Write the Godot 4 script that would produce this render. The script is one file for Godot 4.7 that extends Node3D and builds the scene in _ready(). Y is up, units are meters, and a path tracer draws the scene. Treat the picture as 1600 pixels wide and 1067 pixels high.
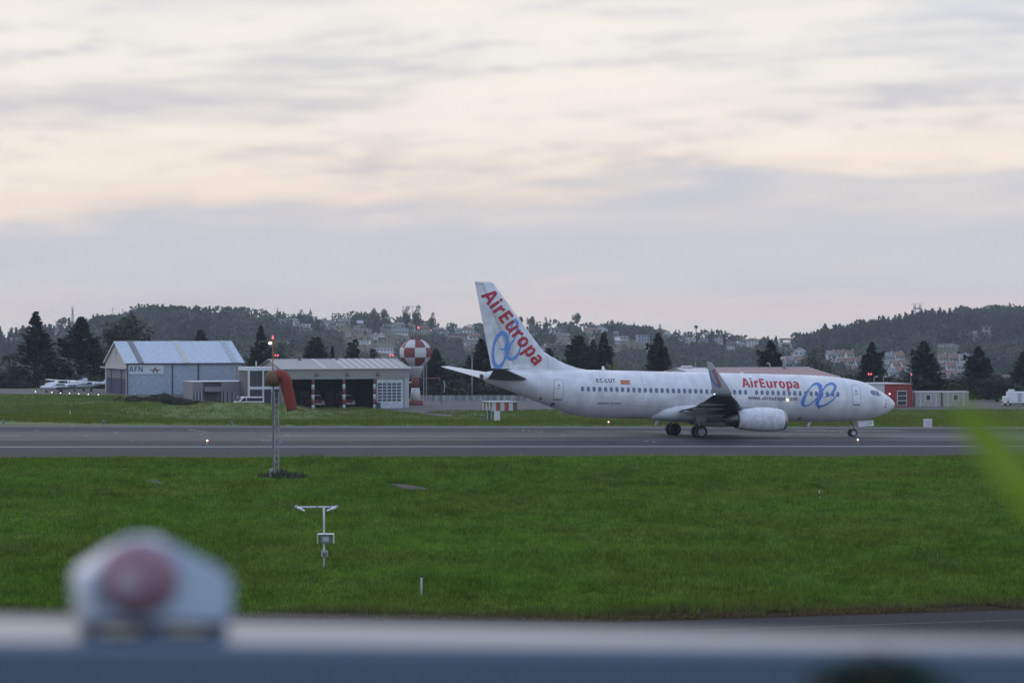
extends Node3D
# An airliner on a runway at dusk, airfield buildings, conifers and a wooded hill with houses behind.

const EYE := 9.51          # the camera's height over the runway at the airliner's main wheels
const FOC := 4500.0        # focal length in 1/1600ths of the picture's width
const HEAD := 0.3339       # the runway's heading; the buildings stand parallel to it
const CH := 0.94477
const SH := 0.32773
const GX := 14.765         # where the airliner's main wheels stand
const GZ := 244.28

var rng := RandomNumberGenerator.new()
var names := {}
var mats := {}
var n_hill := FastNoiseLite.new()
var n_patch := FastNoiseLite.new()
var n_fine := FastNoiseLite.new()
var tex := {}

# ------------------------------------------------------------------ mesh helper
class MB:
	var st := SurfaceTool.new()
	var count := 0
	func _init() -> void:
		st.begin(Mesh.PRIMITIVE_TRIANGLES)
		st.set_smooth_group(-1)
		st.set_color(Color(1, 1, 1))
	func smooth(on: bool) -> MB:
		st.set_smooth_group(0 if on else -1)
		return self
	func color(c: Color) -> MB:
		st.set_color(c)
		return self
	func tri(a: Vector3, b: Vector3, c: Vector3) -> void:
		st.add_vertex(a); st.add_vertex(c); st.add_vertex(b)
		count += 1
	func quad(a: Vector3, b: Vector3, c: Vector3, d: Vector3) -> void:
		tri(a, b, c); tri(a, c, d)
	func box(c: Vector3, s: Vector3, bs := Basis()) -> MB:
		var h := s * 0.5
		var p := []
		for i in 8:
			p.append(c + bs * Vector3(h.x if i & 1 else -h.x, h.y if i & 2 else -h.y, h.z if i & 4 else -h.z))
		for f in [[0, 2, 3, 1], [4, 5, 7, 6], [0, 1, 5, 4], [2, 6, 7, 3], [0, 4, 6, 2], [1, 3, 7, 5]]:
			quad(p[f[0]], p[f[1]], p[f[2]], p[f[3]])
		return self
	func bbox(c: Vector3, s: Vector3, r: float, bs := Basis()) -> MB:      # a box with chamfered edges
		var h := s * 0.5
		var q := []
		for i in 8:
			var sg := Vector3(1 if i & 1 else -1, 1 if i & 2 else -1, 1 if i & 4 else -1)
			var k := []
			for ax in 3:
				var v := sg * (h - Vector3(r, r, r))
				v[ax] = sg[ax] * h[ax]
				k.append(c + bs * v)
			q.append(k)
		var ff := [[0, 2, 3, 1, 2], [4, 5, 7, 6, 2], [0, 1, 5, 4, 1], [2, 6, 7, 3, 1], [0, 4, 6, 2, 0], [1, 3, 7, 5, 0]]
		for f in ff:
			quad(q[f[0]][f[4]], q[f[1]][f[4]], q[f[2]][f[4]], q[f[3]][f[4]])
		for i in 8:
			for ax in 3:
				var j := i ^ (1 << ax)
				if j > i:
					var a := (ax + 1) % 3
					var b := (ax + 2) % 3
					var m: Vector3 = (q[i][a] + q[j][b]) * 0.5 - c
					var n: Vector3 = (q[j][a] - q[i][a]).cross(q[j][b] - q[i][a])
					if n.dot(m) > 0: quad(q[i][a], q[j][a], q[j][b], q[i][b])
					else: quad(q[i][a], q[i][b], q[j][b], q[j][a])
			var nn: Vector3 = (q[i][1] - q[i][0]).cross(q[i][2] - q[i][0])
			if nn.dot(q[i][0] - c) > 0: tri(q[i][0], q[i][1], q[i][2])
			else: tri(q[i][0], q[i][2], q[i][1])
		return self
	func loft(rings: Array, cap0 := true, cap1 := true, rev := false) -> MB:
		for k in rings.size() - 1:
			var a: PackedVector3Array = rings[k]
			var b: PackedVector3Array = rings[k + 1]
			for i in a.size():
				var j := (i + 1) % a.size()
				if rev: quad(a[j], a[i], b[i], b[j])
				else: quad(a[i], a[j], b[j], b[i])
		for e in 2:
			if (e == 0 and cap0) or (e == 1 and cap1):
				var r: PackedVector3Array = rings[0] if e == 0 else rings[-1]
				var m := Vector3.ZERO
				for v in r: m += v
				m /= r.size()
				for i in r.size():
					var j := (i + 1) % r.size()
					if (e == 1) != rev: tri(r[i], r[j], m)
					else: tri(r[j], r[i], m)
		return self
	func tube(pts: Array, rad: Array, sides := 8, cap := true) -> MB:
		var rings := []
		var side := Vector3.ZERO
		for i in pts.size():
			var d: Vector3 = (pts[mini(i + 1, pts.size() - 1)] - pts[maxi(i - 1, 0)]).normalized()
			if side == Vector3.ZERO:
				side = d.cross(Vector3.UP if absf(d.y) < 0.9 else Vector3.RIGHT).normalized()
			side = (side - d * side.dot(d)).normalized()
			var v := d.cross(side)
			var r: float = rad[mini(i, rad.size() - 1)]
			var ring := PackedVector3Array()
			for k in sides:
				var an := TAU * k / sides
				ring.append(pts[i] + (side * cos(an) + v * sin(an)) * r)
			rings.append(ring)
		return loft(rings, cap, cap)
	func rod(a: Vector3, b: Vector3, r: float, sides := 6) -> MB:
		return tube([a, b], [r], sides)
	func lathe(prof: Array, o: Vector3, axis: Vector3, sides := 20, caps := true) -> MB:   # prof: [distance along the axis, radius]
		var u := axis.cross(Vector3.UP if absf(axis.y) < 0.9 else Vector3.RIGHT).normalized()
		var v := axis.cross(u)
		var rings := []
		for p in prof:
			var ring := PackedVector3Array()
			for k in sides:
				var an := TAU * k / sides
				ring.append(o + axis * p[0] + (u * cos(an) + v * sin(an)) * p[1])
			rings.append(ring)
		return loft(rings, caps, caps)
	func ball(c: Vector3, r: Vector3, seg := 12, rows := 8) -> MB:
		var rings := []
		for i in rows + 1:
			var t := -PI / 2 + PI * i / rows
			var ring := PackedVector3Array()
			for k in seg:
				var an := -TAU * k / seg
				ring.append(c + Vector3(cos(an) * cos(t) * r.x, sin(t) * r.y, sin(an) * cos(t) * r.z))
			rings.append(ring)
		return loft(rings, false, false)
	func prism(poly: Array, d: Vector3) -> MB:           # flat polygon (counter-clockwise seen from where d points to), pushed along d
		var p2 := PackedVector2Array()
		var n: Vector3 = d.normalized()
		var u := n.cross(Vector3.UP if absf(n.y) < 0.9 else Vector3.RIGHT).normalized()
		var v := n.cross(u)
		for p in poly: p2.append(Vector2(u.dot(p), v.dot(p)))
		if Geometry2D.is_polygon_clockwise(p2):
			pass
		var t := Geometry2D.triangulate_polygon(p2)
		for i in range(0, t.size(), 3):
			var a: Vector3 = poly[t[i]]
			var b: Vector3 = poly[t[i + 1]]
			var c: Vector3 = poly[t[i + 2]]
			if (b - a).cross(c - a).dot(d) < 0:
				var q := b; b = c; c = q
			tri(a + d, b + d, c + d)
			tri(a, c, b)
		var area := Vector3.ZERO
		for i in poly.size(): area += poly[i].cross(poly[(i + 1) % poly.size()])
		var fl := area.dot(d) < 0
		for i in poly.size():
			var a: Vector3 = poly[i]
			var b: Vector3 = poly[(i + 1) % poly.size()]
			if fl: quad(b, a, a + d, b + d)
			else: quad(a, b, b + d, a + d)
		return self
	func mesh() -> ArrayMesh:
		st.generate_normals()
		return st.commit()

# ------------------------------------------------------------------ scene helpers
func numbered(called: String) -> String:
	if not names.has(called):
		names[called] = 0
		return called
	names[called] += 1
	return "%s_%03d" % [called, names[called]]

func metas(o: Node, label: String, category: String, group := "", kind := "") -> void:
	if label: o.set_meta("label", label)
	if category: o.set_meta("category", category)
	if group: o.set_meta("group", group)
	if kind: o.set_meta("kind", kind)

func thing(called: String, label: String, category: String, at := Vector3.ZERO, turn := 0.0, group := "") -> Node3D:
	var o := Node3D.new()
	o.name = numbered(called)
	add_child(o)
	o.position = at
	o.rotation.y = turn
	metas(o, label, category, group)
	return o

func part(parent: Node, called: String, m: MB, mat: Material, at := Vector3.ZERO) -> MeshInstance3D:
	return put(parent, called, m.mesh(), mat, at)

func put(parent: Node, called: String, mesh: Mesh, mat: Material, at := Vector3.ZERO) -> MeshInstance3D:
	var o := MeshInstance3D.new()
	o.name = called
	o.mesh = mesh
	o.material_override = mat
	o.position = at
	parent.add_child(o, true)
	return o

func single(called: String, m: MB, mat: Material, label: String, category: String, at := Vector3.ZERO, turn := 0.0, group := "") -> MeshInstance3D:
	var o := put(self, numbered(called), m.mesh(), mat, at)
	o.rotation.y = turn
	metas(o, label, category, group)
	return o

func struct(called: String, m: MB, mat: Material) -> MeshInstance3D:
	var o := put(self, numbered(called), m.mesh(), mat)
	o.set_meta("kind", "structure")
	return o

func copy(src: Node3D, label: String, at: Vector3, turn := 0.0, size := Vector3.ONE) -> Node3D:
	var c: Node3D = src.duplicate()
	c.name = numbered(str(src.name).rstrip("0123456789").trim_suffix("_"))
	add_child(c)
	c.position = at
	c.rotation.y = turn
	c.scale = size
	c.set_meta("label", label)
	return c

func lin(r: float, g: float, b: float) -> Color:       # linear base colour to what albedo_color expects
	return Color(r, g, b).linear_to_srgb()

func noise_tex(key: String, freq: float, lo: float, hi: float, seed_: int, oct := 4, normal := false, bump := 4.0) -> NoiseTexture2D:
	if tex.has(key): return tex[key]
	var n := FastNoiseLite.new()
	n.noise_type = FastNoiseLite.TYPE_SIMPLEX_SMOOTH
	n.frequency = freq
	n.fractal_octaves = oct
	n.seed = seed_
	var t := NoiseTexture2D.new()
	t.width = 512; t.height = 512
	t.seamless = true
	t.noise = n
	if normal:
		t.as_normal_map = true
		t.bump_strength = bump
	else:
		var g := Gradient.new()
		g.set_color(0, Color(lo, lo, lo)); g.set_color(1, Color(hi, hi, hi))
		t.color_ramp = g
	tex[key] = t
	return t

func mat(key: String, c: Color, rough := 0.7, metal := 0.0, t: Texture2D = null, scale := 1.0, world := false) -> StandardMaterial3D:
	if mats.has(key): return mats[key]
	var m := StandardMaterial3D.new()
	m.resource_name = key
	m.albedo_color = c
	m.roughness = rough
	m.metallic = metal
	if t:
		m.albedo_texture = t
		m.uv1_triplanar = true
		m.uv1_world_triplanar = world
		m.uv1_scale = Vector3(scale, scale, scale)
	mats[key] = m
	return m

func glow(key: String, c: Color, e: float) -> StandardMaterial3D:
	if mats.has(key): return mats[key]
	var m := mat(key, c, 0.4)
	m.emission_enabled = true
	m.emission = c
	m.emission_energy_multiplier = e
	return m

func X(px: float, z: float) -> float: return (px - 800.0) / FOC * z
func H(py: float, z: float) -> float: return EYE + (507.0 - py) * z / FOC

# ------------------------------------------------------------------ terrain
func ss(a: float, b: float, v: float) -> float: return smoothstep(a, b, v)

func table(t: Array, x: float) -> float:
	if x <= t[0][0]: return t[0][1]
	for i in t.size() - 1:
		if x < t[i + 1][0]:
			return lerpf(t[i][1], t[i + 1][1], (x - t[i][0]) / (t[i + 1][0] - t[i][0]))
	return t[-1][1]

# heights of the ridge along x at 1800 m
var ridge := [[-420, 2.0], [-380, -1.5], [-330, -1.0], [-296, 0.5], [-272, 4.5], [-255, 7.0], [-243, 7.5], [-236, 12.5], [-225, 13.0], [-205, 12.8], [-184, 11.5], [-160, 10.5], [-130, 9.5], [-100, 10.5], [-84, 10.0], [-60, 6.0], [-30, 3.5], [0, 3.0], [40, 4.2], [70, 2.5], [90, 0.5], [120, -2.0], [150, -4.5], [175, -5.0], [196, -1.0], [220, 3.0], [250, 7.5], [275, 11.0], [300, 12.8], [330, 12.0], [420, 9.0]]

func runway_plane(x: float, z: float) -> float:
	return -0.0134 * ((x - GX) * CH + (z - GZ) * SH)

func ground_at(x: float, z: float) -> float:           # z: metres ahead of the camera
	var r := (x - GX) * SH - (z - GZ) * CH             # metres from the runway's centre line, towards the camera
	var g := runway_plane(x, z)
	if r > 37.0:
		g += (n_patch.get_noise_2d(x * 2.6, z * 2.0) * 0.14 + n_patch.get_noise_2d(x * 9.0 + 50.0, z * 7.0) * 0.05) * ss(37.0, 50.0, r) * ss(86.0, 100.0, z)
	if z > 265.0:
		var far := -3.0 + 1.75 * ss(-38.0, -52.0, x) - 0.006 * maxf(0.0, z - 480.0) + 1.75 * ss(-22.0, -34.0, x) * ss(-47.0, -40.0, x) * exp(-pow((z - 396.0) / 13.0, 2.0))
		far += n_patch.get_noise_2d(x * 1.5, z * 1.2) * 0.12 * (1.0 - ss(395.0, 412.0, z))
		g = lerpf(g, far, ss(-26.0, -140.0, r))
	if z > 640.0:
		g = lerpf(g, -34.0, ss(640.0, 1050.0, z))
	if z > 1100.0:
		var top := table(ridge, x * 1800.0 / z) + n_hill.get_noise_2d(x * 1.2, 0.0) * 1.5
		var t := clampf((z - 1100.0) / 700.0, 0.0, 1.0)
		t = lerpf(t, t * t * (3.0 - 2.0 * t), 0.75)
		g = lerpf(g, top, t) + n_hill.get_noise_2d(x, z) * 4.0 * ss(1100.0, 1300.0, z) * (1.0 - ss(1650.0, 1800.0, z))
		if z > 1820.0: g -= (z - 1820.0) * 0.035
	return g

func on(px: float, z: float) -> Vector3:
	var x := X(px, z)
	return Vector3(x, ground_at(x, z), -z)

func hit(px: float, py: float, z0: float, z1: float, step: float) -> Vector3:   # where the ground is first met at that bearing and dip
	var z := z0
	while z < z1:
		if ground_at(X(px, z), z) >= H(py, z): break
		z += step
	return on(px, z)

func sheet(m: MB, xs: Array, zs: Array, lift := 0.0) -> void:
	var rows := []
	for z in zs:
		var row := PackedVector3Array()
		for x in xs: row.append(Vector3(x, ground_at(x, z) + lift, -z))
		rows.append(row)
	for k in rows.size() - 1:
		for i in xs.size() - 1:
			m.quad(rows[k][i], rows[k][i + 1], rows[k + 1][i + 1], rows[k + 1][i])

func steps(a: float, b: float, s: float) -> Array:
	var r := []
	var v := a
	while v < b - s * 0.5:
		r.append(v); v += s
	r.append(b)
	return r

func rw(a: float, r: float, lift := 0.0) -> Vector3:    # runway coordinates: a along the heading, r towards the camera
	var x := GX + CH * a + SH * r
	var z := GZ + SH * a - CH * r
	return Vector3(x, runway_plane(x, z) + lift, -z)

func rw_rect(m: MB, a0: float, a1: float, r0: float, r1: float, lift: float) -> void:
	m.quad(rw(a0, r1, lift), rw(a1, r1, lift), rw(a1, r0, lift), rw(a0, r0, lift))

# ------------------------------------------------------------------ text and lettering
var fonts := {}
func letters(text: String, bold := true) -> Array:       # triangles; x runs 0..1 over the width, y is 0 on the baseline and 1 at the top of a capital; last entry is the width in capital heights
	var key := "b" if bold else "r"
	if not fonts.has(key):
		var f := SystemFont.new()
		f.font_names = PackedStringArray(["Droid Sans"])
		f.font_weight = 700 if bold else 400
		var hm := TextMesh.new()
		hm.font = f; hm.text = "H"; hm.font_size = 64; hm.depth = 0.0; hm.pixel_size = 0.01
		var lo := INF
		var hi := -INF
		for v in hm.get_mesh_arrays()[Mesh.ARRAY_VERTEX]:
			lo = minf(lo, v.y); hi = maxf(hi, v.y)
		fonts[key] = [f, lo, hi]
	var fd: Array = fonts[key]
	var tm := TextMesh.new()
	tm.font = fd[0]; tm.text = text; tm.font_size = 64; tm.depth = 0.0; tm.pixel_size = 0.01; tm.curve_step = 1.0
	var a := tm.get_mesh_arrays()
	var vs: PackedVector3Array = a[Mesh.ARRAY_VERTEX]
	var ix: PackedInt32Array = a[Mesh.ARRAY_INDEX] if a[Mesh.ARRAY_INDEX] != null else PackedInt32Array(range(vs.size()))
	var x0 := INF
	var x1 := -INF
	for v in vs:
		x0 = minf(x0, v.x); x1 = maxf(x1, v.x)
	var out := []
	for i in range(0, ix.size(), 3):
		var t := []
		for k in 3:
			var v: Vector3 = vs[ix[i + k]]
			t.append(Vector2((v.x - x0) / (x1 - x0), (v.y - fd[1]) / (fd[2] - fd[1])))
		out.append(t)
	out.append((x1 - x0) / (fd[2] - fd[1]))
	return out

func cut(m: MB, f: Callable, a: Vector2, b: Vector2, c: Vector2, wide: float, most: float, deep := 0) -> void:
	var s := Vector2(wide, 1)
	var ab := ((a - b) * s).length()
	var bc := ((b - c) * s).length()
	var ca := ((c - a) * s).length()
	var l := maxf(ab, maxf(bc, ca))
	if l < most or deep > 7:
		m.tri(f.call(a), f.call(b), f.call(c))
	elif l == ab:
		var q := (a + b) * 0.5
		cut(m, f, a, q, c, wide, most, deep + 1); cut(m, f, q, b, c, wide, most, deep + 1)
	elif l == bc:
		var q := (b + c) * 0.5
		cut(m, f, a, b, q, wide, most, deep + 1); cut(m, f, a, q, c, wide, most, deep + 1)
	else:
		var q := (c + a) * 0.5
		cut(m, f, a, b, q, wide, most, deep + 1); cut(m, f, q, b, c, wide, most, deep + 1)

func lettering(parent: Node, called: String, text: String, f: Callable, mt: Material, bold := true, most := 99.0) -> MeshInstance3D:
	var m := MB.new()
	var ts := letters(text, bold)
	var wide: float = ts.pop_back()
	for t in ts: cut(m, f, t[0], t[2], t[1], wide, most)
	return part(parent, called, m, mt)

# a pen stroke of changing width: pts are [x, y, width]
func stroke(m: MB, f: Callable, pts: Array, fine := 6) -> void:
	var ps := []
	for i in pts.size() - 1:
		var p0: Array = pts[maxi(i - 1, 0)]
		var p1: Array = pts[i]
		var p2: Array = pts[i + 1]
		var p3: Array = pts[mini(i + 2, pts.size() - 1)]
		for k in fine:
			var t := float(k) / fine
			ps.append(Vector3(cubic_interpolate(p1[0], p2[0], p0[0], p3[0], t), cubic_interpolate(p1[1], p2[1], p0[1], p3[1], t), lerpf(p1[2], p2[2], t)))
	ps.append(Vector3(pts[-1][0], pts[-1][1], pts[-1][2]))
	var l := []
	var r := []
	for i in ps.size():
		var d: Vector3 = ps[mini(i + 1, ps.size() - 1)] - ps[maxi(i - 1, 0)]
		var n: Vector2 = Vector2(-d.y, d.x).normalized() * ps[i].z * 0.5
		l.append(Vector2(ps[i].x, ps[i].y) + n); r.append(Vector2(ps[i].x, ps[i].y) - n)
	for i in ps.size() - 1:
		var a: Vector3 = f.call(l[i]); var b: Vector3 = f.call(r[i]); var c: Vector3 = f.call(r[i + 1]); var d: Vector3 = f.call(l[i + 1])
		m.quad(a, b, c, d)

# ------------------------------------------------------------------ the airliner
# st: metres behind the nose; y: metres to starboard; z: metres up. Local axes: x forward, y up, z starboard.
var prof := [[0.0, 3.06, 3.04, 0.01], [0.04, 3.19, 2.93, 0.15], [0.16, 3.37, 2.76, 0.31], [0.46, 3.62, 2.51, 0.56], [1.0, 3.96, 2.22, 0.85], [1.7, 4.32, 1.99, 1.13], [2.3, 4.64, 1.84, 1.33], [2.92, 4.9, 1.73, 1.5], [3.6, 5.07, 1.64, 1.64], [4.5, 5.22, 1.56, 1.76], [5.55, 5.34, 1.5, 1.84], [7.2, 5.43, 1.45, 1.88], [9.0, 5.47, 1.44, 1.88], [12.0, 5.47, 1.44, 1.88], [18.0, 5.47, 1.44, 1.88], [24.0, 5.47, 1.44, 1.88], [27.0, 5.47, 1.45, 1.88], [28.5, 5.47, 1.52, 1.87], [30.0, 5.46, 1.74, 1.8], [31.84, 5.44, 2.27, 1.62], [33.5, 5.4, 2.85, 1.36], [35.23, 5.33, 3.46, 1.02], [36.9, 5.2, 4.0, 0.62], [37.6, 5.1, 4.28, 0.42], [37.95, 4.95, 4.5, 0.25]]

func shape_at(st: float) -> Vector3:                     # top, bottom, half width
	for i in prof.size() - 1:
		if st <= prof[i + 1][0]:
			var t: float = clampf((st - prof[i][0]) / (prof[i + 1][0] - prof[i][0]), 0, 1)
			var o := Vector3.ZERO
			for k in 3:
				var d1: float = prof[i + 1][0] - prof[i][0]
				var m0: float = (prof[i + 1][k + 1] - prof[maxi(i - 1, 0)][k + 1]) / (prof[i + 1][0] - prof[maxi(i - 1, 0)][0])
				var j := mini(i + 2, prof.size() - 1)
				var m1: float = (prof[j][k + 1] - prof[i][k + 1]) / (prof[j][0] - prof[i][0])
				if i == 0: m0 = (prof[1][k + 1] - prof[0][k + 1]) / d1
				var a: float = prof[i][k + 1]
				var b: float = prof[i + 1][k + 1]
				o[k] = (2 * t * t * t - 3 * t * t + 1) * a + (t * t * t - 2 * t * t + t) * d1 * m0 + (3 * t * t - 2 * t * t * t) * b + (t * t * t - t * t) * d1 * m1
			return o
	return Vector3(prof[-1][1], prof[-1][2], prof[-1][3])

func L(st: float, y: float, z: float) -> Vector3: return Vector3(19.6 - st, z, y)

func skin(st: float, z: float, off := 0.006, side := 1.0) -> Vector3:
	var s := shape_at(st)
	var c := (s.x + s.y) * 0.5
	var h := (s.x - s.y) * 0.5
	var q := clampf((z - c) / h, -0.995, 0.995)
	var y := s.z * sqrt(1.0 - q * q)
	var n := Vector2(y / (s.z * s.z), (z - c) / (h * h)).normalized()
	return L(st, side * (y + n.x * off), z + n.y * off)

func foil(le: Vector3, chord: float, thick: float, up := Vector3.UP) -> PackedVector3Array:
	var r := PackedVector3Array()
	var xs := [0.0, 0.015, 0.06, 0.16, 0.34, 0.6, 0.85, 1.0]
	var hs := [0.0, 0.2, 0.36, 0.48, 0.5, 0.36, 0.14, 0.015]
	for i in 8: r.append(le + Vector3(-xs[i] * chord, 0, 0) + up * hs[i] * thick)
	for i in range(7, 0, -1): r.append(le + Vector3(-xs[i] * chord, 0, 0) - up * hs[i] * thick * 0.75)
	return r

func wheel(parent: Node, c: Vector3, r: float, w: float, rim_m: Material) -> void:
	var wn := Node3D.new()
	wn.name = "wheel"
	wn.position = c
	parent.add_child(wn, true)
	var t := MB.new().smooth(true)
	t.lathe([[-w * 0.3, r * 0.56], [-w * 0.42, r * 0.62], [-w * 0.5, r * 0.8], [-w * 0.4, r * 0.95], [-w * 0.2, r], [w * 0.2, r], [w * 0.4, r * 0.95], [w * 0.5, r * 0.8], [w * 0.42, r * 0.62], [w * 0.3, r * 0.56]], Vector3.ZERO, Vector3(0, 0, 1), 28)
	part(wn, "tyre", t, mat("tyre", lin(0.022, 0.022, 0.024), 0.85))
	var q := MB.new()
	q.lathe([[-w * 0.3, r * 0.2], [-w * 0.36, r * 0.57], [w * 0.36, r * 0.57], [w * 0.3, r * 0.47], [w * 0.3, r * 0.2], [w * 0.44, r * 0.16]], Vector3.ZERO, Vector3(0, 0, 1), 20)
	for k in 6:
		var an := TAU * k / 6
		q.box(Vector3(cos(an), sin(an), 0) * r * 0.34 + Vector3(0, 0, w * 0.31), Vector3(r * 0.1, r * 0.1, w * 0.06))
	part(wn, "rim", q, rim_m)

func build_airliner() -> void:
	var A := thing("airliner", "white twin engine airliner with red lettering and a blue swirl, taxiing on the runway", "airplane", Vector3(GX, 0.0, -GZ))
	A.basis = Basis(Vector3.UP, HEAD) * Basis(Vector3(0, 0, 1), -0.0271)
	var white := mat("aircraft_white", lin(0.8, 0.81, 0.82), 0.32, 0.0, noise_tex("grime", 0.012, 0.82, 1.0, 5), 0.11)
	var grey := mat("aircraft_grey", lin(0.42, 0.43, 0.44), 0.42, 0.0, noise_tex("grime", 0.012, 0.82, 1.0, 5), 0.2)
	var under := mat("wing_grey", lin(0.1, 0.103, 0.108), 0.45)
	var metal := mat("bare_metal", lin(0.55, 0.56, 0.58), 0.3, 0.9)
	var dark := mat("dark_metal", lin(0.06, 0.06, 0.065), 0.5, 0.4)
	var red := mat("livery_red", lin(0.42, 0.022, 0.04), 0.4)
	var blue := mat("livery_blue", lin(0.09, 0.2, 0.5), 0.4)
	var seam := mat("panel_seam", lin(0.22, 0.23, 0.25), 0.6)
	var black := mat("livery_black", lin(0.03, 0.03, 0.035), 0.5)
	var glass := mat("cabin_glass", lin(0.11, 0.15, 0.23), 0.2)
	# fuselage
	var f := MB.new().smooth(true)
	var sts := [0.0, 0.015, 0.04, 0.09, 0.16, 0.27, 0.46, 0.7, 1.0, 1.35, 1.7, 2.0, 2.3, 2.6, 2.92, 3.3, 3.6, 4.0, 4.5, 5.0, 5.55, 6.3, 7.2, 8.0, 9.0, 12.0, 15.0, 18.0, 21.0, 24.0, 26.0, 27.0, 27.8, 28.5, 29.2, 30.0, 30.9, 31.84, 32.7, 33.5, 34.4, 35.23, 36.0, 36.9, 37.3, 37.6, 37.95]
	sts.reverse()
	var rings := []
	for st in sts:
		var s := shape_at(st)
		var ring := PackedVector3Array()
		for k in 72:
			var an := TAU * k / 72
			ring.append(L(st, s.z * sin(an), (s.x + s.y) * 0.5 + (s.x - s.y) * 0.5 * cos(an)))
		rings.append(ring)
	f.loft(rings)
	var body := part(A, "fuselage", f, white)
	# tail cone exhaust
	part(A, "exhaust_outlet", MB.new().smooth(true).lathe([[0, 0.2], [0.22, 0.17], [0.22, 0.12], [0.1, 0.1]], L(37.94, 0, 4.73), Vector3(-1, 0, 0), 16), dark)
	# cabin windows, one part each
	var wm := MB.new().smooth(true)
	var out := PackedVector3Array()
	for k in 16:
		var an := TAU * k / 16
		var cx := signf(cos(an)) * pow(absf(cos(an)), 0.65) * 0.13
		var cy := signf(sin(an)) * pow(absf(sin(an)), 0.65) * 0.185
		out.append(Vector3(cx, cy, 0))
	var frame := MB.new()
	var s0 := shape_at(15.0)
	for sgn in [1.0, -1.0]:
		for i in 47:
			if i == 30: continue
			var st := 29.75 - 0.509 * i
			var m := MB.new()
			var fr := MB.new()
			for k in 16:
				var a := out[k]
				var b := out[(k + 1) % 16]
				m.tri(skin(st, 3.89, 0.004, sgn), skin(st - a.x, 3.89 + a.y, 0.004, sgn), skin(st - b.x, 3.89 + b.y, 0.004, sgn))
				fr.quad(skin(st - a.x, 3.89 + a.y, 0.012, sgn), skin(st - a.x * 1.22, 3.89 + a.y * 1.16, 0.008, sgn), skin(st - b.x * 1.22, 3.89 + b.y * 1.16, 0.008, sgn), skin(st - b.x, 3.89 + b.y, 0.012, sgn))
			var w := part(A, "cabin_window", m, glass)
			part(w, "window_frame", fr, mat("window_frame_grey", lin(0.3, 0.33, 0.4), 0.4))
	# cockpit windows
	var panes := [[[3.0, 4.26], [2.58, 4.28], [2.44, 4.2], [2.46, 3.86], [2.76, 3.86], [2.98, 4.03]], [[2.4, 4.27], [2.05, 4.18], [1.95, 4.05], [2.1, 3.8], [2.42, 3.82]], [[1.93, 4.03], [1.78, 3.92], [1.95, 3.79], [2.05, 3.79]]]
	for sgn in [1.0, -1.0]:
		for pn in panes:
			var m := MB.new()
			var c := Vector2.ZERO
			for q in pn: c += Vector2(q[0], q[1]) / pn.size()
			for k in pn.size():
				var a := Vector2(pn[k][0], pn[k][1])
				var b := Vector2(pn[(k + 1) % pn.size()][0], pn[(k + 1) % pn.size()][1])
				cut(m, func(v): return skin(v.x, v.y, 0.008, sgn), c, a, b, 1.0, 0.15)
			part(A, "cockpit_window", m, glass)
	for sgn in [-1.0, 1.0]:
		var m := MB.new()
		var p := [Vector2(1.72, 0.06), Vector2(1.68, 0.52), Vector2(2.12, 0.66), Vector2(2.22, 0.06)]
		var q := []
		for v in p:
			var s := shape_at(v.x)
			q.append(L(v.x, sgn * v.y, (s.x + s.y) * 0.5 + (s.x - s.y) * 0.5 * sqrt(maxf(0.0, 1 - pow(v.y / s.z, 2))) + 0.015))
		m.quad(q[0], q[1], q[2], q[3])
		part(A, "windscreen", m, glass)
	# doors: outline, sill, handle
	for d in [[4.1, 4.92, 3.0, 4.68], [31.4, 32.18, 2.93, 4.62]]:
		for sgn in [1.0, -1.0]:
			var m := MB.new()
			var pts := []
			var hw: float = (d[1] - d[0]) * 0.5
			var hh: float = (d[3] - d[2]) * 0.5
			for k in 41:
				var an := TAU * k / 40
				pts.append([(d[0] + d[1]) * 0.5 + signf(cos(an)) * pow(absf(cos(an)), 0.3) * hw, (d[2] + d[3]) * 0.5 + signf(sin(an)) * pow(absf(sin(an)), 0.3) * hh, 0.035])
			stroke(m, func(v): return skin(v.x, v.y, 0.007, sgn), pts, 2)
			var dn := part(A, "cabin_door", m, seam)
			var hm := MB.new()
			stroke(hm, func(v): return skin(v.x, v.y, 0.009, sgn), [[d[0] + 0.2, d[2] + 0.95, 0.06], [d[1] - 0.22, d[2] + 0.95, 0.06]], 2)
			part(dn, "handle", hm, seam)
			var sm := MB.new()
			stroke(sm, func(v): return skin(v.x, v.y, 0.011, sgn), [[d[0] + 0.05, d[2] + 0.02, 0.07], [d[1] - 0.05, d[2] + 0.02, 0.07]], 3)
			part(dn, "sill", sm, black)
			var pm := MB.new()
			stroke(pm, func(v): return skin(v.x, v.y, 0.009, sgn), [[(d[0] + d[1]) * 0.5 - 0.06, d[2] + 1.2, 0.2], [(d[0] + d[1]) * 0.5 + 0.06, d[2] + 1.2, 0.2]], 2)
			part(dn, "door_window", pm, glass)
	for st in [16.55, 17.55]:                                # overwing exits
		var m := MB.new()
		stroke(m, func(v): return skin(v.x, v.y, 0.007), [[st - 0.27, 3.5, 0.03], [st - 0.27, 4.4, 0.03], [st + 0.27, 4.4, 0.03], [st + 0.27, 3.5, 0.03], [st - 0.27, 3.5, 0.03]], 4)
		part(A, "overwing_exit", m, seam)
	# small fuselage marks, ports and seams
	var sm2 := MB.new()
	for st in [5.4, 10.2, 13.2, 24.3, 28.0, 33.2]:
		stroke(sm2, func(v): return skin(v.x, v.y, 0.005), [[st, 1.75 if st < 28 else 2.9, 0.03], [st, 3.2, 0.03], [st, 4.4, 0.03], [st, 5.2, 0.03]], 4)
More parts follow.
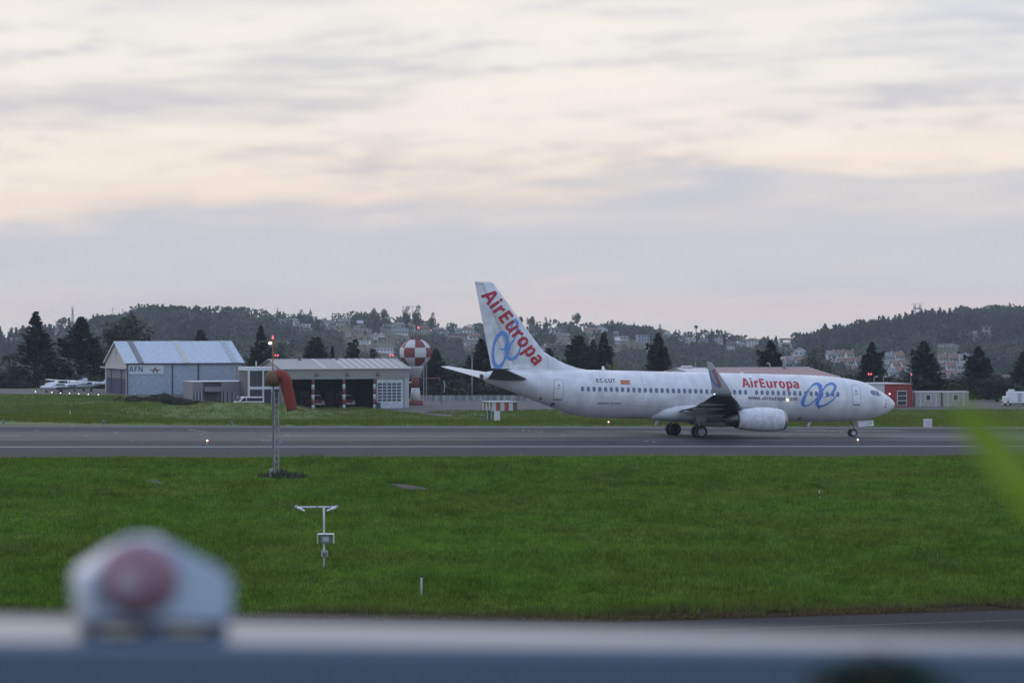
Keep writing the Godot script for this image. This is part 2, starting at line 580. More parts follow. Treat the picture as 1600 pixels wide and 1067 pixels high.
	stroke(sm2, func(v): return skin(v.x, v.y, 0.005), [[9.0, 2.55, 0.025], [18.0, 2.55, 0.025], [27.5, 2.55, 0.025]], 5)
	part(A, "skin_seams", sm2, mat("faint_seam", lin(0.4, 0.42, 0.45), 0.5))
	for q in [[8.1, 2.75, 0.13], [1.34, 3.12, 0.07], [1.36, 2.86, 0.09], [1.3, 3.4, 0.05], [9.5, 1.75, 0.12], [11.0, 1.72, 0.08], [32.0, 2.55, 0.16], [33.1, 3.0, 0.1]]:
		var m := MB.new()
		for k in 12:
			var a := TAU * k / 12
			var b := TAU * (k + 1) / 12
			m.tri(skin(q[0], q[1], 0.009), skin(q[0] + cos(a) * q[2], q[1] + sin(a) * q[2], 0.009), skin(q[0] + cos(b) * q[2], q[1] + sin(b) * q[2], 0.009))
		part(A, "port", m, mat("port_grey", lin(0.1, 0.11, 0.12), 0.6))
	rng.seed = 31
	var gk := MB.new()
	for k in 34:
		var st := rng.randf_range(6.0, 31.0)
		var z0 := rng.randf_range(2.2, 3.6)
		var z1 := z0 - rng.randf_range(0.3, 0.9)
		var sb := shape_at(st).y
		if z1 < sb + 0.3: continue
		stroke(gk, func(v): return skin(v.x, v.y, 0.004), [[st, z0, rng.randf_range(0.03, 0.1)], [st + 0.05, (z0 + z1) * 0.5, 0.07], [st + 0.12, z1, 0.01]], 3)
	part(A, "grime_streaks", gk, mat("grime_streak", lin(0.56, 0.56, 0.55), 0.6)).set_meta("kind", "stuff")
	# lettering on the fuselage
	lettering(A, "title_lettering", "AirEuropa", func(v): return skin(lerpf(15.22, 9.93, v.x), lerpf(4.33, 5.06, v.y), 0.012), red, true, 0.3)
	lettering(A, "title_lettering", "AirEuropa", func(v): return skin(lerpf(15.19, 9.90, v.x), lerpf(4.32, 5.05, v.y), 0.0095), red, true, 0.3)
	lettering(A, "web_address", "www.aireuropa.com", func(v): return skin(lerpf(14.75, 10.2, v.x), lerpf(3.28, 3.6, v.y), 0.008), black, true, 0.6)
	lettering(A, "registration", "EC-LUT", func(v): return skin(lerpf(28.44, 26.73, v.x), lerpf(4.45, 4.78, v.y), 0.008), black, true, 0.6)
	lettering(A, "type_lettering", "BOEING 737-800", func(v): return skin(lerpf(28.38, 26.33, v.x) - v.y * 0.06, lerpf(2.66, 2.8, v.y), 0.008), black, true, 0.8)
	for k in 3:
		var m := MB.new()
		var z0: float = [4.34, 4.43, 4.59][k]
		var z1: float = [4.43, 4.59, 4.68][k]
		m.quad(skin(26.3, z0, 0.008), skin(25.46, z0, 0.008), skin(25.46, z1, 0.008), skin(26.3, z1, 0.008))
		part(A, "flag_stripe", m, mat("flag_yellow", lin(0.6, 0.36, 0.06), 0.5) if k == 1 else red)
	lettering(A, "flag_lettering", "EUROPA", func(v): return skin(lerpf(26.22, 25.54, v.x), lerpf(4.455, 4.565, v.y), 0.011), red, true)
	# the blue swirl on the fuselage; pen points in eighths of a picture unit
	var swirl := MB.new()
	var k8 := func(v: Vector2, o: float): return skin(9.78 - (v.x / 8.0 - 111.0) * 0.0602, 2.79 + (60.0 - v.y / 8.0) * 0.0556, o)
	var strokes := [
		[[1165, 232, 8], [1140, 208, 26], [1105, 198, 34], [1055, 212, 22], [1000, 256, 13], [950, 318, 30], [915, 385, 44], [905, 440, 42], [926, 471, 24], [970, 468, 15], [1030, 428, 14], [1085, 368, 16], [1130, 312, 12]],
		[[1118, 204, 40], [1134, 255, 48], [1130, 310, 52], [1108, 370, 50], [1086, 430, 44], [1088, 466, 34]],
		[[1086, 462, 30], [1130, 474, 26], [1180, 460, 22], [1240, 425, 17], [1300, 370, 15], [1345, 310, 6]],
		[[1118, 345, 14], [1150, 290, 16], [1190, 240, 18], [1240, 206, 22], [1290, 194, 34], [1322, 206, 34], [1322, 240, 34], [1296, 282, 28], [1252, 325, 20], [1196, 356, 13], [1140, 362, 9], [1060, 305, 5]]]
	for i in 4:
		var o := 0.008 + i * 0.0025
		stroke(swirl, func(v): return k8.call(v, o), strokes[i].map(func(q): return [q[0], q[1], q[2] * 1.05]), 8)
	part(A, "swirl_emblem", swirl, blue)
	# fin and rudder
	var lev := [[5.0, 27.9, 37.02, 0.5], [5.42, 28.4, 37.2, 0.5], [5.6, 29.6, 37.24, 0.5], [5.9, 30.6, 37.31, 0.5], [6.35, 31.7, 37.41, 0.5], [6.9, 32.6, 37.54, 0.49], [7.4, 33.08, 37.66, 0.46], [9.3, 34.63, 38.09, 0.34], [12.45, 37.2, 38.82, 0.15], [12.55, 37.4, 38.84, 0.04]]
	var rf := []
	var rr := []
	for l in lev:
		var hinge: float = l[2] - (0.34 * (l[2] - maxf(l[1], 32.5 + (l[0] - 7.0) * 0.82)) if l[0] > 5.5 else 1.6)
		var a := PackedVector3Array()
		for p in [[0.0, 0.0], [0.02, 0.25], [0.1, 0.6], [0.35, 1.0], [0.7, 0.9], [1.0, 0.62], [1.0, -0.62], [0.7, -0.9], [0.35, -1.0], [0.1, -0.6], [0.02, -0.25]]:
			a.append(L(lerpf(l[1], hinge, p[0]), -p[1] * l[3] * 0.5, l[0]))
		rf.append(a)
		var b := PackedVector3Array()
		for p in [[0.0, 0.6], [1.0, 0.06], [1.0, -0.06], [0.0, -0.6]]:
			b.append(L(lerpf(hinge + 0.025, l[2], p[0]), -p[1] * l[3] * 0.5, l[0]))
		if l[0] > 5.2: rr.append(b)
	part(A, "tail_fin", MB.new().smooth(true).loft(rf, false, true), white)
	var rud := part(A, "rudder", MB.new().loft(rr), white)
	var fside := func(st: float, z: float, o := 0.0):        # the starboard face of fin and rudder
		var r := [0.0, 0.0, 0.0]
		for k in 3: r[k] = table(lev.map(func(l): return [l[0], l[k + 1]]), z)
		var hinge: float = r[1] - 0.34 * (r[1] - maxf(r[0], 32.5 + (z - 7.0) * 0.82))
		var y: float
		if st > hinge: y = lerpf(0.6, 0.06, clampf((st - hinge) / (r[1] - hinge), 0, 1))
		else: y = table([[0.0, 0.0], [0.02, 0.25], [0.1, 0.6], [0.35, 1.0], [0.7, 0.9], [1.0, 0.62]], clampf((st - r[0]) / (hinge - r[0]), 0, 1))
		return L(st, y * r[2] * 0.5 + 0.012 + o, z)
	# points of the fin seen in the photograph: scale 5.925 around (720, 430)
	var fq := func(v: Vector2): return Vector2(38.84 - (v.x - 95.0) / 5.925 * 0.0567 - (v.y - 60.0) / 5.925 * 0.0004, 12.54 - (v.y - 60.0) / 5.925 * 0.0527 - (v.x - 95.0) / 5.925 * 0.0006)
	var tail_at := func(v: Vector2, o: float):
		var q: Vector2 = fq.call(v)
		return fside.call(q.x, q.y, o)
	var ts := MB.new()
	var tst := [
		[[404, 615, 22], [378, 545, 44], [345, 528, 38], [305, 570, 32], [279, 640, 22], [271, 720, 22], [281, 800, 30], [306, 842, 42], [340, 838, 38], [370, 790, 20], [387, 730, 14], [390, 680, 22]],
		[[398, 600, 20], [400, 650, 56], [394, 705, 40], [402, 748, 38], [430, 768, 26], [470, 752, 28], [503, 700, 18], [523, 620, 12], [533, 510, 5]],
		[[402, 655, 26], [430, 625, 16], [464, 570, 14], [484, 500, 22], [487, 440, 34], [468, 402, 26], [444, 436, 18], [424, 490, 12], [405, 570, 9], [400, 610, 12]],
		[[315, 675, 3], [360, 679, 14], [400, 672, 24]]]
	for i in 4:
		var o := 0.003 + i * 0.0025
		stroke(ts, func(v): return tail_at.call(v, o), tst[i], 6)
	part(A, "tail_swirl", ts, mat("tail_blue", lin(0.13, 0.27, 0.58), 0.4))
	lettering(A, "tail_lettering", "AirEuropa", func(v): return tail_at.call(Vector2(150, 190) + v.x * Vector2(498, 636) + v.y * Vector2(101, -79), 0.018), red, true, 0.35)
	lettering(A, "tail_lettering", "AirEuropa", func(v): return tail_at.call(Vector2(152, 186) + v.x * Vector2(498, 636) + v.y * Vector2(101, -79), 0.0155), red, true, 0.35)
	var fl := MB.new()
	stroke(fl, func(v): return tail_at.call(v, 0.004), [[270, 440, 4], [332, 440, 4]], 4)
	stroke(fl, func(v): return tail_at.call(v, 0.004), [[100, 82, 3], [175, 82, 3], [186, 108, 3], [166, 122, 3]], 4)
	stroke(fl, func(v): return tail_at.call(v, 0.004), [[770, 730, 3], [770, 880, 3]], 3)
	stroke(fl, func(v): return tail_at.call(v, 0.004), [[270, 478, 3], [330, 640, 3], [400, 800, 3], [436, 884, 3]], 5)
	part(A, "fin_seams", fl, seam)
	# tailplanes
	for sgn in [1.0, -1.0]:
		var rs := [foil(L(34.1, sgn * 0.5, 4.5), 3.7, 0.42), foil(L(34.5, sgn * 1.2, 4.6), 3.36, 0.38), foil(L(38.45, sgn * 7.1, 5.41), 0.9, 0.1), foil(L(38.75, sgn * 7.18, 5.42), 0.5, 0.03)]
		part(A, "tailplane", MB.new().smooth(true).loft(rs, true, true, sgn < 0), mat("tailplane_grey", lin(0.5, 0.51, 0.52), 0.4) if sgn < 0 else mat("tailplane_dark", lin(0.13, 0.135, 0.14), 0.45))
	# wings with blended winglets
	for sgn in [1.0, -1.0]:
		var sec := [[13.3, 7.7, 0.0, 2.1, 0.95], [14.7, 6.3, 1.9, 2.24, 0.85], [17.0, 4.15, 5.6, 2.66, 0.5], [19.9, 2.9, 11.4, 3.24, 0.32], [22.9, 1.56, 17.0, 3.8, 0.16]]
		var rs := []
		for s in sec: rs.append(foil(L(s[0], sgn * s[2], s[3]), s[1], s[4]))
		var w := part(A, "wing", MB.new().smooth(true).loft(rs, true, true, sgn < 0), under)
		var wl := []
		for s in [[22.92, 1.54, 17.0, 3.8, 0.15, 1.0], [23.0, 1.58, 17.3, 3.87, 0.14, 0.8], [23.12, 1.58, 17.52, 4.05, 0.13, 0.4], [23.35, 1.48, 17.64, 4.4, 0.12, 0.15], [25.02, 0.46, 17.95, 6.36, 0.05, 0.1], [25.2, 0.28, 17.96, 6.42, 0.02, 0.1]]:
			wl.append(foil(L(s[0], sgn * s[2], s[3]), s[1], s[4], Vector3(0, s[5], -sgn * sqrt(1 - s[5] * s[5]))))
		part(w, "winglet", MB.new().smooth(true).loft(wl, false, true, sgn < 0), mat("winglet_grey", lin(0.4, 0.41, 0.43), 0.4))
		# leading edge, flap and flap track fairings
		var fm := MB.new().smooth(true)
		fm.loft([foil(L(20.15, sgn * 2.1, 2.14), 1.1, 0.14), foil(L(20.3, sgn * 5.5, 2.52), 1.0, 0.12), foil(L(22.1, sgn * 11.4, 3.14), 0.95, 0.1)], true, true, sgn < 0)
		part(w, "flap", fm, grey)
		for q in [[18.6, 4.2, 2.25, 0.24, 3.2], [19.3, 7.4, 2.55, 0.2, 2.9], [20.7, 11.0, 2.98, 0.17, 2.4]]:
			var c := MB.new().smooth(true)
			var rings2 := []
			for k in 9:
				var t := k / 8.0
				var rad: float = q[3] * 0.5 * maxf(0.04, sin(PI * pow(t, 0.8)))
				var ring := PackedVector3Array()
				for j in 12:
					var an := TAU * j / 12
					ring.append(L(q[0] + q[4] * (1 - t), sgn * q[1] + sin(an) * rad * 0.8, q[2] + (1 - t) * -0.05 + cos(an) * rad * 1.3))
				rings2.append(ring)
			c.loft(rings2)
			part(w, "flap_track_fairing", c, grey)
		if sgn > 0:
			var wt := func(v: Vector2, o: float):              # winglet face, from its lower front corner
				var t: float = clampf(v.y, 0, 1)
				return L(v.x, lerpf(17.66, 17.97, t) + 0.045 + o - 0.02 * t, lerpf(4.4, 6.3, t))
			lettering(w, "winglet_lettering", "AirEuropa", func(v): return wt.call(Vector2(lerpf(25.02, 24.24, v.x) - v.y * 0.27, lerpf(0.72, 0.02, v.x) + v.y * 0.08), 0.004), red, true, 0.6)
			var wb := MB.new()
			stroke(wb, func(v): return wt.call(v, 0.003), [[25.26, 0.74, 0.02], [25.09, 0.52, 0.05], [24.88, 0.32, 0.07], [24.6, 0.15, 0.08], [24.12, 0.0, 0.05]], 6)
			part(w, "winglet_stripe", wb, blue)
			part(w, "navigation_lamp", MB.new().smooth(true).ball(L(24.5, 17.35, 3.93), Vector3(0.07, 0.07, 0.07)), glow("lamp_warm", lin(1.0, 0.86, 0.68), 2.0))
	# wing to body fairing
	var wf := MB.new().smooth(true)
	var wr := []
	for q in [[23.4, 0.3, 1.75, 0.25], [23.0, 1.0, 1.85, 0.42], [22.3, 1.62, 2.0, 0.68], [21.2, 1.92, 2.1, 0.86], [20.0, 2.04, 2.15, 0.92], [17.5, 2.06, 2.1, 0.88], [15.0, 2.02, 2.12, 0.82], [13.2, 1.95, 2.2, 0.72], [12.0, 1.8, 2.15, 0.66], [11.0, 1.3, 1.95, 0.48]]:
		var ring := PackedVector3Array()
		for k in 32:
			var an := TAU * k / 32
			ring.append(L(q[0], q[1] * signf(sin(an)) * pow(absf(sin(an)), 0.75), q[2] + q[3] * signf(cos(an)) * pow(absf(cos(an)), 0.85)))
		wr.append(ring)
	wf.loft(wr)
	part(A, "wing_fairing", wf, white)
	part(A, "landing_lamp", MB.new().smooth(true).ball(L(11.1, 1.93, 3.32), Vector3(0.11, 0.11, 0.06)), glow("lamp_warm", lin(1.0, 0.86, 0.68), 2.0))
	# engines
	for sgn in [1.0, -1.0]:
		var e := Node3D.new()
		e.name = "engine"
		A.add_child(e, true)
		var ny: float = sgn * 4.83
		var nr := []
		for p in [[17.1, 0.76, 1.62], [16.5, 0.9, 1.64], [15.8, 0.99, 1.65], [15.0, 1.045, 1.66], [14.2, 1.05, 1.66], [13.5, 1.0, 1.65], [13.05, 0.93, 1.64], [12.82, 0.86, 1.63], [12.72, 0.79, 1.63], [12.78, 0.73, 1.63], [13.0, 0.74, 1.63], [13.6, 0.76, 1.64]]:
			var ring := PackedVector3Array()
			for k in 40:
				var an := TAU * k / 40
				var v: float = cos(an) * p[1]
				if v < -0.8 * p[1]: v = lerpf(v, -0.8 * p[1], 0.35)
				ring.append(L(p[0], ny + sin(an) * p[1] * 1.02, p[2] + v))
			nr.append(ring)
		part(e, "nacelle", MB.new().smooth(true).loft(nr, false, false), mat("nacelle_white", lin(0.76, 0.77, 0.79), 0.3, 0.0, noise_tex("grime", 0.012, 0.82, 1.0, 5), 0.3))
		var lip := MB.new().smooth(true)
		var lr := []
		for p in [[13.02, 0.935], [12.82, 0.872], [12.705, 0.79], [12.77, 0.722], [13.0, 0.735]]:
			var ring := PackedVector3Array()
			for k in 40:
				var an := TAU * k / 40
				var v: float = cos(an) * p[1]
				if v < -0.8 * p[1]: v = lerpf(v, -0.8 * p[1], 0.35)
				ring.append(L(p[0] - 0.004, ny + sin(an) * p[1] * 1.02, 1.63 + v))
			lr.append(ring)
		part(e, "inlet_lip", lip.loft(lr, false, false), mat("inlet_metal", lin(0.3, 0.31, 0.33), 0.35, 0.7))
		var fan := MB.new()
		for k in 24:
			var an := TAU * k / 24
			var b := TAU * (k + 0.7) / 24
			fan.quad(L(13.55, ny + sin(an) * 0.2, 1.64 + cos(an) * 0.2), L(13.42, ny + sin(an) * 0.75, 1.64 + cos(an) * 0.75), L(13.55, ny + sin(b) * 0.75, 1.64 + cos(b) * 0.75), L(13.62, ny + sin(b) * 0.2, 1.64 + cos(b) * 0.2))
		part(e, "fan", fan, dark)
		part(e, "spinner", MB.new().smooth(true).lathe([[-0.1, 0.24], [0.1, 0.22], [0.3, 0.12], [0.42, 0.01]], L(13.5, ny, 1.64), Vector3(1, 0, 0), 16), dark)
		part(e, "exhaust_cone", MB.new().smooth(true).lathe([[-0.6, 0.62], [0.25, 0.63], [0.75, 0.55], [1.05, 0.47], [1.05, 0.4], [0.9, 0.34], [1.3, 0.22], [1.62, 0.04]], L(17.0, ny, 1.66), Vector3(-1, 0, 0), 24), mat("exhaust_metal", lin(0.13, 0.12, 0.11), 0.4, 0.8))
		var py := MB.new()
		py.loft([foil(L(14.4, ny, 2.5), 4.6, 0.3, Vector3(0, 0, -1)), foil(L(15.4, ny, 2.75), 3.8, 0.3, Vector3(0, 0, -1))])
		part(e, "pylon", py, grey)
		for q in [[15.9, 2.02, 0.05], [13.55, 2.05, 0.06], [13.9, 2.0, 0.05]]:
			part(e, "cowl_latch", MB.new().ball(L(q[0], ny + sgn * 0.98, q[1] - 0.22), Vector3(q[2], q[2], 0.02), 8, 4), dark)
		var cs := MB.new()
		cs.box(L(14.25, ny + sgn * 1.062, 1.5), Vector3(0.025, 0.9, 0.012))
		cs.box(L(14.42, ny + sgn * 1.062, 1.95), Vector3(0.36, 0.025, 0.012))
		part(e, "cowl_seam", cs, seam)
	# main landing gear
	for sgn in [1.0, -1.0]:
		var g := Node3D.new()
		g.name = "main_landing_gear"
		A.add_child(g, true)
		var gm := MB.new().smooth(true)
		gm.tube([L(19.5, sgn * 2.75, 2.5), L(19.58, sgn * 2.84, 1.2)], [0.13, 0.12], 12)
		gm.tube([L(19.58, sgn * 2.84, 1.25), L(19.6, sgn * 2.86, 0.53)], [0.08], 10)
		gm.rod(L(19.6, sgn * 2.4, 0.53), L(19.6, sgn * 3.32, 0.53), 0.07, 10)
		part(g, "strut", gm, mat("gear_grey", lin(0.36, 0.37, 0.38), 0.45, 0.2))
		var lk := MB.new()
		lk.rod(L(19.56, sgn * 2.8, 1.4), L(19.4, sgn * 1.3, 1.9), 0.05)
		lk.rod(L(19.75, sgn * 2.84, 1.15), L(19.95, sgn * 2.85, 0.85), 0.035)
		lk.rod(L(19.95, sgn * 2.85, 0.85), L(19.65, sgn * 2.86, 0.55), 0.035)
		part(g, "side_brace", lk, dark)
		part(g, "gear_door", MB.new().bbox(L(19.5, sgn * 3.05, 1.85), Vector3(0.9, 1.0, 0.05), 0.015, Basis(Vector3(1, 0, 0), sgn * 0.12)), grey)
		for y in [2.43, 3.29]:
			wheel(A, L(19.6, sgn * y, 0.53), 0.53, 0.4, mat("hub_light", lin(0.5, 0.51, 0.54), 0.4, 0.3) if sgn > 0 and y > 3 else mat("hub_dark", lin(0.09, 0.09, 0.1), 0.6, 0.3))
	# nose gear
	var ng := Node3D.new()
	ng.name = "nose_landing_gear"
	A.add_child(ng, true)
	var nm := MB.new().smooth(true)
	nm.tube([L(3.85, 0, 1.9), L(3.95, 0, 1.1)], [0.09], 12)
	nm.tube([L(3.95, 0, 1.15), L(4.0, 0, 0.55)], [0.055], 10)
	nm.rod(L(4.0, -0.3, 0.555), L(4.0, 0.3, 0.555), 0.05, 10)
	part(ng, "strut", nm, mat("gear_grey", lin(0.36, 0.37, 0.38), 0.45, 0.2))
	var nl := MB.new()
	nl.rod(L(3.95, 0, 1.05), L(3.72, 0, 0.82), 0.03)
	nl.rod(L(3.72, 0, 0.82), L(3.98, 0, 0.6), 0.03)
	nl.rod(L(3.92, 0, 1.2), L(4.6, 0, 1.75), 0.04)
	part(ng, "drag_brace", nl, dark)
	for y in [-0.21, 0.21]:
		wheel(A, L(4.0, y, 0.555), 0.345, 0.22, mat("hub_bright", lin(0.66, 0.67, 0.7), 0.35, 0.3))
	for sgn in [-1.0, 1.0]:
		var nd := part(ng, "gear_door", MB.new().bbox(L(2.95, sgn * 0.46, 1.38), Vector3(1.5, 0.5, 0.04), 0.015, Basis(Vector3(0, 0, 1), 0.085) * Basis(Vector3(1, 0, 0), -sgn * 0.15)), white)
		if sgn > 0:
			lettering(ng, "door_letters", "UT", func(v): return L(lerpf(2.62, 2.4, v.x), 0.52, lerpf(1.36, 1.5, v.y)), black, true)
	# blade antennas
	for q in [[27.2, 5.46, 0.36], [8.0, 1.47, -0.42], [22.2, 1.3, -0.36], [14.5, 5.46, 0.14]]:
		var bm := MB.new()
		var dz: float = q[2]
		bm.loft([foil(L(q[0] - 0.15, 0, q[1]), 0.36, 0.05, Vector3(0, 0, 1)), foil(L(q[0] - (0.0 if dz > 0 else -0.1), 0, q[1] + dz), 0.2, 0.02, Vector3(0, 0, 1))], true, true, dz > 0)
		part(A, "blade_antenna", bm, mat("antenna_white", lin(0.75, 0.76, 0.77), 0.4))
	part(A, "skid_plate", MB.new().bbox(L(30.6, 0, 1.82), Vector3(0.7, 0.16, 0.25), 0.05, Basis(Vector3(0, 0, 1), -0.25)), grey)

# ------------------------------------------------------------------ vegetation
func kite(m: MB, p: Vector3, d: Vector3, size: float, wide: float) -> void:
	var s := d.cross(Vector3(rng.randf_range(-1, 1), rng.randf_range(-1, 1), rng.randf_range(-1, 1))).normalized() * size * wide
	var q := p + d * size * 0.45
	m.tri(p, q + s, p + d * size)
	m.tri(p, p + d * size, q - s)

func tone(c: Color, k: float) -> Color:
	return Color(c.r * k * rng.randf_range(0.9, 1.15), c.g * k, c.b * k * rng.randf_range(0.85, 1.1))

func conifer_crown(h: float, w: float, n: int, c: Color, tips: int, sd: int, power := 0.72) -> ArrayMesh:
	rng.seed = sd
	var m := MB.new()
	var lean := []
	for k in tips: lean.append([rng.randf() * TAU, rng.randf_range(0.2, 0.5) * w, rng.randf_range(0.66, 0.88)])
	var spire := func(top: Vector3, low: float, wid: float, cnt: int):
		for i in cnt:
			var t := pow(rng.randf(), 0.85)
			var y := lerpf(low, top.y, t)
			var az := rng.randf() * TAU
			var lump := 1.0 + 0.5 * n_fine.get_noise_3d(cos(az) * 22.0 + sd * 9.0, y * 16.0, sin(az) * 22.0)
			var reach := wid * pow(1.0 - t * 0.97, power) * lump * rng.randf_range(0.6, 1.25)
			reach *= smoothstep(-0.2, 0.06, t)
			var up := rng.randf_range(0.2, 0.95)
			var dir := Vector3(cos(az), up, sin(az)).normalized()
			var root := Vector3(top.x * t, y - reach * 0.3, top.z * t)
			var k := rng.randf_range(0.6, 1.5)
			for j in 8:
				var f := 0.35 + 0.65 * (j + rng.randf()) / 8.0
				var p := root + dir * reach * f + Vector3(0, -0.22 * reach * f * (1.0 - f) * 2.0, 0)
				m.color(tone(c, k * rng.randf_range(0.75, 1.25)))
				for q in 3:
					var d := (dir + Vector3(rng.randf_range(-0.9, 0.9), rng.randf_range(-0.7, 0.45), rng.randf_range(-0.9, 0.9))).normalized()
					kite(m, p, d, rng.randf_range(0.35, 0.8) * lerpf(1.0, 0.45, t * t), rng.randf_range(0.14, 0.26))
	spire.call(Vector3(0, h, 0), h * 0.03, w, n)
	for l in lean:
		spire.call(Vector3(cos(l[0]) * l[1], h * l[2], sin(l[0]) * l[1]), h * 0.45, w * 0.42, int(n * 0.22))
	return m.mesh()

func broad_crown(h: float, w: float, clumps: int, leaves: int, c: Color, sd: int, low := 0.25, size := 0.4) -> Array:
	rng.seed = sd
	var m := MB.new()
	var limbs := MB.new().smooth(true)
	for i in clumps:
		var v := Vector3(rng.randfn(), rng.randfn(), rng.randfn()).normalized() * pow(rng.randf(), 0.4)
		var p := Vector3(v.x * w * 0.8, lerpf(h * low, h * 0.96, v.y * 0.5 + 0.5), v.z * w * 0.8)
		if i % 4 == 0: limbs.tube([Vector3(0, h * low * rng.randf_range(0.5, 1.1), 0), p * Vector3(0.5, 0.85, 0.5), p], [0.14, 0.07, 0.02], 5)
		var r := w * rng.randf_range(0.2, 0.36)
		var k := rng.randf_range(0.65, 1.45)
		for j in leaves:
			var d := Vector3(rng.randfn(), rng.randfn() * 0.8, rng.randfn()).normalized()
			m.color(tone(c, k * rng.randf_range(0.75, 1.3)))
			kite(m, p + d * r * rng.randf_range(0.5, 1.0), (d + Vector3(rng.randf_range(-1, 1), rng.randf_range(-1, 0.4), rng.randf_range(-1, 1))).normalized(), size * rng.randf_range(0.6, 1.2), 0.3)
	limbs.tube([Vector3(0, -0.3, 0), Vector3(0, h * 0.4, 0), Vector3(0.1, h * 0.7, 0)], [0.28, 0.2, 0.06], 8)
	return [m.mesh(), limbs.mesh()]

func leaf_mat() -> StandardMaterial3D:
	var m := mat("foliage", Color(1, 1, 1), 0.75)
	m.vertex_color_use_as_albedo = true
	m.backlight_enabled = true
	m.backlight = Color(0.25, 0.3, 0.15)
	return m

func bark() -> StandardMaterial3D: return mat("bark", lin(0.09, 0.075, 0.06), 0.9, 0.0, noise_tex("grain", 0.03, 0.55, 1.0, 8), 0.6)

func trunk_mesh(h: float, r: float) -> ArrayMesh:
	return MB.new().smooth(true).tube([Vector3(0, -0.4, 0), Vector3(0, h * 0.3, 0), Vector3(0.05, h * 0.92, 0)], [r, r * 0.75, 0.03], 8).mesh()

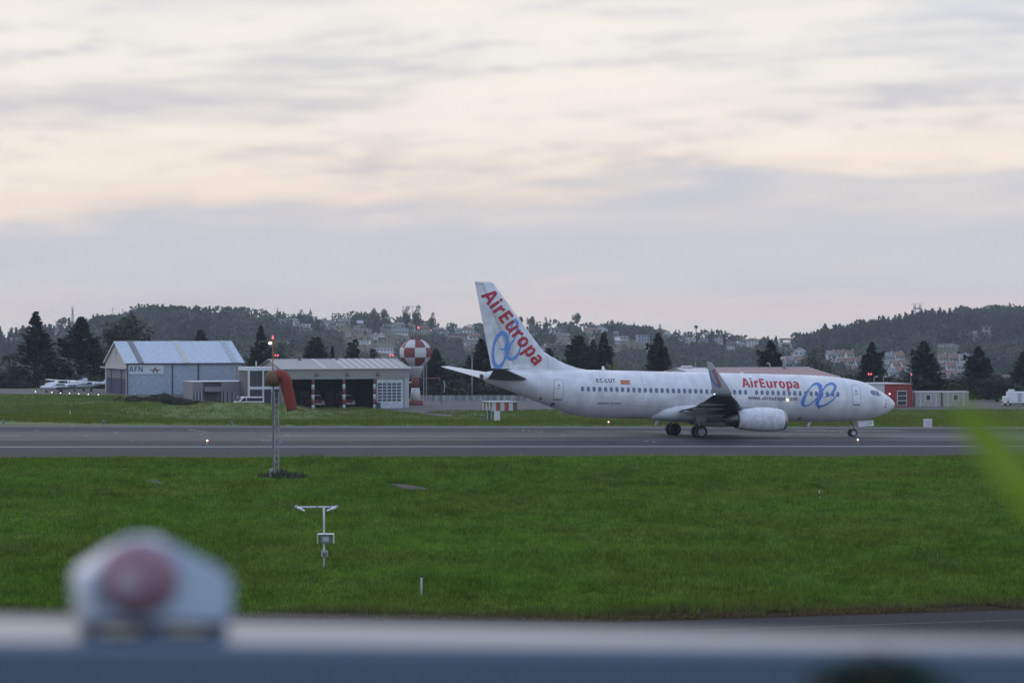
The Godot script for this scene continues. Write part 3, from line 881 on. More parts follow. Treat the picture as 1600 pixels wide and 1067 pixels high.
func build_trees() -> void:
	var dark := Color(0.02, 0.028, 0.013)
	var kinds := {}
	kinds["tall"] = [conifer_crown(12.0, 3.4, 250, dark, 2, 11, 1.1), trunk_mesh(12, 0.32), 12.0, 3.0]
	kinds["wide"] = [conifer_crown(12.0, 5.0, 360, dark, 3, 12, 1.15), trunk_mesh(12, 0.36), 12.0, 4.6]
	kinds["full"] = [conifer_crown(11.0, 3.3, 260, Color(0.018, 0.026, 0.013), 3, 13, 0.95), trunk_mesh(11, 0.32), 11.0, 3.1]
	kinds["slim"] = [conifer_crown(9.0, 0.75, 150, Color(0.028, 0.046, 0.024), 0, 14, 0.35), trunk_mesh(9, 0.15), 9.0, 0.75]
	kinds["bushy"] = [conifer_crown(9.0, 3.4, 250, Color(0.022, 0.031, 0.014), 4, 15, 0.7), trunk_mesh(9, 0.3), 9.0, 3.4]
	var r := broad_crown(11.0, 3.0, 60, 70, Color(0.022, 0.03, 0.015), 16, 0.22)
	kinds["round"] = [r[0], r[1], 11.0, 3.0]
	r = broad_crown(8.0, 2.6, 46, 26, Color(0.055, 0.06, 0.045), 17, 0.3, 0.34)
	kinds["sparse"] = [r[0], r[1], 8.0, 2.6]
	r = broad_crown(3.0, 1.6, 26, 60, Color(0.1, 0.13, 0.03), 18, 0.1, 0.3)
	kinds["shrub"] = [r[0], r[1], 3.0, 1.6]
	# bearing, top, width in the photograph; distance
	var list := [
		["tall", 55, 488, 64, 500, "tall dark conifer left of the light aircraft, its thin top above the hill"],
		["wide", 126, 496, 104, 505, "very broad dark conifer between the light aircraft and the pale hangar"],
		["round", 197, 490, 58, 490, "dense rounded dark tree rising behind the left end of the pale hangar roof"],
		["tall", 232, 526, 24, 500, "small dark treetop showing just over the pale hangar ridge, beside the rounded tree"],
		["bushy", 312, 516, 40, 500, "bushy treetop over the middle of the pale hangar ridge"],
		["wide", 407, 510, 58, 480, "dark conifer between the pale hangar and the fire station roof"],
		["sparse", 448, 532, 50, 490, "thin see-through tree behind the left end of the fire station roof"],
		["bushy", 494, 527, 58, 485, "broad bushy conifer behind the middle of the fire station roof"],
		["tall", 519, 541, 22, 488, "small pointed conifer right of the bushy one behind the fire station"],
		["slim", 547, 536, 11, 490, "left and shorter of two slender cypresses behind the fire station"],
		["slim", 555, 531, 11, 492, "right and taller of two slender cypresses behind the fire station"],
		["sparse", 568, 552, 26, 500, "low thin shrubby tree between the slender cypresses and the column cypress"],
		["slim", 582, 546, 12, 490, "lone blunt column cypress left of the checkered water tower"],
		["tall", 681, 546, 56, 500, "dark conifer partly behind the checkered water tower"],
		["bushy", 712, 572, 44, 510, "low dark tree left of the airliner's tail, above its far tailplane"],
		["wide", 752, 530, 80, 500, "dark conifer half hidden behind the airliner's tail fin"],
		["bushy", 856, 544, 44, 500, "dark treetop just in front of the airliner's tail fin"],
		["bushy", 905, 525, 62, 490, "ragged broad conifer above the airliner's rear cabin"],
		["full", 927, 531, 34, 500, "narrow conifer between the ragged and the pointed one above the rear cabin"],
		["tall", 944, 520, 44, 488, "pointed conifer above the airliner's registration letters"],
		["shrub", 957, 566, 26, 470, "yellowish green shrub top just over the airliner's fuselage"],
		["full", 1029, 521, 50, 490, "full dark conifer standing alone above the airliner's mid cabin"],
		["full", 1205, 533, 56, 490, "dark conifer behind the red striped roof, with a bent side branch"],
		["sparse", 1279, 541, 42, 500, "bare thin tree behind the right end of the red striped roof"],
		["full", 1363, 535, 48, 480, "dark conifer above the airliner's cockpit and the white wall"],
		["full", 1445, 533, 62, 485, "large dark conifer right of the red block, above the cream cabins"],
		["full", 1530, 542, 60, 480, "dark conifer behind the blurred green leaf"],
		["round", 1559, 585, 42, 465, "small round dark tree at the foot of the conifer behind the green leaf"],
		["tall", 1600, 550, 50, 490, "dark conifer cut off by the right edge, above the white truck"]]
	var made := {}
	for t in list:
		var k: Array = kinds[t[0]]
		var p := on(t[1], t[4])
		var sy: float = (H(t[2], t[4]) - p.y) / k[2]
		var sx: float = t[3] * t[4] / FOC / 1.36 / k[3]
		var o: Node3D
		rng.seed = int(t[1])
		if made.has(t[0]):
			o = copy(made[t[0]], t[5], p, rng.randf() * TAU, Vector3(sx, sy, sx))
		else:
			var kind_name: String = {"slim": "cypress_tree", "round": "broadleaf_tree", "sparse": "thin_tree", "shrub": "shrub"}.get(t[0], "conifer_tree")
			o = thing(kind_name, t[5], "shrub" if t[0] == "shrub" else "tree", p, 0.0, "trees along the airfield edge")
			put(o, "trunk", k[1], bark())
			put(o, "crown", k[0], leaf_mat())
			o.rotation.y = rng.randf() * TAU
			o.scale = Vector3(sx, sy, sx)
			made[t[0]] = o
	# palm at the left edge
	rng.seed = 40
	var pz := 500.0
	var pp := on(13, pz)
	var pt := thing("palm_tree", "small palm with a ragged head at the left edge, left of the tallest conifer", "tree", pp)
	var ph := H(556, pz) - pp.y
	put(pt, "trunk", MB.new().smooth(true).tube([Vector3(0, -0.3, 0), Vector3(0.1, ph * 0.5, 0), Vector3(0, ph, 0)], [0.28, 0.22, 0.2], 8).mesh(), bark())
	for k in 26:
		var m := MB.new()
		var az := TAU * k / 26.0 + rng.randf() * 0.3
		var up := rng.randf_range(-0.7, 1.1)
		var prev := Vector3(0, ph, 0)
		for j in 7:
			var f := (j + 1) / 7.0
			var p := Vector3(cos(az) * f * 1.5, ph + up * f * 1.3 - f * f * 0.9, sin(az) * f * 1.5)
			for s in 3:
				m.color(tone(Color(0.05, 0.065, 0.035), rng.randf_range(0.7, 1.3)))
				kite(m, prev.lerp(p, s / 3.0), ((p - prev).normalized() + Vector3(rng.randf_range(-1, 1), rng.randf_range(-0.9, 0.2), rng.randf_range(-1, 1))).normalized(), 0.5, 0.12)
			prev = p
		put(pt, "frond", m.mesh(), leaf_mat())

func blades_mesh(sd: int, n: int, h: float, spread: float, w: float) -> ArrayMesh:
	rng.seed = sd
	var m := MB.new()
	for i in n:
		var a := rng.randf() * TAU
		var p := Vector3(cos(a), 0, sin(a)) * spread * sqrt(rng.randf())
		var b := rng.randf() * TAU
		var s := Vector3(cos(b), 0, sin(b)) * w
		var hh := h * rng.randf_range(0.55, 1.1)
		var tip := p + Vector3(cos(a) * hh * rng.randf_range(0.1, 0.6), hh, sin(a) * hh * rng.randf_range(0.1, 0.6))
		m.color(Color(1, 1, 1) * rng.randf_range(0.8, 1.2))
		m.tri(p - s, p + s, tip)
	return m.mesh()

func multi(called: String, mesh: Mesh, mt: Material, where: Array, tint: Array) -> void:
	var mm := MultiMesh.new()
	mm.transform_format = MultiMesh.TRANSFORM_3D
	mm.use_colors = true
	mm.mesh = mesh
	mm.instance_count = where.size()
	for i in where.size():
		mm.set_instance_transform(i, where[i])
		mm.set_instance_color(i, tint[i])
	var o := MultiMeshInstance3D.new()
	o.name = numbered(called)
	o.multimesh = mm
	o.material_override = mt
	add_child(o)
	o.set_meta("kind", "stuff")

func grass_tint(x: float, z: float) -> Color:
	var a := n_patch.get_noise_2d(x * 3.0 + 300.0, z * 2.2)
	var b := n_patch.get_noise_2d(x * 14.0, z * 10.0 + 700.0)
	var k := 1.0 + 0.2 * a + 0.2 * b + 0.3 * minf(0.2, n_patch.get_noise_2d(x * 36.0, z * 12.0 - 300.0))
	var dry := clampf(0.5 * n_patch.get_noise_2d(x * 6.0 - 200.0, z * 6.0) + 0.15, 0.0, 0.4)
	return Color(0.104 + 0.06 * dry, 0.19 - 0.01 * dry, 0.02 + 0.018 * dry) * maxf(0.35, k)

func build_grass() -> void:
	rng.seed = 71
	var w1 := []
	var t1 := []
	var w2 := []
	var t2 := []
	for i in 380000:
		var z := 80.0 + 130.0 * pow(rng.randf(), 1.2)
		var x := rng.randf_range(-0.225, 0.225) * z
		var r := (x - GX) * SH - (z - GZ) * CH
		if r < 38.6 + rng.randf() * 1.0: continue
		if z < road_far(x) + verge(x) * rng.randf_range(0.75, 1.25): continue
		if bare(x, z): continue
		var lump := n_patch.get_noise_2d(x * 10.0, z * 8.0)
		var s := (0.75 + rng.randf() * 0.55 + lump * 0.9) * (1.0 + ss(150.0, 200.0, z) * 0.2)
		s *= lerpf(0.35, 1.0, ss(39.0, 44.0, r))
		if s < 0.3: s = 0.3
		var tr := Transform3D(Basis(Vector3.UP, rng.randf() * TAU).scaled(Vector3(1.1, s, 1.1)), Vector3(x, ground_at(x, z) - 0.01, -z))
		var c := grass_tint(x, z) * (rng.randf_range(0.4, 1.35) if rng.randf() < 0.8 else rng.randf_range(1.35, 2.2))
		var ed := z - road_far(x) - verge(x)
		if ed < 2.2: c = c.lerp(Color(0.12, 0.085, 0.05), rng.randf() * (1.0 - ed / 2.6))
		if r < 40.5 and rng.randf() < 0.35: c = c.lerp(Color(0.14, 0.11, 0.06), 0.6)
		if i % 2: w1.append(tr); t1.append(c)
		else: w2.append(tr); t2.append(c)
	var gm := mat("grass_blade", Color(1, 1, 1), 0.9)
	gm.metallic_specular = 0.2
	gm.vertex_color_use_as_albedo = true
	gm.backlight_enabled = true
	gm.backlight = Color(0.3, 0.35, 0.1)
	multi("grass", blades_mesh(1, 9, 0.2, 0.16, 0.011), gm, w1, t1)
	multi("grass", blades_mesh(2, 7, 0.25, 0.13, 0.012), gm, w2, t2)
	# the strip beyond the runway: longer, paler
	var w3 := []
	var t3 := []
	for i in 90000:
		var z := rng.randf_range(258.0, 445.0)
		var x := rng.randf_range(-0.225, 0.225) * z
		var r := (x - GX) * SH - (z - GZ) * CH
		if r > far_edge(x) - 0.4 - rng.randf(): continue
		if not far_grass(x, z): continue
		var near_edge := ss(-27.0, -34.0, r)
		var lump := n_patch.get_noise_2d(x * 6.0, z * 3.0)
		var s := rng.randf_range(0.7, 1.3) * (0.8 + 0.5 * lump) * lerpf(0.5, 1.0, near_edge)
		w3.append(Transform3D(Basis(Vector3.UP, rng.randf() * TAU).scaled(Vector3(1.3, maxf(0.3, s), 1.3)), Vector3(x, ground_at(x, z) - 0.02, -z)))
		var c := grass_tint(x, z).lerp(Color(0.115, 0.13, 0.022), 0.5) * rng.randf_range(0.6, 1.4)
		c = c.lerp(Color(0.15, 0.13, 0.075), ss(0.1, 0.6, n_patch.get_noise_2d(x * 4.0, z * 1.6 + 90.0)) * 0.7)
		t3.append(c)
	multi("grass", blades_mesh(3, 8, 0.34, 0.3, 0.02), gm, w3, t3)
	var w5 := []
	var t5 := []
	for i in 9000:
		var x := rng.randf_range(-18.0, 18.0)
		var vg := verge(x)
		var z := road_far(x) + vg * pow(rng.randf(), 0.6) * 1.1
		if n_fine.get_noise_2d(x * 12.0, z * 12.0) < -0.15: continue
		w5.append(Transform3D(Basis(Vector3.UP, rng.randf() * TAU).scaled(Vector3(1.0, rng.randf_range(0.15, 0.6), 1.0)), Vector3(x, runway_plane(x, z) + 0.015, -z)))
		t5.append(Color(0.13, 0.085, 0.045).lerp(Color(0.1, 0.12, 0.03), rng.randf() * 0.5) * rng.randf_range(0.5, 1.4))
	multi("dry_grass", blades_mesh(5, 7, 0.22, 0.14, 0.012), gm, w5, t5)
	# pale seed heads scattered through the near field
	var w4 := []
	var t4 := []
	for i in 5000:
		var z := rng.randf_range(92.0, 205.0)
		var x := rng.randf_range(-0.225, 0.225) * z
		if (x - GX) * SH - (z - GZ) * CH < 36.0 or z < road_far(x) + 1.0: continue
		if n_patch.get_noise_2d(x * 8.0, z * 8.0) < 0.05: continue
		w4.append(Transform3D(Basis(Vector3.UP, rng.randf() * TAU).scaled(Vector3.ONE * rng.randf_range(0.8, 1.3)), Vector3(x, ground_at(x, z), -z)))
		t4.append(Color(0.2, 0.2, 0.12) * rng.randf_range(0.7, 1.3))
	multi("grass_seed_heads", blades_mesh(4, 3, 0.42, 0.12, 0.012), gm, w4, t4)

var bare_spots := [[-5.6, 156.0, 0.95, 3.6], [-19.6, 157.8, 0.5, 2.0], [17.0, 147.0, 0.5, 1.2]]
func bare(x: float, z: float) -> bool:
	for b in bare_spots:
		var e: float = pow((x - b[0] + (z - b[1]) * 0.25) / b[2], 2) + pow((z - b[1]) / b[3], 2)
		if e < 1.0 + 0.5 * n_fine.get_noise_2d(x * 20.0, z * 8.0): return true
	return false

func verge(x: float) -> float:                          # width of the bare strip between road and grass
	return 0.7 + 0.9 * ss(-4.0, 10.0, x) + 0.5 * n_fine.get_noise_2d(x * 9.0, 40.0)

func road_far(x: float) -> float:                       # far edge of the perimeter road
	return 83.6 + 0.44 * (x - 3.0) if x > 3.0 else 83.6 - 0.02 * (3.0 - x)

func far_edge(x: float) -> float:                       # far edge of the runway's pavement, in runway coordinates
	return -25.2 - 9.5 * ss(-32.0, -47.0, x)

var apron_edge := [[0, 616.5], [90, 617], [200, 619.5], [280, 624], [330, 628], [380, 630], [440, 631], [480, 633], [560, 637.5], [600, 640.5], [640, 645], [680, 650], [705, 651.5], [709, 651], [711, 641.5], [900, 641], [1380, 640.5], [1600, 640.5]]
func apron_z(px: float) -> float:
	var py := table(apron_edge, px)
	var z := 300.0
	while z < 470.0 and H(py, z) > ground_at(X(px, z), z): z += 1.0
	return z
var apron_cache := PackedFloat32Array()
func far_grass(x: float, z: float) -> bool:
	var px := x / z * FOC + 800.0
	var k := clampf((px + 100.0) / 6.0, 0.0, apron_cache.size() - 2.0)
	if z < lerpf(apron_cache[int(k)], apron_cache[int(k) + 1], k - int(k)): return true
	return island(px, (EYE - ground_at(x, z)) * FOC / z + 507.0)
func island(px: float, py: float) -> bool:
	return px > 664.0 and px < 716.0 and absf(py - 645.2) < 3.4 * sqrt(clampf((px - 664.0) / 40.0, 0.0, 1.0))

func build_forest() -> void:
	var kinds := []
	for k in 3:
		rng.seed = 300 + k
		var m := MB.new()
		for i in 46:
			var v := Vector3(rng.randfn(), rng.randfn(), rng.randfn()).normalized()
			var p := Vector3(v.x * 2.6, 4.2 + v.y * 3.2, v.z * 2.6) * rng.randf_range(0.75, 1.05)
			for j in 3:
				m.color(Color(1, 1, 1) * rng.randf_range(0.6, 1.4))
				kite(m, p, (v + Vector3(rng.randf_range(-1, 1), rng.randf_range(-1, 1), rng.randf_range(-1, 1))).normalized(), rng.randf_range(1.0, 1.9), 0.36)
		kinds.append(m.mesh())
	for k in 2:
		rng.seed = 320 + k
		var m := MB.new()
		for i in 70:
			var t := rng.randf()
			var az := rng.randf() * TAU
			var d := Vector3(cos(az), 0.3, sin(az))
			m.color(Color(1, 1, 1) * rng.randf_range(0.6, 1.3))
			kite(m, Vector3(0, 0.8 + t * 6.6, 0), d.normalized(), (1.0 - t) * 2.4 + 0.5, 0.4)
			kite(m, Vector3(0, 1.0 + t * 6.6, 0) + d * (1 - t), Vector3(rng.randf_range(-1, 1), 0.5, rng.randf_range(-1, 1)).normalized(), 0.9, 0.4)
		kinds.append(m.mesh())
	var ws := [[], [], [], [], []]
	var ts := [[], [], [], [], []]
	rng.seed = 77
	for i in 26000:
		var z := rng.randf_range(1120.0, 1830.0)
		var x := rng.randf_range(-0.215, 0.215) * z
		var px := x / z * FOC + 800.0
		var f := n_hill.get_noise_2d(x * 2.2 + 40.0, z * 2.2)
		var keep := 0.95
		if f < -0.12 and px > 420 and px < 1240: keep = 0.35
		if rng.randf() > keep: continue
		var low := blocked(x, z)
		if low and rng.randf() < 0.6: continue
		var spruce := n_hill.get_noise_2d(x * 1.1 - 90.0, z * 0.6) + (0.28 if px > 1180 or px < 330 else -0.25) + rng.randf_range(-0.3, 0.3) > 0.15
		var k := rng.randi() % 3
		if spruce: k = 3 + rng.randi() % 2
		var s := rng.randf_range(0.55, 1.15) * (1.0 + 0.25 * f)
		if px > 420 and px < 1240: s *= 0.85
		if low: s *= 0.22
		ws[k].append(Transform3D(Basis(Vector3.UP, rng.randf() * TAU).scaled(Vector3(s * rng.randf_range(0.9, 1.25), s * rng.randf_range(0.85, 1.2), s)), Vector3(x, ground_at(x, z) - 0.4, -z)))
		var c := Color(0.06, 0.078, 0.05).lerp(Color(0.105, 0.116, 0.08), clampf(0.35 + f + rng.randf_range(-0.35, 0.35), 0.0, 1.0))
		if spruce: c = c * 0.75
		ts[k].append(c)
	for k in 5: multi("forest", kinds[k], leaf_mat(), ws[k], ts[k])

var clear := []                                          # house places on the hill: x, z, half width
func blocked(x: float, z: float) -> bool:
	for c in clear:
		if z < c[1] + 9.0 and z > c[1] - c[3] and absf(x - c[0] * z / c[1]) < c[2] + 2.5: return true
	return false

# ------------------------------------------------------------------ camera, sky, light
func srgb(r: float, g: float, b: float) -> Vector3:
	var c := Color(r / 255.0, g / 255.0, b / 255.0).srgb_to_linear()
	return Vector3(c.r, c.g, c.b)

var sky_rows := []
var n_wisp := FastNoiseLite.new()
var n_band := FastNoiseLite.new()
func sky_color(az: float, el: float) -> Vector3:          # radians; az 0 straight ahead, to the right positive
	if el < 0.0: return srgb(224, 213, 212) * 0.73
	var e := rad_to_deg(el)
	var a := rad_to_deg(az)
	# an even dusk sky: warm and pale towards the low west, bluer overhead and behind
	var west := cos(az + 0.25) * 0.5 + 0.5
	var c := Vector3.ZERO
	var stops := [[0.0, srgb(221, 213, 213)], [0.4, srgb(218, 211, 213)], [0.9, srgb(212, 209, 214)], [1.6, srgb(209, 210, 217)], [2.4, srgb(237, 225, 216)], [3.1, srgb(249, 237, 224)], [4.2, srgb(246, 239, 231)], [5.4, srgb(246, 242, 236)], [6.4, srgb(238, 236, 235)], [10.0, srgb(224, 228, 234)], [22.0, Vector3(0.6, 0.71, 0.94)], [50.0, Vector3(0.48, 0.64, 1.0)], [90.0, Vector3(0.43, 0.61, 1.0)]]
	for i in stops.size() - 1:
		if e <= stops[i + 1][0]:
			c = stops[i][1].lerp(stops[i + 1][1], smoothstep(stops[i][0], stops[i + 1][0], e))
			break
	var cool := Vector3(0.54, 0.68, 0.94)
	c = c.lerp(cool, (1.0 - west) * 0.9 * (1.0 - ss(20.0, 60.0, e)))
	# cloud sheets: long streaks near the horizon, rounder higher up
	var st := lerpf(1.0, 0.22, ss(5.0, 40.0, e))
	var u := a * 6.0 * lerpf(1.0, 2.2, ss(4.0, 40.0, e))
	var v := (e - 0.03 * a) * 46.0 * st
	var warp := n_wisp.get_noise_2d(u * 0.5 + 31.0, v * 0.35) * 26.0
	var big := n_band.get_noise_2d(u * 0.55, v * 0.55 + warp * 0.5)
	var mid := n_wisp.get_noise_2d(u * 1.5 + 200.0, v * 1.7 + warp)
	var fine := n_wisp.get_noise_2d(u * 4.0 - 70.0, v * 5.0 + warp * 2.0)
	# thin drawn-out wisps, some level, some slanting up to the right
	var hair := 1.0 - absf(n_wisp.get_noise_2d(u * 1.7 + 400.0, v * 4.2 + warp * 3.0)) * 2.6
	var slant := 1.0 - absf(n_wisp.get_noise_2d(u * 1.3 + 900.0 + v * 0.9, v * 3.0 - u * 2.4 + warp * 1.6)) * 3.4
	var patchy := ss(-0.2, 0.15, n_band.get_noise_2d(u * 0.8 - 500.0, v * 0.5 + 60.0))
	var wisps := maxf(0.0, hair) * 0.6 * (1.0 - patchy) + maxf(0.0, slant) * 1.0 * patchy
	var grey := srgb(196, 197, 207)
	var pale := srgb(255, 248, 236)
	var s := big * 0.8 + mid * 0.85 + fine * 0.5
	# the broad lavender bank low down, its upper edge climbing to the right
	var edge := 2.35 + 0.9 * ss(-1.0, 9.5, a) - 0.25 * ss(-5.0, -10.0, a) + mid * 0.5 + big * 0.45 + fine * 0.25
	var bank := ss(edge + 0.32, edge - 0.38, e) * ss(0.25, 1.2, e) * ss(80.0, 30.0, absf(a))
	c = c.lerp(srgb(205, 207, 216), clampf(bank * (0.62 + 0.35 * mid + 0.3 * fine), 0.0, 0.95))
	c = c.lerp(grey, clampf(s * 0.85 + (wisps - 0.22) * 0.85, 0.0, 0.85) * (1.0 - bank * 0.75) * lerpf(0.4, 0.8, ss(1.0, 3.0, e)))
	c = c.lerp(pale, clampf(-s * 0.95, 0.0, 0.75) * (1.0 - bank * 0.8) * lerpf(0.3, 1.0, ss(1.8, 3.0, e)) * west)
	# peach glow just over the bank's edge
	var rim := exp(-pow((e - edge - 0.35) / 0.4, 2)) * ss(60.0, 20.0, absf(a))
	c = c.lerp(srgb(249, 233, 219), clampf(rim * (0.5 - s), 0.0, 0.5))
	# cooler towards the right, higher up
	c = c.lerp(srgb(208, 212, 222), 0.55 * ss(2.0, 11.0, a) * ss(3.8, 6.2, e) * ss(70.0, 40.0, absf(a)) * (0.75 + fine))
	# thin peach streaks under the bank
	var pk := exp(-pow((e - 0.98 - 0.05 * (a - 4.0) + mid * 0.12) / 0.09, 2)) * ss(-1.0, 2.0, a) * ss(0.0, 0.3, n_wisp.get_noise_2d(u * 0.8 + 9.0, 3.0) + 0.25)
	pk += 0.9 * exp(-pow((e - 0.3 + mid * 0.1) / 0.22, 2)) * ss(-3.0, 2.0, a)
	c = c.lerp(srgb(233, 216, 212), clampf(pk, 0, 1) * 0.65 * ss(60.0, 30.0, absf(a)))
	return c * lerpf(0.73, 0.92, maxf(1.0 - west, ss(9.0, 25.0, e)))

func build_sky() -> Image:
	n_wisp.seed = 21; n_wisp.frequency = 0.012; n_wisp.fractal_octaves = 4
	n_band.seed = 5; n_band.frequency = 0.012; n_band.fractal_octaves = 3
	var w := 4096
	var h := 2048
	var small := Image.create(512, 256, false, Image.FORMAT_RGBF)
	for y in 256:                                            # straight ahead lies at the picture's left and right edge
		for x in 512:
			var c := sky_color(wrapf((x + 0.5) / 512.0 * TAU, -PI, PI), (0.5 - (y + 0.5) / 256.0) * PI)
			small.set_pixel(x, y, Color(c.x, c.y, c.z))
	small.resize(w, h, Image.INTERPOLATE_CUBIC)
	# the region round the view in full detail
	for y in range(760, 1030):
		for i in range(-400, 400):
			var x := posmod(i, w)
			var c := sky_color((i + 0.5) / w * TAU, (0.5 - (y + 0.5) / h) * PI)
			var old := small.get_pixel(x, y)
			var k := minf(ss(-400, -350, i), ss(400, 350, i)) * ss(760, 800, y)
			small.set_pixel(x, y, old.lerp(Color(c.x, c.y, c.z), k))
	return small

func setup() -> void:
	var cam := Camera3D.new()
	cam.name = "camera"
	add_child(cam)
	cam.position = Vector3(0, EYE, 0)
	cam.rotation.x = atan(26.5 / FOC) * -1.0
	var at := CameraAttributesPhysical.new()
	at.frustum_focal_length = 24.0 * FOC / 1067.0
	at.frustum_focus_distance = 235.0
	at.frustum_near = 0.1
	at.frustum_far = 6000.0
	at.exposure_aperture = at.frustum_focal_length / 27.0
	cam.attributes = at
	cam.current = true
	var env := Environment.new()
	env.background_mode = Environment.BG_SKY
	var pm := PanoramaSkyMaterial.new()
	pm.panorama = ImageTexture.create_from_image(build_sky())
	var sk := Sky.new()
	sk.sky_material = pm
	env.sky = sk
	env.tonemap_mode = Environment.TONE_MAPPER_LINEAR
	env.tonemap_exposure = 1.32
	env.background_energy_multiplier = 1.0
	env.fog_enabled = true
	env.fog_density = 0.000105
	env.fog_light_color = Color(0.9, 0.95, 1.0)
	env.sdfgi_enabled = true
	env.ssao_enabled = true
	env.ssil_enabled = true
	var we := WorldEnvironment.new()
	we.name = "environment"
	we.environment = env
	add_child(we)
	var sun := DirectionalLight3D.new()
	sun.name = "sun"
	sun.light_energy = 0.16
	sun.light_angular_distance = 25.0
	sun.light_color = Color(1.0, 0.9, 0.8)
	sun.shadow_enabled = true
	add_child(sun)
	sun.look_at_from_position(Vector3.ZERO, Vector3(0.55, -0.42, 0.72))

# ------------------------------------------------------------------ ground, runway, roads
func grass_tex(key: String, sd: int, freq: float, c0: Color, c1: Color, c2: Color) -> NoiseTexture2D:
	var t := noise_tex(key, freq, 0, 1, sd, 5)
	var g := Gradient.new()
	g.set_color(0, c0.linear_to_srgb()); g.set_color(1, c2.linear_to_srgb())
	g.add_point(0.5, c1.linear_to_srgb())
	t.color_ramp = g
	return t

func build_ground() -> void:
	for px in range(-100, 1710, 6): apron_cache.append(apron_z(px))
	var xs := [-900.0, -500.0, -300.0, -200.0, -150.0] + steps(-120, 120, 2.5) + [150.0, 200.0, 300.0, 500.0, 900.0]
	var zs := [-200.0, 0.0, 50.0] + steps(70, 100, 1.5) + steps(102.5, 300, 2.5) + steps(304, 480, 4) + steps(490, 700, 10)
	var m := MB.new().smooth(true)
	sheet(m, xs, zs)
	var gt := grass_tex("turf", 31, 0.02, Color(0.045, 0.08, 0.008), Color(0.068, 0.12, 0.01), Color(0.1, 0.14, 0.02))
	struct("ground", m, mat("turf", Color(1, 1, 1), 0.95, 0.0, gt, 0.21, true))
	var hm := MB.new().smooth(true)
	sheet(hm, steps(-900, 900, 15), steps(700, 1100, 40) + steps(1112, 1830, 12) + steps(1900, 2700, 100))
	struct("hill", hm, mat("hill_turf", Color(1, 1, 1), 0.95, 0.0, grass_tex("hill_turf", 33, 0.02, Color(0.03, 0.04, 0.02), Color(0.06, 0.06, 0.035), Color(0.1, 0.085, 0.055)), 0.012, true))
	# runway
	var asphalt := mat("asphalt", lin(0.042, 0.051, 0.06), 0.78, 0.0, noise_tex("asphalt", 0.035, 0.7, 1.0, 41, 5), 0.06, true)
	var rm := MB.new()
	var a_s := steps(-260, 300, 20)
	for i in a_s.size() - 1:
		rw_rect(rm, a_s[i], a_s[i + 1], -24.6, 32.2, 0.03)
	# the pavement flares where a taxiway joins, far side, left
	for i in 24:
		var a0 := -56.0 - i * 4.0
		var f0 := far_flare(a0)
		var f1 := far_flare(a0 - 4.0)
		rm.quad(rw(a0 - 4.0, -25.2, 0.03), rw(a0, -25.2, 0.03), rw(a0, f0, 0.03), rw(a0 - 4.0, f1, 0.03))
	asphalt.metallic_specular = 0.25
	var R := struct("runway", rm, asphalt)
	var wear := mat("tyre_wear", lin(0.036, 0.039, 0.043), 0.75, 0.0, noise_tex("streak", 0.02, 0.86, 1.0, 43, 4), 0.05, true)
	var wm := MB.new()
	rw_rect(wm, -260, 300, -9.0, 10.5, 0.034)
	part(R, "worn_lane", wm, wear)
	rng.seed = 4
	for k in 14:
		var sm := MB.new()
		var r0 := rng.randf_range(-8.0, 19.0)
		var a0 := rng.randf_range(-90.0, 30.0)
		var len := rng.randf_range(15.0, 60.0)
		var wd := rng.randf_range(0.15, 0.5)
		for i in 12:
			var q0 := a0 + len * i / 12.0
			var q1 := a0 + len * (i + 1) / 12.0
			var w0 := wd * sin(PI * i / 12.0)
			var w1 := wd * sin(PI * (i + 1) / 12.0)
			sm.quad(rw(q0, r0 + w0, 0.036), rw(q1, r0 + w1, 0.036), rw(q1, r0 - w1, 0.036), rw(q0, r0 - w0, 0.036))
		part(R, "rubber_mark", sm, mat("rubber_mark", lin(0.03, 0.031, 0.033), 0.8))
	for k in 16:
		var sm := MB.new()
		var a0 := -85.0 + k * 8.5 + rng.randf_range(-2.0, 2.0)
		var r0 := rng.randf_range(-20.0, 8.0)
		var pv := [a0, r0]
		for i in 9:
			var nx := [pv[0] + rng.randf_range(-0.6, 0.6), pv[1] + rng.randf_range(1.0, 2.6)]
			if nx[1] > 31.0: break
			sm.quad(rw(pv[0] - 0.07, pv[1], 0.037), rw(nx[0] - 0.07, nx[1], 0.037), rw(nx[0] + 0.07, nx[1], 0.037), rw(pv[0] + 0.07, pv[1], 0.037))
			pv = nx
		part(R, "crack_seal", sm, mat("crack_seal", lin(0.025, 0.026, 0.028), 0.7))
	for k in 7:
		var sm := MB.new()
		var a0 := rng.randf_range(-85.0, 40.0)
		var r0 := rng.randf_range(-18.0, 22.0)
		rw_rect(sm, a0, a0 + rng.randf_range(6.0, 16.0), r0, r0 + rng.randf_range(2.5, 5.0), 0.0355)
		part(R, "asphalt_patch", sm, mat("asphalt_patch_%d" % (k % 2), [lin(0.045, 0.05, 0.056), lin(0.062, 0.068, 0.075)][k % 2], 0.75, 0.0, noise_tex("asphalt", 0.035, 0.7, 1.0, 41, 5), 0.1, true))
	var paint := mat("runway_paint", lin(0.5, 0.5, 0.5), 0.7, 0.0, noise_tex("worn", 0.04, 0.6, 1.0, 44, 4), 0.3, true)
	for q in [[21.3, 22.3], [-22.4, -21.6]]:
		var m2 := MB.new()
		rw_rect(m2, -260, 300, q[0], q[1], 0.038)
		part(R, "edge_stripe", m2, paint)
	for k in range(-5, 6):
		var m2 := MB.new()
		rw_rect(m2, -36.5 + k * 50.0, -6.5 + k * 50.0, -0.25, 0.25, 0.038)
		part(R, "centre_dash", m2, paint)
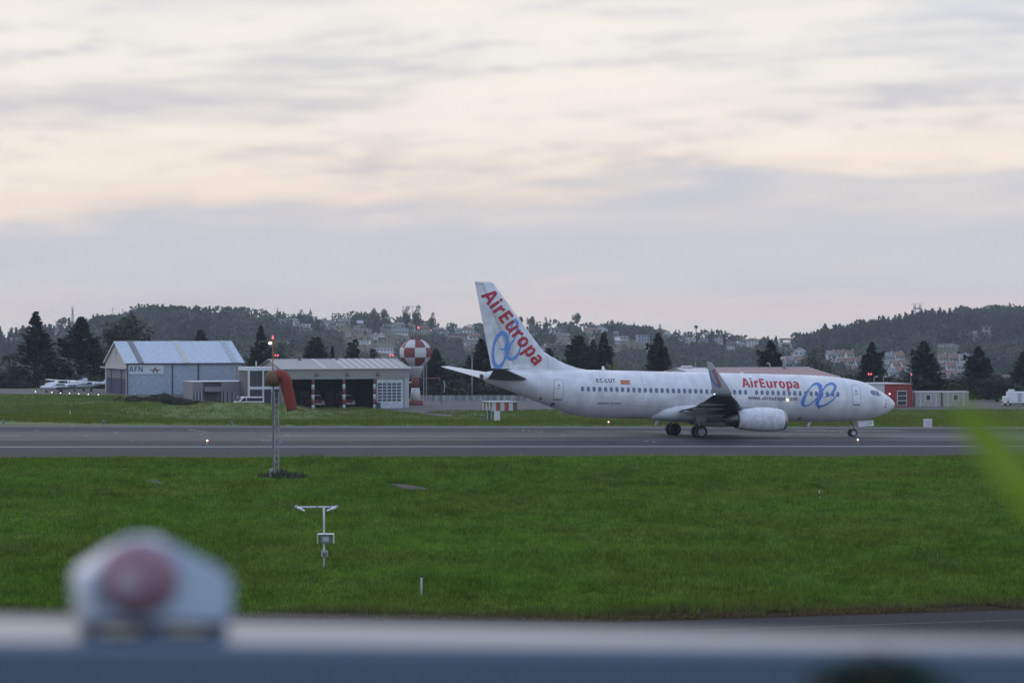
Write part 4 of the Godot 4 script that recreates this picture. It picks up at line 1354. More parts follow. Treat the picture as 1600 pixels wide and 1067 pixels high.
	# short dashes of turning lines
	var dashes := [[56, 673.5], [180, 676.5], [133, 681.5], [113, 665.5], [296, 672.2], [303, 673.2], [310, 674.2], [318, 675.2], [313, 678.8], [411, 688.4], [419, 689.4], [437, 692.3], [449, 680.3], [818, 673.2], [827, 673.8], [836, 674.6], [846, 675.5], [1290, 673.6], [1302, 674.4], [1315, 675.3], [1010, 690.3], [1022, 691.2], [1226, 681.5], [880, 680.5]]
	for d in dashes:
		var z := 190.0
		while H(d[1], z) > runway_plane(X(d[0], z), z): z += 0.05
		var m2 := MB.new()
		var c := Vector3(X(d[0], z), 0, -z)
		m2.quad(c + Vector3(-0.16, 0, 0.3), c + Vector3(0.16, 0, 0.3), c + Vector3(0.16, 0, -0.3), c + Vector3(-0.16, 0, -0.3))
		var o := part(R, "short_dash", m2, paint)
		o.position.y = runway_plane(c.x, z) + 0.038
	# broken dark edge along the near side of the pavement
	var em := MB.new()
	var gp := []
	for i in 561:
		var a := -260.0 + i
		gp.append([rw(a, 32.0, 0.02), rw(a, 39.0 + 0.9 * n_fine.get_noise_2d(a * 3.0, 5.0) + 0.6 * n_fine.get_noise_2d(a * 15.0, 9.0), 0.015)])
	for i in 560: em.quad(gp[i][1], gp[i + 1][1], gp[i + 1][0], gp[i][0])
	part(R, "verge_strip", em, mat("old_tar", lin(0.022, 0.022, 0.023), 0.95, 0.0, noise_tex("asphalt2", 0.06, 0.45, 1.0, 47, 5), 0.25, true))
	var fm := MB.new()
	gp = []
	for i in 281:
		var a := -260.0 + i * 2.0
		var e0 := -25.1 if a > -56.0 else far_flare(a) + 0.1
		gp.append([rw(a, e0, 0.02), rw(a, e0 - 1.0 - 0.8 * n_fine.get_noise_2d(a * 6.0, 25.0), 0.02)])
	for i in 280: fm.quad(gp[i][0], gp[i + 1][0], gp[i + 1][1], gp[i][1])
	part(R, "dry_verge", fm, mat("dry_verge", lin(0.13, 0.115, 0.075), 0.95, 0.0, noise_tex("asphalt2", 0.06, 0.45, 1.0, 47, 5), 0.3, true))
	# perimeter road in front
	var pm2 := MB.new()
	var vm := MB.new()
	var lm := MB.new()
	var pr := []
	for i in 101:
		var x := -50.0 + i
		var z1 := road_far(x) - 0.4
		var row := []
		for k in 3:
			var z: float = [z1, z1 - 6.0, z1 - 12.0][k]
			row.append(Vector3(x, runway_plane(x, z) + 0.03, -z))
		var zv := road_far(x) + verge(x) + 0.6
		row.append(Vector3(x, runway_plane(x, zv) + 0.02, -zv))
		for z in [z1 - 2.9, z1 - 2.97]: row.append(Vector3(x, runway_plane(x, z) + 0.036, -z))
		pr.append(row)
	for i in 100:
		for k in 2: pm2.quad(pr[i][k + 1], pr[i + 1][k + 1], pr[i + 1][k], pr[i][k])
		vm.quad(pr[i][0], pr[i + 1][0], pr[i + 1][3], pr[i][3])
		lm.quad(pr[i][5], pr[i + 1][5], pr[i + 1][4], pr[i][4])
	var ra := mat("road_asphalt", lin(0.045, 0.047, 0.052), 0.9, 0.0, noise_tex("asphalt", 0.035, 0.7, 1.0, 41, 5), 0.2, true)
	ra.metallic_specular = 0.2
	var road := struct("perimeter_road", pm2, mat("road_asphalt", lin(0.045, 0.047, 0.052), 0.9, 0.0, noise_tex("asphalt", 0.035, 0.7, 1.0, 41, 5), 0.2, true))
	mat("dirt", lin(0.075, 0.052, 0.033), 1.0, 0.0, noise_tex("asphalt2", 0.06, 0.45, 1.0, 47, 5), 0.6, true).metallic_specular = 0.1
	part(road, "dirt_verge", vm, mat("dirt", lin(0.085, 0.066, 0.045), 0.95, 0.0, noise_tex("asphalt2", 0.06, 0.45, 1.0, 47, 5), 0.6, true))
	part(road, "edge_line", lm, mat("worn_line", lin(0.24, 0.24, 0.24), 0.8, 0.0, noise_tex("worn", 0.04, 0.6, 1.0, 44, 4), 0.6, true))
	# airfield apron and service road beyond the grass
	var am := MB.new()
	var rows := []
	for i in apron_cache.size():
		var px := -100.0 + i * 6.0
		var row := []
		for k in 7:
			var z := lerpf(apron_cache[i], 478.0, k / 6.0)
			row.append(on(px, z) + Vector3(0, 0.04, 0))
		rows.append(row)
	for i in rows.size() - 1:
		for k in 6: am.quad(rows[i][k], rows[i + 1][k], rows[i + 1][k + 1], rows[i][k + 1])
	struct("apron", am, mat("apron_concrete", lin(0.085, 0.086, 0.088), 0.85, 0.0, noise_tex("asphalt", 0.035, 0.7, 1.0, 41, 5), 0.05, true))
	# bare earth patches in the grass
	for b in bare_spots:
		var bm := MB.new()
		var c := Vector3(b[0], 0, -b[1])
		var ring := []
		for k in 20:
			var an := TAU * k / 20
			var s := 1.0 + 0.25 * n_fine.get_noise_2d(cos(an) * 40.0 + b[0], sin(an) * 40.0)
			var z: float = b[1] + sin(an) * b[3] * s
			var x: float = b[0] + cos(an) * b[2] * s - sin(an) * b[3] * s * 0.25
			ring.append(Vector3(x, ground_at(x, z) + 0.03, -z))
		c.y = ground_at(b[0], b[1]) + 0.04
		for k in 20: bm.tri(c, ring[k], ring[(k + 1) % 20])
		struct("bare_earth", bm, mat("bare_earth", lin(0.09, 0.078, 0.066), 0.95, 0.0, noise_tex("asphalt2", 0.06, 0.45, 1.0, 47, 5), 0.5, true))

func far_flare(a: float) -> float: return -25.2 - 11.0 * pow(clampf((-56.0 - a) / 40.0, 0.0, 3.0), 1.6)

# ------------------------------------------------------------------ airfield buildings (all parallel to the runway)
func along(px: float, o: Vector3) -> float:             # distance along a front that starts at o and follows the runway
	var k := (px - 800.0) / FOC
	return (k * -o.z - o.x) / (CH - k * SH)

func spot(px: float, z: float, y := INF) -> Vector3:
	var p := on(px, z)
	if y != INF: p.y = y
	return p

func build_hangar() -> void:
	var o := spot(197, 440.0)
	o.y -= 0.05
	var ln := along(379.0, o)
	var w := 17.0
	var he := 4.85
	var hr := 8.1
	var B := thing("hangar", "pale blue metal hangar with gabled roof and the letters AFN, beside light aircraft", "hangar", o, HEAD)
	var sheetm := mat("hangar_sheet", lin(0.4, 0.47, 0.54), 0.5, 0.1, noise_tex("streak", 0.02, 0.86, 1.0, 43, 4), 0.15)
	var trim := mat("dark_trim", lin(0.05, 0.055, 0.065), 0.6)
	var white := mat("white_paint", lin(0.62, 0.63, 0.63), 0.5, 0.0, noise_tex("grime", 0.012, 0.82, 1.0, 5), 0.3)
	var wall := MB.new()
	wall.box(Vector3(ln / 2, he / 2 - 0.3, -0.1), Vector3(ln - 0.1, he + 0.5, 0.2))
	var n := int(ln / 0.46)
	part(B, "wall", wall, sheetm)
	part(B, "wall", MB.new().box(Vector3(ln / 2, he / 2 - 0.3, -w + 0.1), Vector3(ln - 0.1, he + 0.5, 0.2)), sheetm)
	var ribs := MB.new()
	for i in n: ribs.box(Vector3((i + 0.5) * ln / n, he / 2 + 0.02, 0.02), Vector3(0.14, he - 0.06, 0.05))
	part(B, "wall_ribs", ribs, sheetm).set_meta("kind", "stuff")
	var cream := mat("gable_cream", lin(0.5, 0.49, 0.48), 0.6, 0.0, noise_tex("grime", 0.012, 0.82, 1.0, 5), 0.3)
	for x in [0.06, ln - 0.26]:
		part(B, "gable_wall", MB.new().prism([Vector3(x, he - 0.8, 0), Vector3(x, he - 0.8, -w), Vector3(x, he - 0.05, -w), Vector3(x, hr - 0.1, -w / 2), Vector3(x, he - 0.05, 0)], Vector3(0.2, 0, 0)), cream)
	part(B, "end_wall", MB.new().box(Vector3(ln - 0.1, he / 2 - 0.7, -w / 2), Vector3(0.18, he - 0.3, w - 0.2)), sheetm)
	for q in [[-0.35, 0.5], [-w + 0.5, 0.8]]: part(B, "door_pier", MB.new().box(Vector3(0.12, he / 2 - 0.65, q[0]), Vector3(0.24, he - 0.4, q[1])), cream)
	var dw := (w - 1.6) / 4.0
	for k in 4:
		var m := MB.new()
		m.bbox(Vector3(0.1 if k % 2 else 0.18, (he - 0.9) / 2, -0.65 - dw * (k + 0.5)), Vector3(0.08, he - 0.9, dw - 0.06), 0.02)
		var d := part(B, "sliding_door", m, mat("door_blue", lin(0.018, 0.042, 0.09), 0.9))
		part(d, "door_top_panel", MB.new().box(Vector3(0.05 if k % 2 else 0.13, he - 1.75, -0.65 - dw * (k + 0.5)), Vector3(0.05, 1.3, dw - 0.3)), mat("door_grey", lin(0.09, 0.11, 0.14), 0.7))
	part(B, "door_rail", MB.new().box(Vector3(-0.1, he - 0.82, -w / 2 - 1.5), Vector3(0.25, 0.18, w + 3.0)), mat("rail_grey", lin(0.4, 0.4, 0.4), 0.5))
	var sl := atan((hr - he) / (w / 2))
	var rl := (w / 2 + 0.3) / cos(sl)
	for s in [1.0, -1.0]:
		var m := MB.new()
		var bs := Basis(Vector3(1, 0, 0), s * sl)
		var c := Vector3(ln / 2, (hr + he) / 2 + 0.02, -w / 2 + s * (w / 4 + 0.1))
		m.box(c, Vector3(ln + 0.5, 0.1, rl), bs)
		for i in 40: m.box(c + bs * Vector3((i + 0.5) / 40.0 * (ln + 0.4) - (ln + 0.4) / 2, 0.06, 0), Vector3(0.07, 0.05, rl - 0.02), bs)
		var r := part(B, "roof", m, mat("hangar_roof", lin(0.47, 0.55, 0.64), 0.42, 0.2, noise_tex("streak", 0.02, 0.86, 1.0, 43, 4), 0.1))
		if s > 0:
			for q in [[215.2, 223.8, lin(0.1, 0.105, 0.11)], [287.8, 294.8, lin(0.42, 0.41, 0.36)], [362.0, 370.6, lin(0.3, 0.33, 0.36)]]:
				var a := along(q[0], o)
				var b := along(q[1], o)
				for j in 6:
					var sm := MB.new()
					sm.box(c + bs * Vector3((a + b) / 2 - ln / 2, 0.075, (j + 0.5) / 6.0 * rl - rl / 2), Vector3(b - a, 0.08, rl / 6.0 - 0.07), bs)
					part(r, "skylight", sm, mat("skylight_%d" % int(q[0]), q[2], 0.4))
	part(B, "gutter", MB.new().box(Vector3(ln / 2, he - 0.04, 0.32), Vector3(ln + 0.4, 0.16, 0.16)), trim)
	part(B, "verge_trim", MB.new().box(Vector3(-0.22, (hr + he) / 2, -w / 4), Vector3(0.08, 0.2, rl), Basis(Vector3(1, 0, 0), sl)).box(Vector3(-0.22, (hr + he) / 2, -w * 0.75), Vector3(0.08, 0.2, rl), Basis(Vector3(1, 0, 0), -sl)), mat("van_white", lin(0.68, 0.69, 0.7), 0.3))
	for px in [197.6, 268.7, 308.9, 378.4]:
		part(B, "wall_post", MB.new().box(Vector3(along(px, o), he / 2 - 0.1, 0.08), Vector3(0.17, he, 0.12)), trim)
	for px in [199.0, 310.5, 376.5]:
		part(B, "downpipe", MB.new().rod(Vector3(along(px, o), 0, 0.2), Vector3(along(px, o), he - 0.1, 0.26), 0.055, 8), mat("pipe_grey", lin(0.25, 0.27, 0.3), 0.5))
	# sign board
	var a0 := along(198.8, o)
	var a1 := along(254.6, o)
	var sg := part(B, "sign_board", MB.new().box(Vector3((a0 + a1) / 2, 3.92, 0.09), Vector3(a1 - a0, 1.42, 0.05)), mat("sign_white", lin(0.56, 0.6, 0.64), 0.5))
	var navy := mat("sign_navy", lin(0.03, 0.05, 0.12), 0.5)
	var t0 := along(200.4, o)
	var t1 := along(222.2, o)
	lettering(sg, "sign_lettering", "AFN", func(v): return Vector3(lerpf(t0, t1, v.x), 3.58 + v.y * 0.78, 0.122), navy)
	var ec := along(241.6, o)
	for s in [-1.0, 1.0]:
		var m := MB.new()
		m.prism([Vector3(ec + s * 0.25, 3.62, 0.116), Vector3(ec + s * 1.0, 3.95, 0.116), Vector3(ec + s * 0.2, 3.95, 0.116)], Vector3(0, 0, 0.006))
		m.prism([Vector3(ec + s * 0.3, 3.52, 0.116), Vector3(ec + s * 0.75, 3.68, 0.116), Vector3(ec + s * 0.26, 3.6, 0.116)], Vector3(0, 0, 0.006))
		part(sg, "emblem_wing", m, mat("sign_red", lin(0.4, 0.06, 0.04), 0.5))
	var em := MB.new()
	em.prism([Vector3(ec - 0.4, 3.4, 0.117), Vector3(ec - 0.2, 3.4, 0.117), Vector3(ec, 3.95, 0.117), Vector3(ec + 0.2, 3.4, 0.117), Vector3(ec + 0.4, 3.4, 0.117), Vector3(ec + 0.07, 4.25, 0.117), Vector3(ec - 0.07, 4.25, 0.117)], Vector3(0, 0, 0.009))
	part(sg, "emblem_letter", em, navy)
	# small emblem on the gable
	var ge := MB.new()
	for k in 3: ge.prism([Vector3(0.03, 6.1 + k * 0.24, -w / 2 + 0.5 - k * 0.15), Vector3(0.03, 6.3 + k * 0.24, -w / 2 + 0.4), Vector3(0.03, 6.3 + k * 0.24, -w / 2 - 0.4), Vector3(0.03, 6.1 + k * 0.24, -w / 2 - 0.5 + k * 0.15)], Vector3(-0.02, 0, 0))
	ge.prism([Vector3(0.03, 5.7, -w / 2 + 0.2), Vector3(0.03, 5.9, -w / 2 + 0.22), Vector3(0.03, 5.9, -w / 2 - 0.22), Vector3(0.03, 5.7, -w / 2 - 0.2)], Vector3(-0.02, 0, 0))
	part(B, "gable_emblem", ge, mat("emblem_maroon", lin(0.22, 0.1, 0.1), 0.6))

func slab(B: Node3D, called: String, a: float, b: float, y0: float, y1: float, z0: float, z1: float, m: Material, bev := 0.0) -> MeshInstance3D:
	var c := Vector3((a + b) / 2, (y0 + y1) / 2, (z0 + z1) / 2)
	var s := Vector3(absf(b - a), absf(y1 - y0), absf(z1 - z0))
	return part(B, called, MB.new().bbox(c, s, bev) if bev > 0 else MB.new().box(c, s), m)

func build_fire_station() -> void:
	var o := Vector3(-33.8, -3.0, -423.6)
	var ln := 19.5
	var w := 14.6
	var he := 5.85
	var hr := 7.2
	var B := thing("fire_station", "low fire station with open dark bays between red and white striped columns", "fire station", o, HEAD)
	var conc := mat("fascia_beige", lin(0.3, 0.29, 0.27), 0.7, 0.0, noise_tex("streak", 0.02, 0.86, 1.0, 43, 4), 0.2)
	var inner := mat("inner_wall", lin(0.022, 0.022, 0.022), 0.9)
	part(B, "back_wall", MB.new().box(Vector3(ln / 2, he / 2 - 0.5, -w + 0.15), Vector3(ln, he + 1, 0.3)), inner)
	part(B, "left_wall", MB.new().box(Vector3(0.15, he / 2 - 0.5, -w / 2), Vector3(0.3, he + 1, w - 0.4)), conc)
	part(B, "right_wall", MB.new().box(Vector3(ln - 0.15, he / 2 - 0.5, -w / 2), Vector3(0.3, he + 1, w - 0.4)), conc)
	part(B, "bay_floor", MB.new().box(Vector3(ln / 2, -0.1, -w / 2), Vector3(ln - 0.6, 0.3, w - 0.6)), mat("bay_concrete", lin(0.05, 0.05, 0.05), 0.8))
	part(B, "fascia", MB.new().box(Vector3(ln / 2 - 0.05, he - 0.72, -0.1), Vector3(ln + 0.3, 1.4, 0.35)), conc)
	for x in [0.02, ln - 0.22]: part(B, "gable_wall", MB.new().prism([Vector3(x, he, -0.3), Vector3(x, he, -w + 0.2), Vector3(x, hr - 0.08, -w / 2)], Vector3(0.2, 0, 0)), conc)
	var sl := atan((hr - he) / (w / 2))
	var rl := (w / 2 + 0.35) / cos(sl)
	for s in [1.0, -1.0]:
		var bs := Basis(Vector3(1, 0, 0), s * sl)
		var c := Vector3(ln / 2, (hr + he) / 2 + 0.06, -w / 2 + s * (w / 4 + 0.1))
		var r := part(B, "roof", MB.new().box(c, Vector3(ln + 0.6, 0.1, rl), bs), mat("roof_sheet", lin(0.33, 0.33, 0.31), 0.55, 0.05, noise_tex("streak", 0.02, 0.86, 1.0, 43, 4), 0.12))
		if s > 0:
			var prev := 0.0
			for k in 12:
				var px := 506.0 + k * 11.2
				if k == 1 or k == 2: continue
				var a := along(px, o) + 0.2
				var wd := 0.75 if k < 11 else 0.5
				part(r, "roof_panel", MB.new().box(c + bs * Vector3(a - ln / 2, 0.075, 0), Vector3(wd, 0.06, rl - 0.04), bs), mat("roof_panel_pale", lin(0.46, 0.46, 0.45), 0.5, 0.1, noise_tex("streak", 0.02, 0.86, 1.0, 43, 4), 0.2))
			for px in [490.0, 549.0]:
				part(r, "roof_vent", MB.new().box(c + bs * Vector3(along(px, o) - ln / 2 - 0.5, 0.15, 1.0 - rl / 2), Vector3(0.4, 0.22, 0.3), bs), mat("vent_dark", lin(0.1, 0.1, 0.1), 0.7))
	part(B, "ridge_cap", MB.new().box(Vector3(ln / 2, hr + 0.14, -w / 2), Vector3(ln + 0.7, 0.08, 0.35)), mat("roof_panel_pale", lin(0.46, 0.46, 0.45)))
	for px in [494.0, 542.0, 590.0]:
		var fl := part(B, "floodlight", MB.new().bbox(Vector3(along(px, o), he - 0.75, 0.25), Vector3(0.5, 0.3, 0.32), 0.05, Basis(Vector3(1, 0, 0), 0.5)), mat("lamp_housing", lin(0.03, 0.035, 0.04), 0.5))
		part(fl, "lamp_glass", MB.new().box(Vector3(along(px, o), he - 0.79, 0.42), Vector3(0.36, 0.16, 0.03), Basis(Vector3(1, 0, 0), 0.5)), mat("lamp_glass", lin(0.25, 0.35, 0.4), 0.2))
	for k in 7:
		var x := 1.2 + k * 1.9
		part(B, "equipment_rack", MB.new().box(Vector3(x, 1.2, -w + 0.8), Vector3(1.3, 2.3, 0.5)).box(Vector3(x, 1.2, -w + 1.08), Vector3(1.1, 0.06, 0.06)).box(Vector3(x, 1.8, -w + 1.08), Vector3(1.1, 0.06, 0.06)), mat("rack_%d" % (k % 3), [lin(0.12, 0.1, 0.08), lin(0.07, 0.085, 0.1), lin(0.14, 0.05, 0.04)][k % 3], 0.7))
	# striped columns: every band a piece
	for px in [488.8, 537.2, 585.0]:
		var col := Node3D.new()
		col.name = "column"
		B.add_child(col, true)
		var x := along(px, o)
		for k in 6:
			var y1 := he - 1.42 - k * 0.76
			part(col, "column_band", MB.new().smooth(true).lathe([[0, 0.22], [0.755, 0.22]], Vector3(x, y1 - 0.76, -0.05), Vector3.UP, 18), mat("band_red", lin(0.2, 0.05, 0.04), 0.6) if k % 2 == 0 else mat("band_white", lin(0.48, 0.48, 0.48), 0.6))
	# folding door with rows of small panes
	var d0 := along(588.5, o)
	var d1 := along(630.5, o)
	var door := part(B, "folding_door", MB.new().box(Vector3((d0 + d1) / 2, 2.15, -0.12), Vector3(d1 - d0, 4.5, 0.14)), mat("door_white", lin(0.58, 0.62, 0.66), 0.5, 0.0, noise_tex("grime", 0.012, 0.82, 1.0, 5), 0.3))
	var pane := mat("door_glass", lin(0.06, 0.075, 0.09), 0.15)
	for r in 6:
		for c in 5:
			part(door, "pane", MB.new().box(Vector3(lerpf(d0 + 0.1, d1 - 0.35, (c + 0.5) / 5.0), 1.25 + r * 0.475, -0.04), Vector3(0.6, 0.34, 0.03)), pane)
	part(B, "corner_pier", MB.new().box(Vector3(ln - 0.42, 2.0, -0.05), Vector3(0.72, 4.9, 0.3)), mat("pier_grey", lin(0.36, 0.37, 0.38), 0.7))
	part(B, "downpipe", MB.new().rod(Vector3(0.45, 0, 0.2), Vector3(0.45, he - 1.4, 0.2), 0.06), mat("trim_grey", lin(0.4, 0.42, 0.44), 0.5))
	part(B, "wall_lamp", MB.new().box(Vector3(ln + 0.15, 3.9, -0.1), Vector3(0.35, 0.2, 0.2)), mat("sign_white", lin(0.56, 0.6, 0.64), 0.5))
	var rp := thing("refuse_bin", "small dark blue bin in front of the striped column beside the folding door", "bin", Vector3(0, 0, 0))
	rp.position = B.transform * Vector3(along(588.0, o) + 0.15, 0.06, 0.6)
	put(rp, "body", MB.new().bbox(Vector3(0, 0.4, 0), Vector3(0.55, 0.8, 0.5), 0.05).mesh(), mat("bin_blue", lin(0.03, 0.05, 0.08), 0.5))
	put(rp, "lid", MB.new().bbox(Vector3(0, 0.84, 0), Vector3(0.6, 0.08, 0.56), 0.03).mesh(), mat("bin_lid", lin(0.02, 0.03, 0.05), 0.5))
	# two fire vehicles in the bays, noses out
	var labels := ["red emergency pickup in the open bay left of the middle striped column", "red emergency pickup in the open bay right of the middle striped column"]
	var first: Node3D
	for k in 2:
		var at := B.transform * Vector3(along([507.0, 555.0][k], o), 0.06, -4.6)
		if k:
			copy(first, labels[1], at, HEAD)
			continue
		var v := thing("fire_vehicle", labels[0], "fire vehicle", at, HEAD, "emergency pickups in the fire station")
		first = v
		var red := mat("fire_red", lin(0.2, 0.018, 0.012), 0.4)
		part(v, "body", MB.new().bbox(Vector3(0, 0.82, -1.2), Vector3(1.95, 0.62, 4.6), 0.08).bbox(Vector3(0, 0.9, 0.85), Vector3(1.9, 0.5, 0.5), 0.06), red)
		part(v, "cab", MB.new().loft([PackedVector3Array([Vector3(-0.92, 1.1, 0.5), Vector3(0.92, 1.1, 0.5), Vector3(0.92, 1.1, -2.2), Vector3(-0.92, 1.1, -2.2)]), PackedVector3Array([Vector3(-0.78, 1.75, -0.1), Vector3(0.78, 1.75, -0.1), Vector3(0.78, 1.75, -2.0), Vector3(-0.78, 1.75, -2.0)])]), red)
		part(v, "windscreen", MB.new().box(Vector3(0, 1.43, 0.23), Vector3(1.5, 0.62, 0.03), Basis(Vector3(1, 0, 0), -0.75)), mat("dark_glass", lin(0.03, 0.035, 0.04), 0.1))
		part(v, "light_bar", MB.new().bbox(Vector3(0, 1.86, -0.6), Vector3(1.5, 0.16, 0.35), 0.04), mat("bar_pale", lin(0.35, 0.45, 0.55), 0.3))
		part(v, "bumper", MB.new().bbox(Vector3(0, 0.6, 1.12), Vector3(1.95, 0.26, 0.16), 0.04), mat("bumper_grey", lin(0.3, 0.3, 0.3), 0.5))
		part(v, "number_plate", MB.new().box(Vector3(0, 0.62, 1.215), Vector3(0.52, 0.12, 0.02)), mat("plate_yellow", lin(0.6, 0.55, 0.3), 0.5))
		for s in [-1, 1]:
			part(v, "headlight", MB.new().bbox(Vector3(s * 0.74, 0.9, 1.1), Vector3(0.34, 0.2, 0.06), 0.03), mat("headlamp_glass", lin(0.5, 0.5, 0.5), 0.15))
			for z in [0.5, -2.5]: v.add_child(turned_wheel(Vector3(s * 0.85, 0.36, z), 0.36, 0.24), true)

func turned_wheel(c: Vector3, r: float, w: float) -> Node3D:     # a wheel whose axle runs along x
	var g := Node3D.new()
	wheel(g, c, r, w, mat("hub_dark", lin(0.09, 0.09, 0.1), 0.6, 0.3))
	var wn := g.get_child(0) as Node3D
	g.remove_child(wn)
	wn.rotation.y = PI / 2
	g.free()
	return wn

func build_annex() -> void:
	var o := spot(388.0, 424.0, -3.0)
	var ln := along(442.0, o)
	var B := thing("glass_annex", "two storey glazed annex with white frame between fire station and grey office", "annex", o, HEAD)
	var white := mat("annex_white", lin(0.58, 0.6, 0.63), 0.5)
	var glass := mat("annex_glass", lin(0.045, 0.05, 0.055), 0.12)
	var top := H(574.0, 424.0) + 3.0
	slab(B, "wall", 0.05, ln - 0.05, -0.5, top - 0.3, -6.0, -0.35, mat("annex_dark", lin(0.1, 0.1, 0.105), 0.8))
	slab(B, "roof", -0.1, ln, top - 0.5, top, -6.1, 0.1, white)
	slab(B, "floor_band", 0.0, ln, top - 3.25, top - 2.85, -0.3, 0.06, white)
	for px in [388.5, 410.8, 424.5, 440.5]:
		var x := along(px, o)
		slab(B, "mullion", x - 0.11, x + 0.11, -0.4, top - 0.5, -0.25, 0.04, white)
	var xs := [0.16, along(410.8, o) - 0.12, along(410.8, o) + 0.12, along(424.5, o) - 0.12, along(424.5, o) + 0.12, ln - 0.25]
	for k in 3:
		for r in 2:
			var y0: float = [0.0, top - 2.85][r]
			var y1: float = [top - 3.25, top - 0.5][r]
			slab(B, "window", xs[k * 2], xs[k * 2 + 1], y0, y1, -0.2, -0.16, glass)
	part(B, "roof_pipe", MB.new().rod(Vector3(along(410, o), top, -4), Vector3(along(410, o), top + 0.85, -4), 0.12), mat("trim_grey", lin(0.4, 0.42, 0.44), 0.5))
	var o2 := spot(300.0, 427.0, -2.6)
	var C := thing("office_block", "low grey concrete office with slit windows, before the hangar's right end", "building", o2, HEAD)
	var conc := mat("office_concrete", lin(0.24, 0.24, 0.25), 0.8, 0.0, noise_tex("streak", 0.02, 0.86, 1.0, 43, 4), 0.3)
	var conc2 := mat("office_concrete_dark", lin(0.17, 0.175, 0.185), 0.8, 0.0, noise_tex("streak", 0.02, 0.86, 1.0, 43, 4), 0.3)
	var l2 := along(387.0, o2)
	var t2 := H(597.0, 427.0) + 2.6
	var q := func(px: float): return along(px, o2)
	slab(C, "wall", 0, q.call(317.0), -0.5, t2, -6, 0, conc)
	slab(C, "entrance_wall", q.call(317.0) + 0.004, q.call(345.0) - 0.004, -0.5, t2 - 0.02, -6, -0.9, conc2)
	slab(C, "wall", q.call(345.0), q.call(374.0), -0.5, t2, -6, 0, conc)
	slab(C, "wall", q.call(374.0) + 0.004, l2, -0.5, t2, -6, -0.12, conc2)
	slab(C, "parapet", -0.05, l2 + 0.02, t2, t2 + 0.1, -6, 0.05, mat("annex_white", lin(0.58, 0.6, 0.63)))
	slab(C, "canopy", q.call(318.5), q.call(344.5), t2 - 1.45, t2 - 0.75, -0.88, 0.6, conc, 0.02)
	slab(C, "doorway", q.call(322.0), q.call(340.0), -0.3, t2 - 1.5, -0.9, -0.86, mat("annex_dark", lin(0.1, 0.1, 0.105)))
	for px in [302.6, 307.4, 312.3, 349.0, 355.4, 362.2]:
		var x: float = q.call(px)
		var wn := slab(C, "window", x - 0.1, x + 0.1, 0.2, t2 - 1.45, 0.002, 0.03, glass)
		slab(C, "window_reveal", x + 0.102, x + 0.16, 0.2, t2 - 1.45, 0.002, 0.05, mat("annex_white", lin(0.58, 0.6, 0.63)))
	slab(C, "wall_sign", q.call(370.0), q.call(372.2), 0.9, 1.5, 0.002, 0.05, mat("sign_white", lin(0.56, 0.6, 0.64)))
	var o3 := spot(377.5, 436.0, -3.0)
	var D := thing("stair_block", "narrow grey concrete stair block between the hangar and the glazed annex", "building", o3, HEAD)
	var l3 := along(389.5, o3)
	slab(D, "wall", 0, l3, -0.5, H(574.5, 436.0) + 3.0, -4, 0, conc)
	slab(D, "window", l3 * 0.45, l3 * 0.6, 3.2, 5.4, 0.002, 0.04, mat("annex_white", lin(0.58, 0.6, 0.63)))
	slab(D, "parapet", -0.1, l3 + 0.1, H(574.5, 436.0) + 3.0, H(574.5, 436.0) + 3.15, -4.1, 0.1, conc2)

func car_van() -> void:
	var p := spot(363.0, 419.0)
	var V := thing("van", "white van parked before the grey office, half hidden by the grass bank", "van", p, HEAD)
	V.scale = Vector3(1.0, 0.88, 1.0)
	var white := mat("van_white", lin(0.68, 0.69, 0.7), 0.3)
	var side := [Vector3(0.0, 0.35, 0), Vector3(4.7, 0.35, 0), Vector3(4.7, 1.7, 0), Vector3(4.6, 1.95, 0), Vector3(1.9, 1.98, 0), Vector3(1.55, 1.9, 0), Vector3(0.85, 1.2, 0), Vector3(0.1, 0.95, 0)]
	part(V, "body", MB.new().prism(side, Vector3(0, 0, -1.8)), white)
	for z in [0.004, -1.804]:
		part(V, "window", MB.new().prism([Vector3(1.15, 1.22, z), Vector3(2.0, 1.22, z), Vector3(2.0, 1.78, z), Vector3(1.66, 1.78, z)], Vector3(0, 0, 0.012 if z > 0 else -0.012)), mat("dark_glass", lin(0.03, 0.035, 0.04), 0.1))
		part(V, "window", MB.new().prism([Vector3(2.1, 1.22, z), Vector3(4.5, 1.22, z), Vector3(4.5, 1.78, z), Vector3(2.1, 1.78, z)], Vector3(0, 0, 0.012 if z > 0 else -0.012)), mat("dark_glass", lin(0.03, 0.035, 0.04), 0.1))
	part(V, "windscreen", MB.new().box(Vector3(1.16, 1.54, -0.9), Vector3(0.03, 0.9, 1.6), Basis(Vector3(0, 0, 1), -0.78)), mat("dark_glass", lin(0.03, 0.035, 0.04), 0.1))
	for x in [0.85, 3.8]:
		for z in [-0.12, -1.68]: wheel(V, Vector3(x, 0.33, z), 0.33, 0.22, mat("hub_dark", lin(0.09, 0.09, 0.1), 0.6, 0.3))
	part(V, "headlight", MB.new().bbox(Vector3(0.06, 0.85, -0.25), Vector3(0.1, 0.2, 0.3), 0.03), mat("headlamp_glass", lin(0.5, 0.5, 0.5), 0.15))

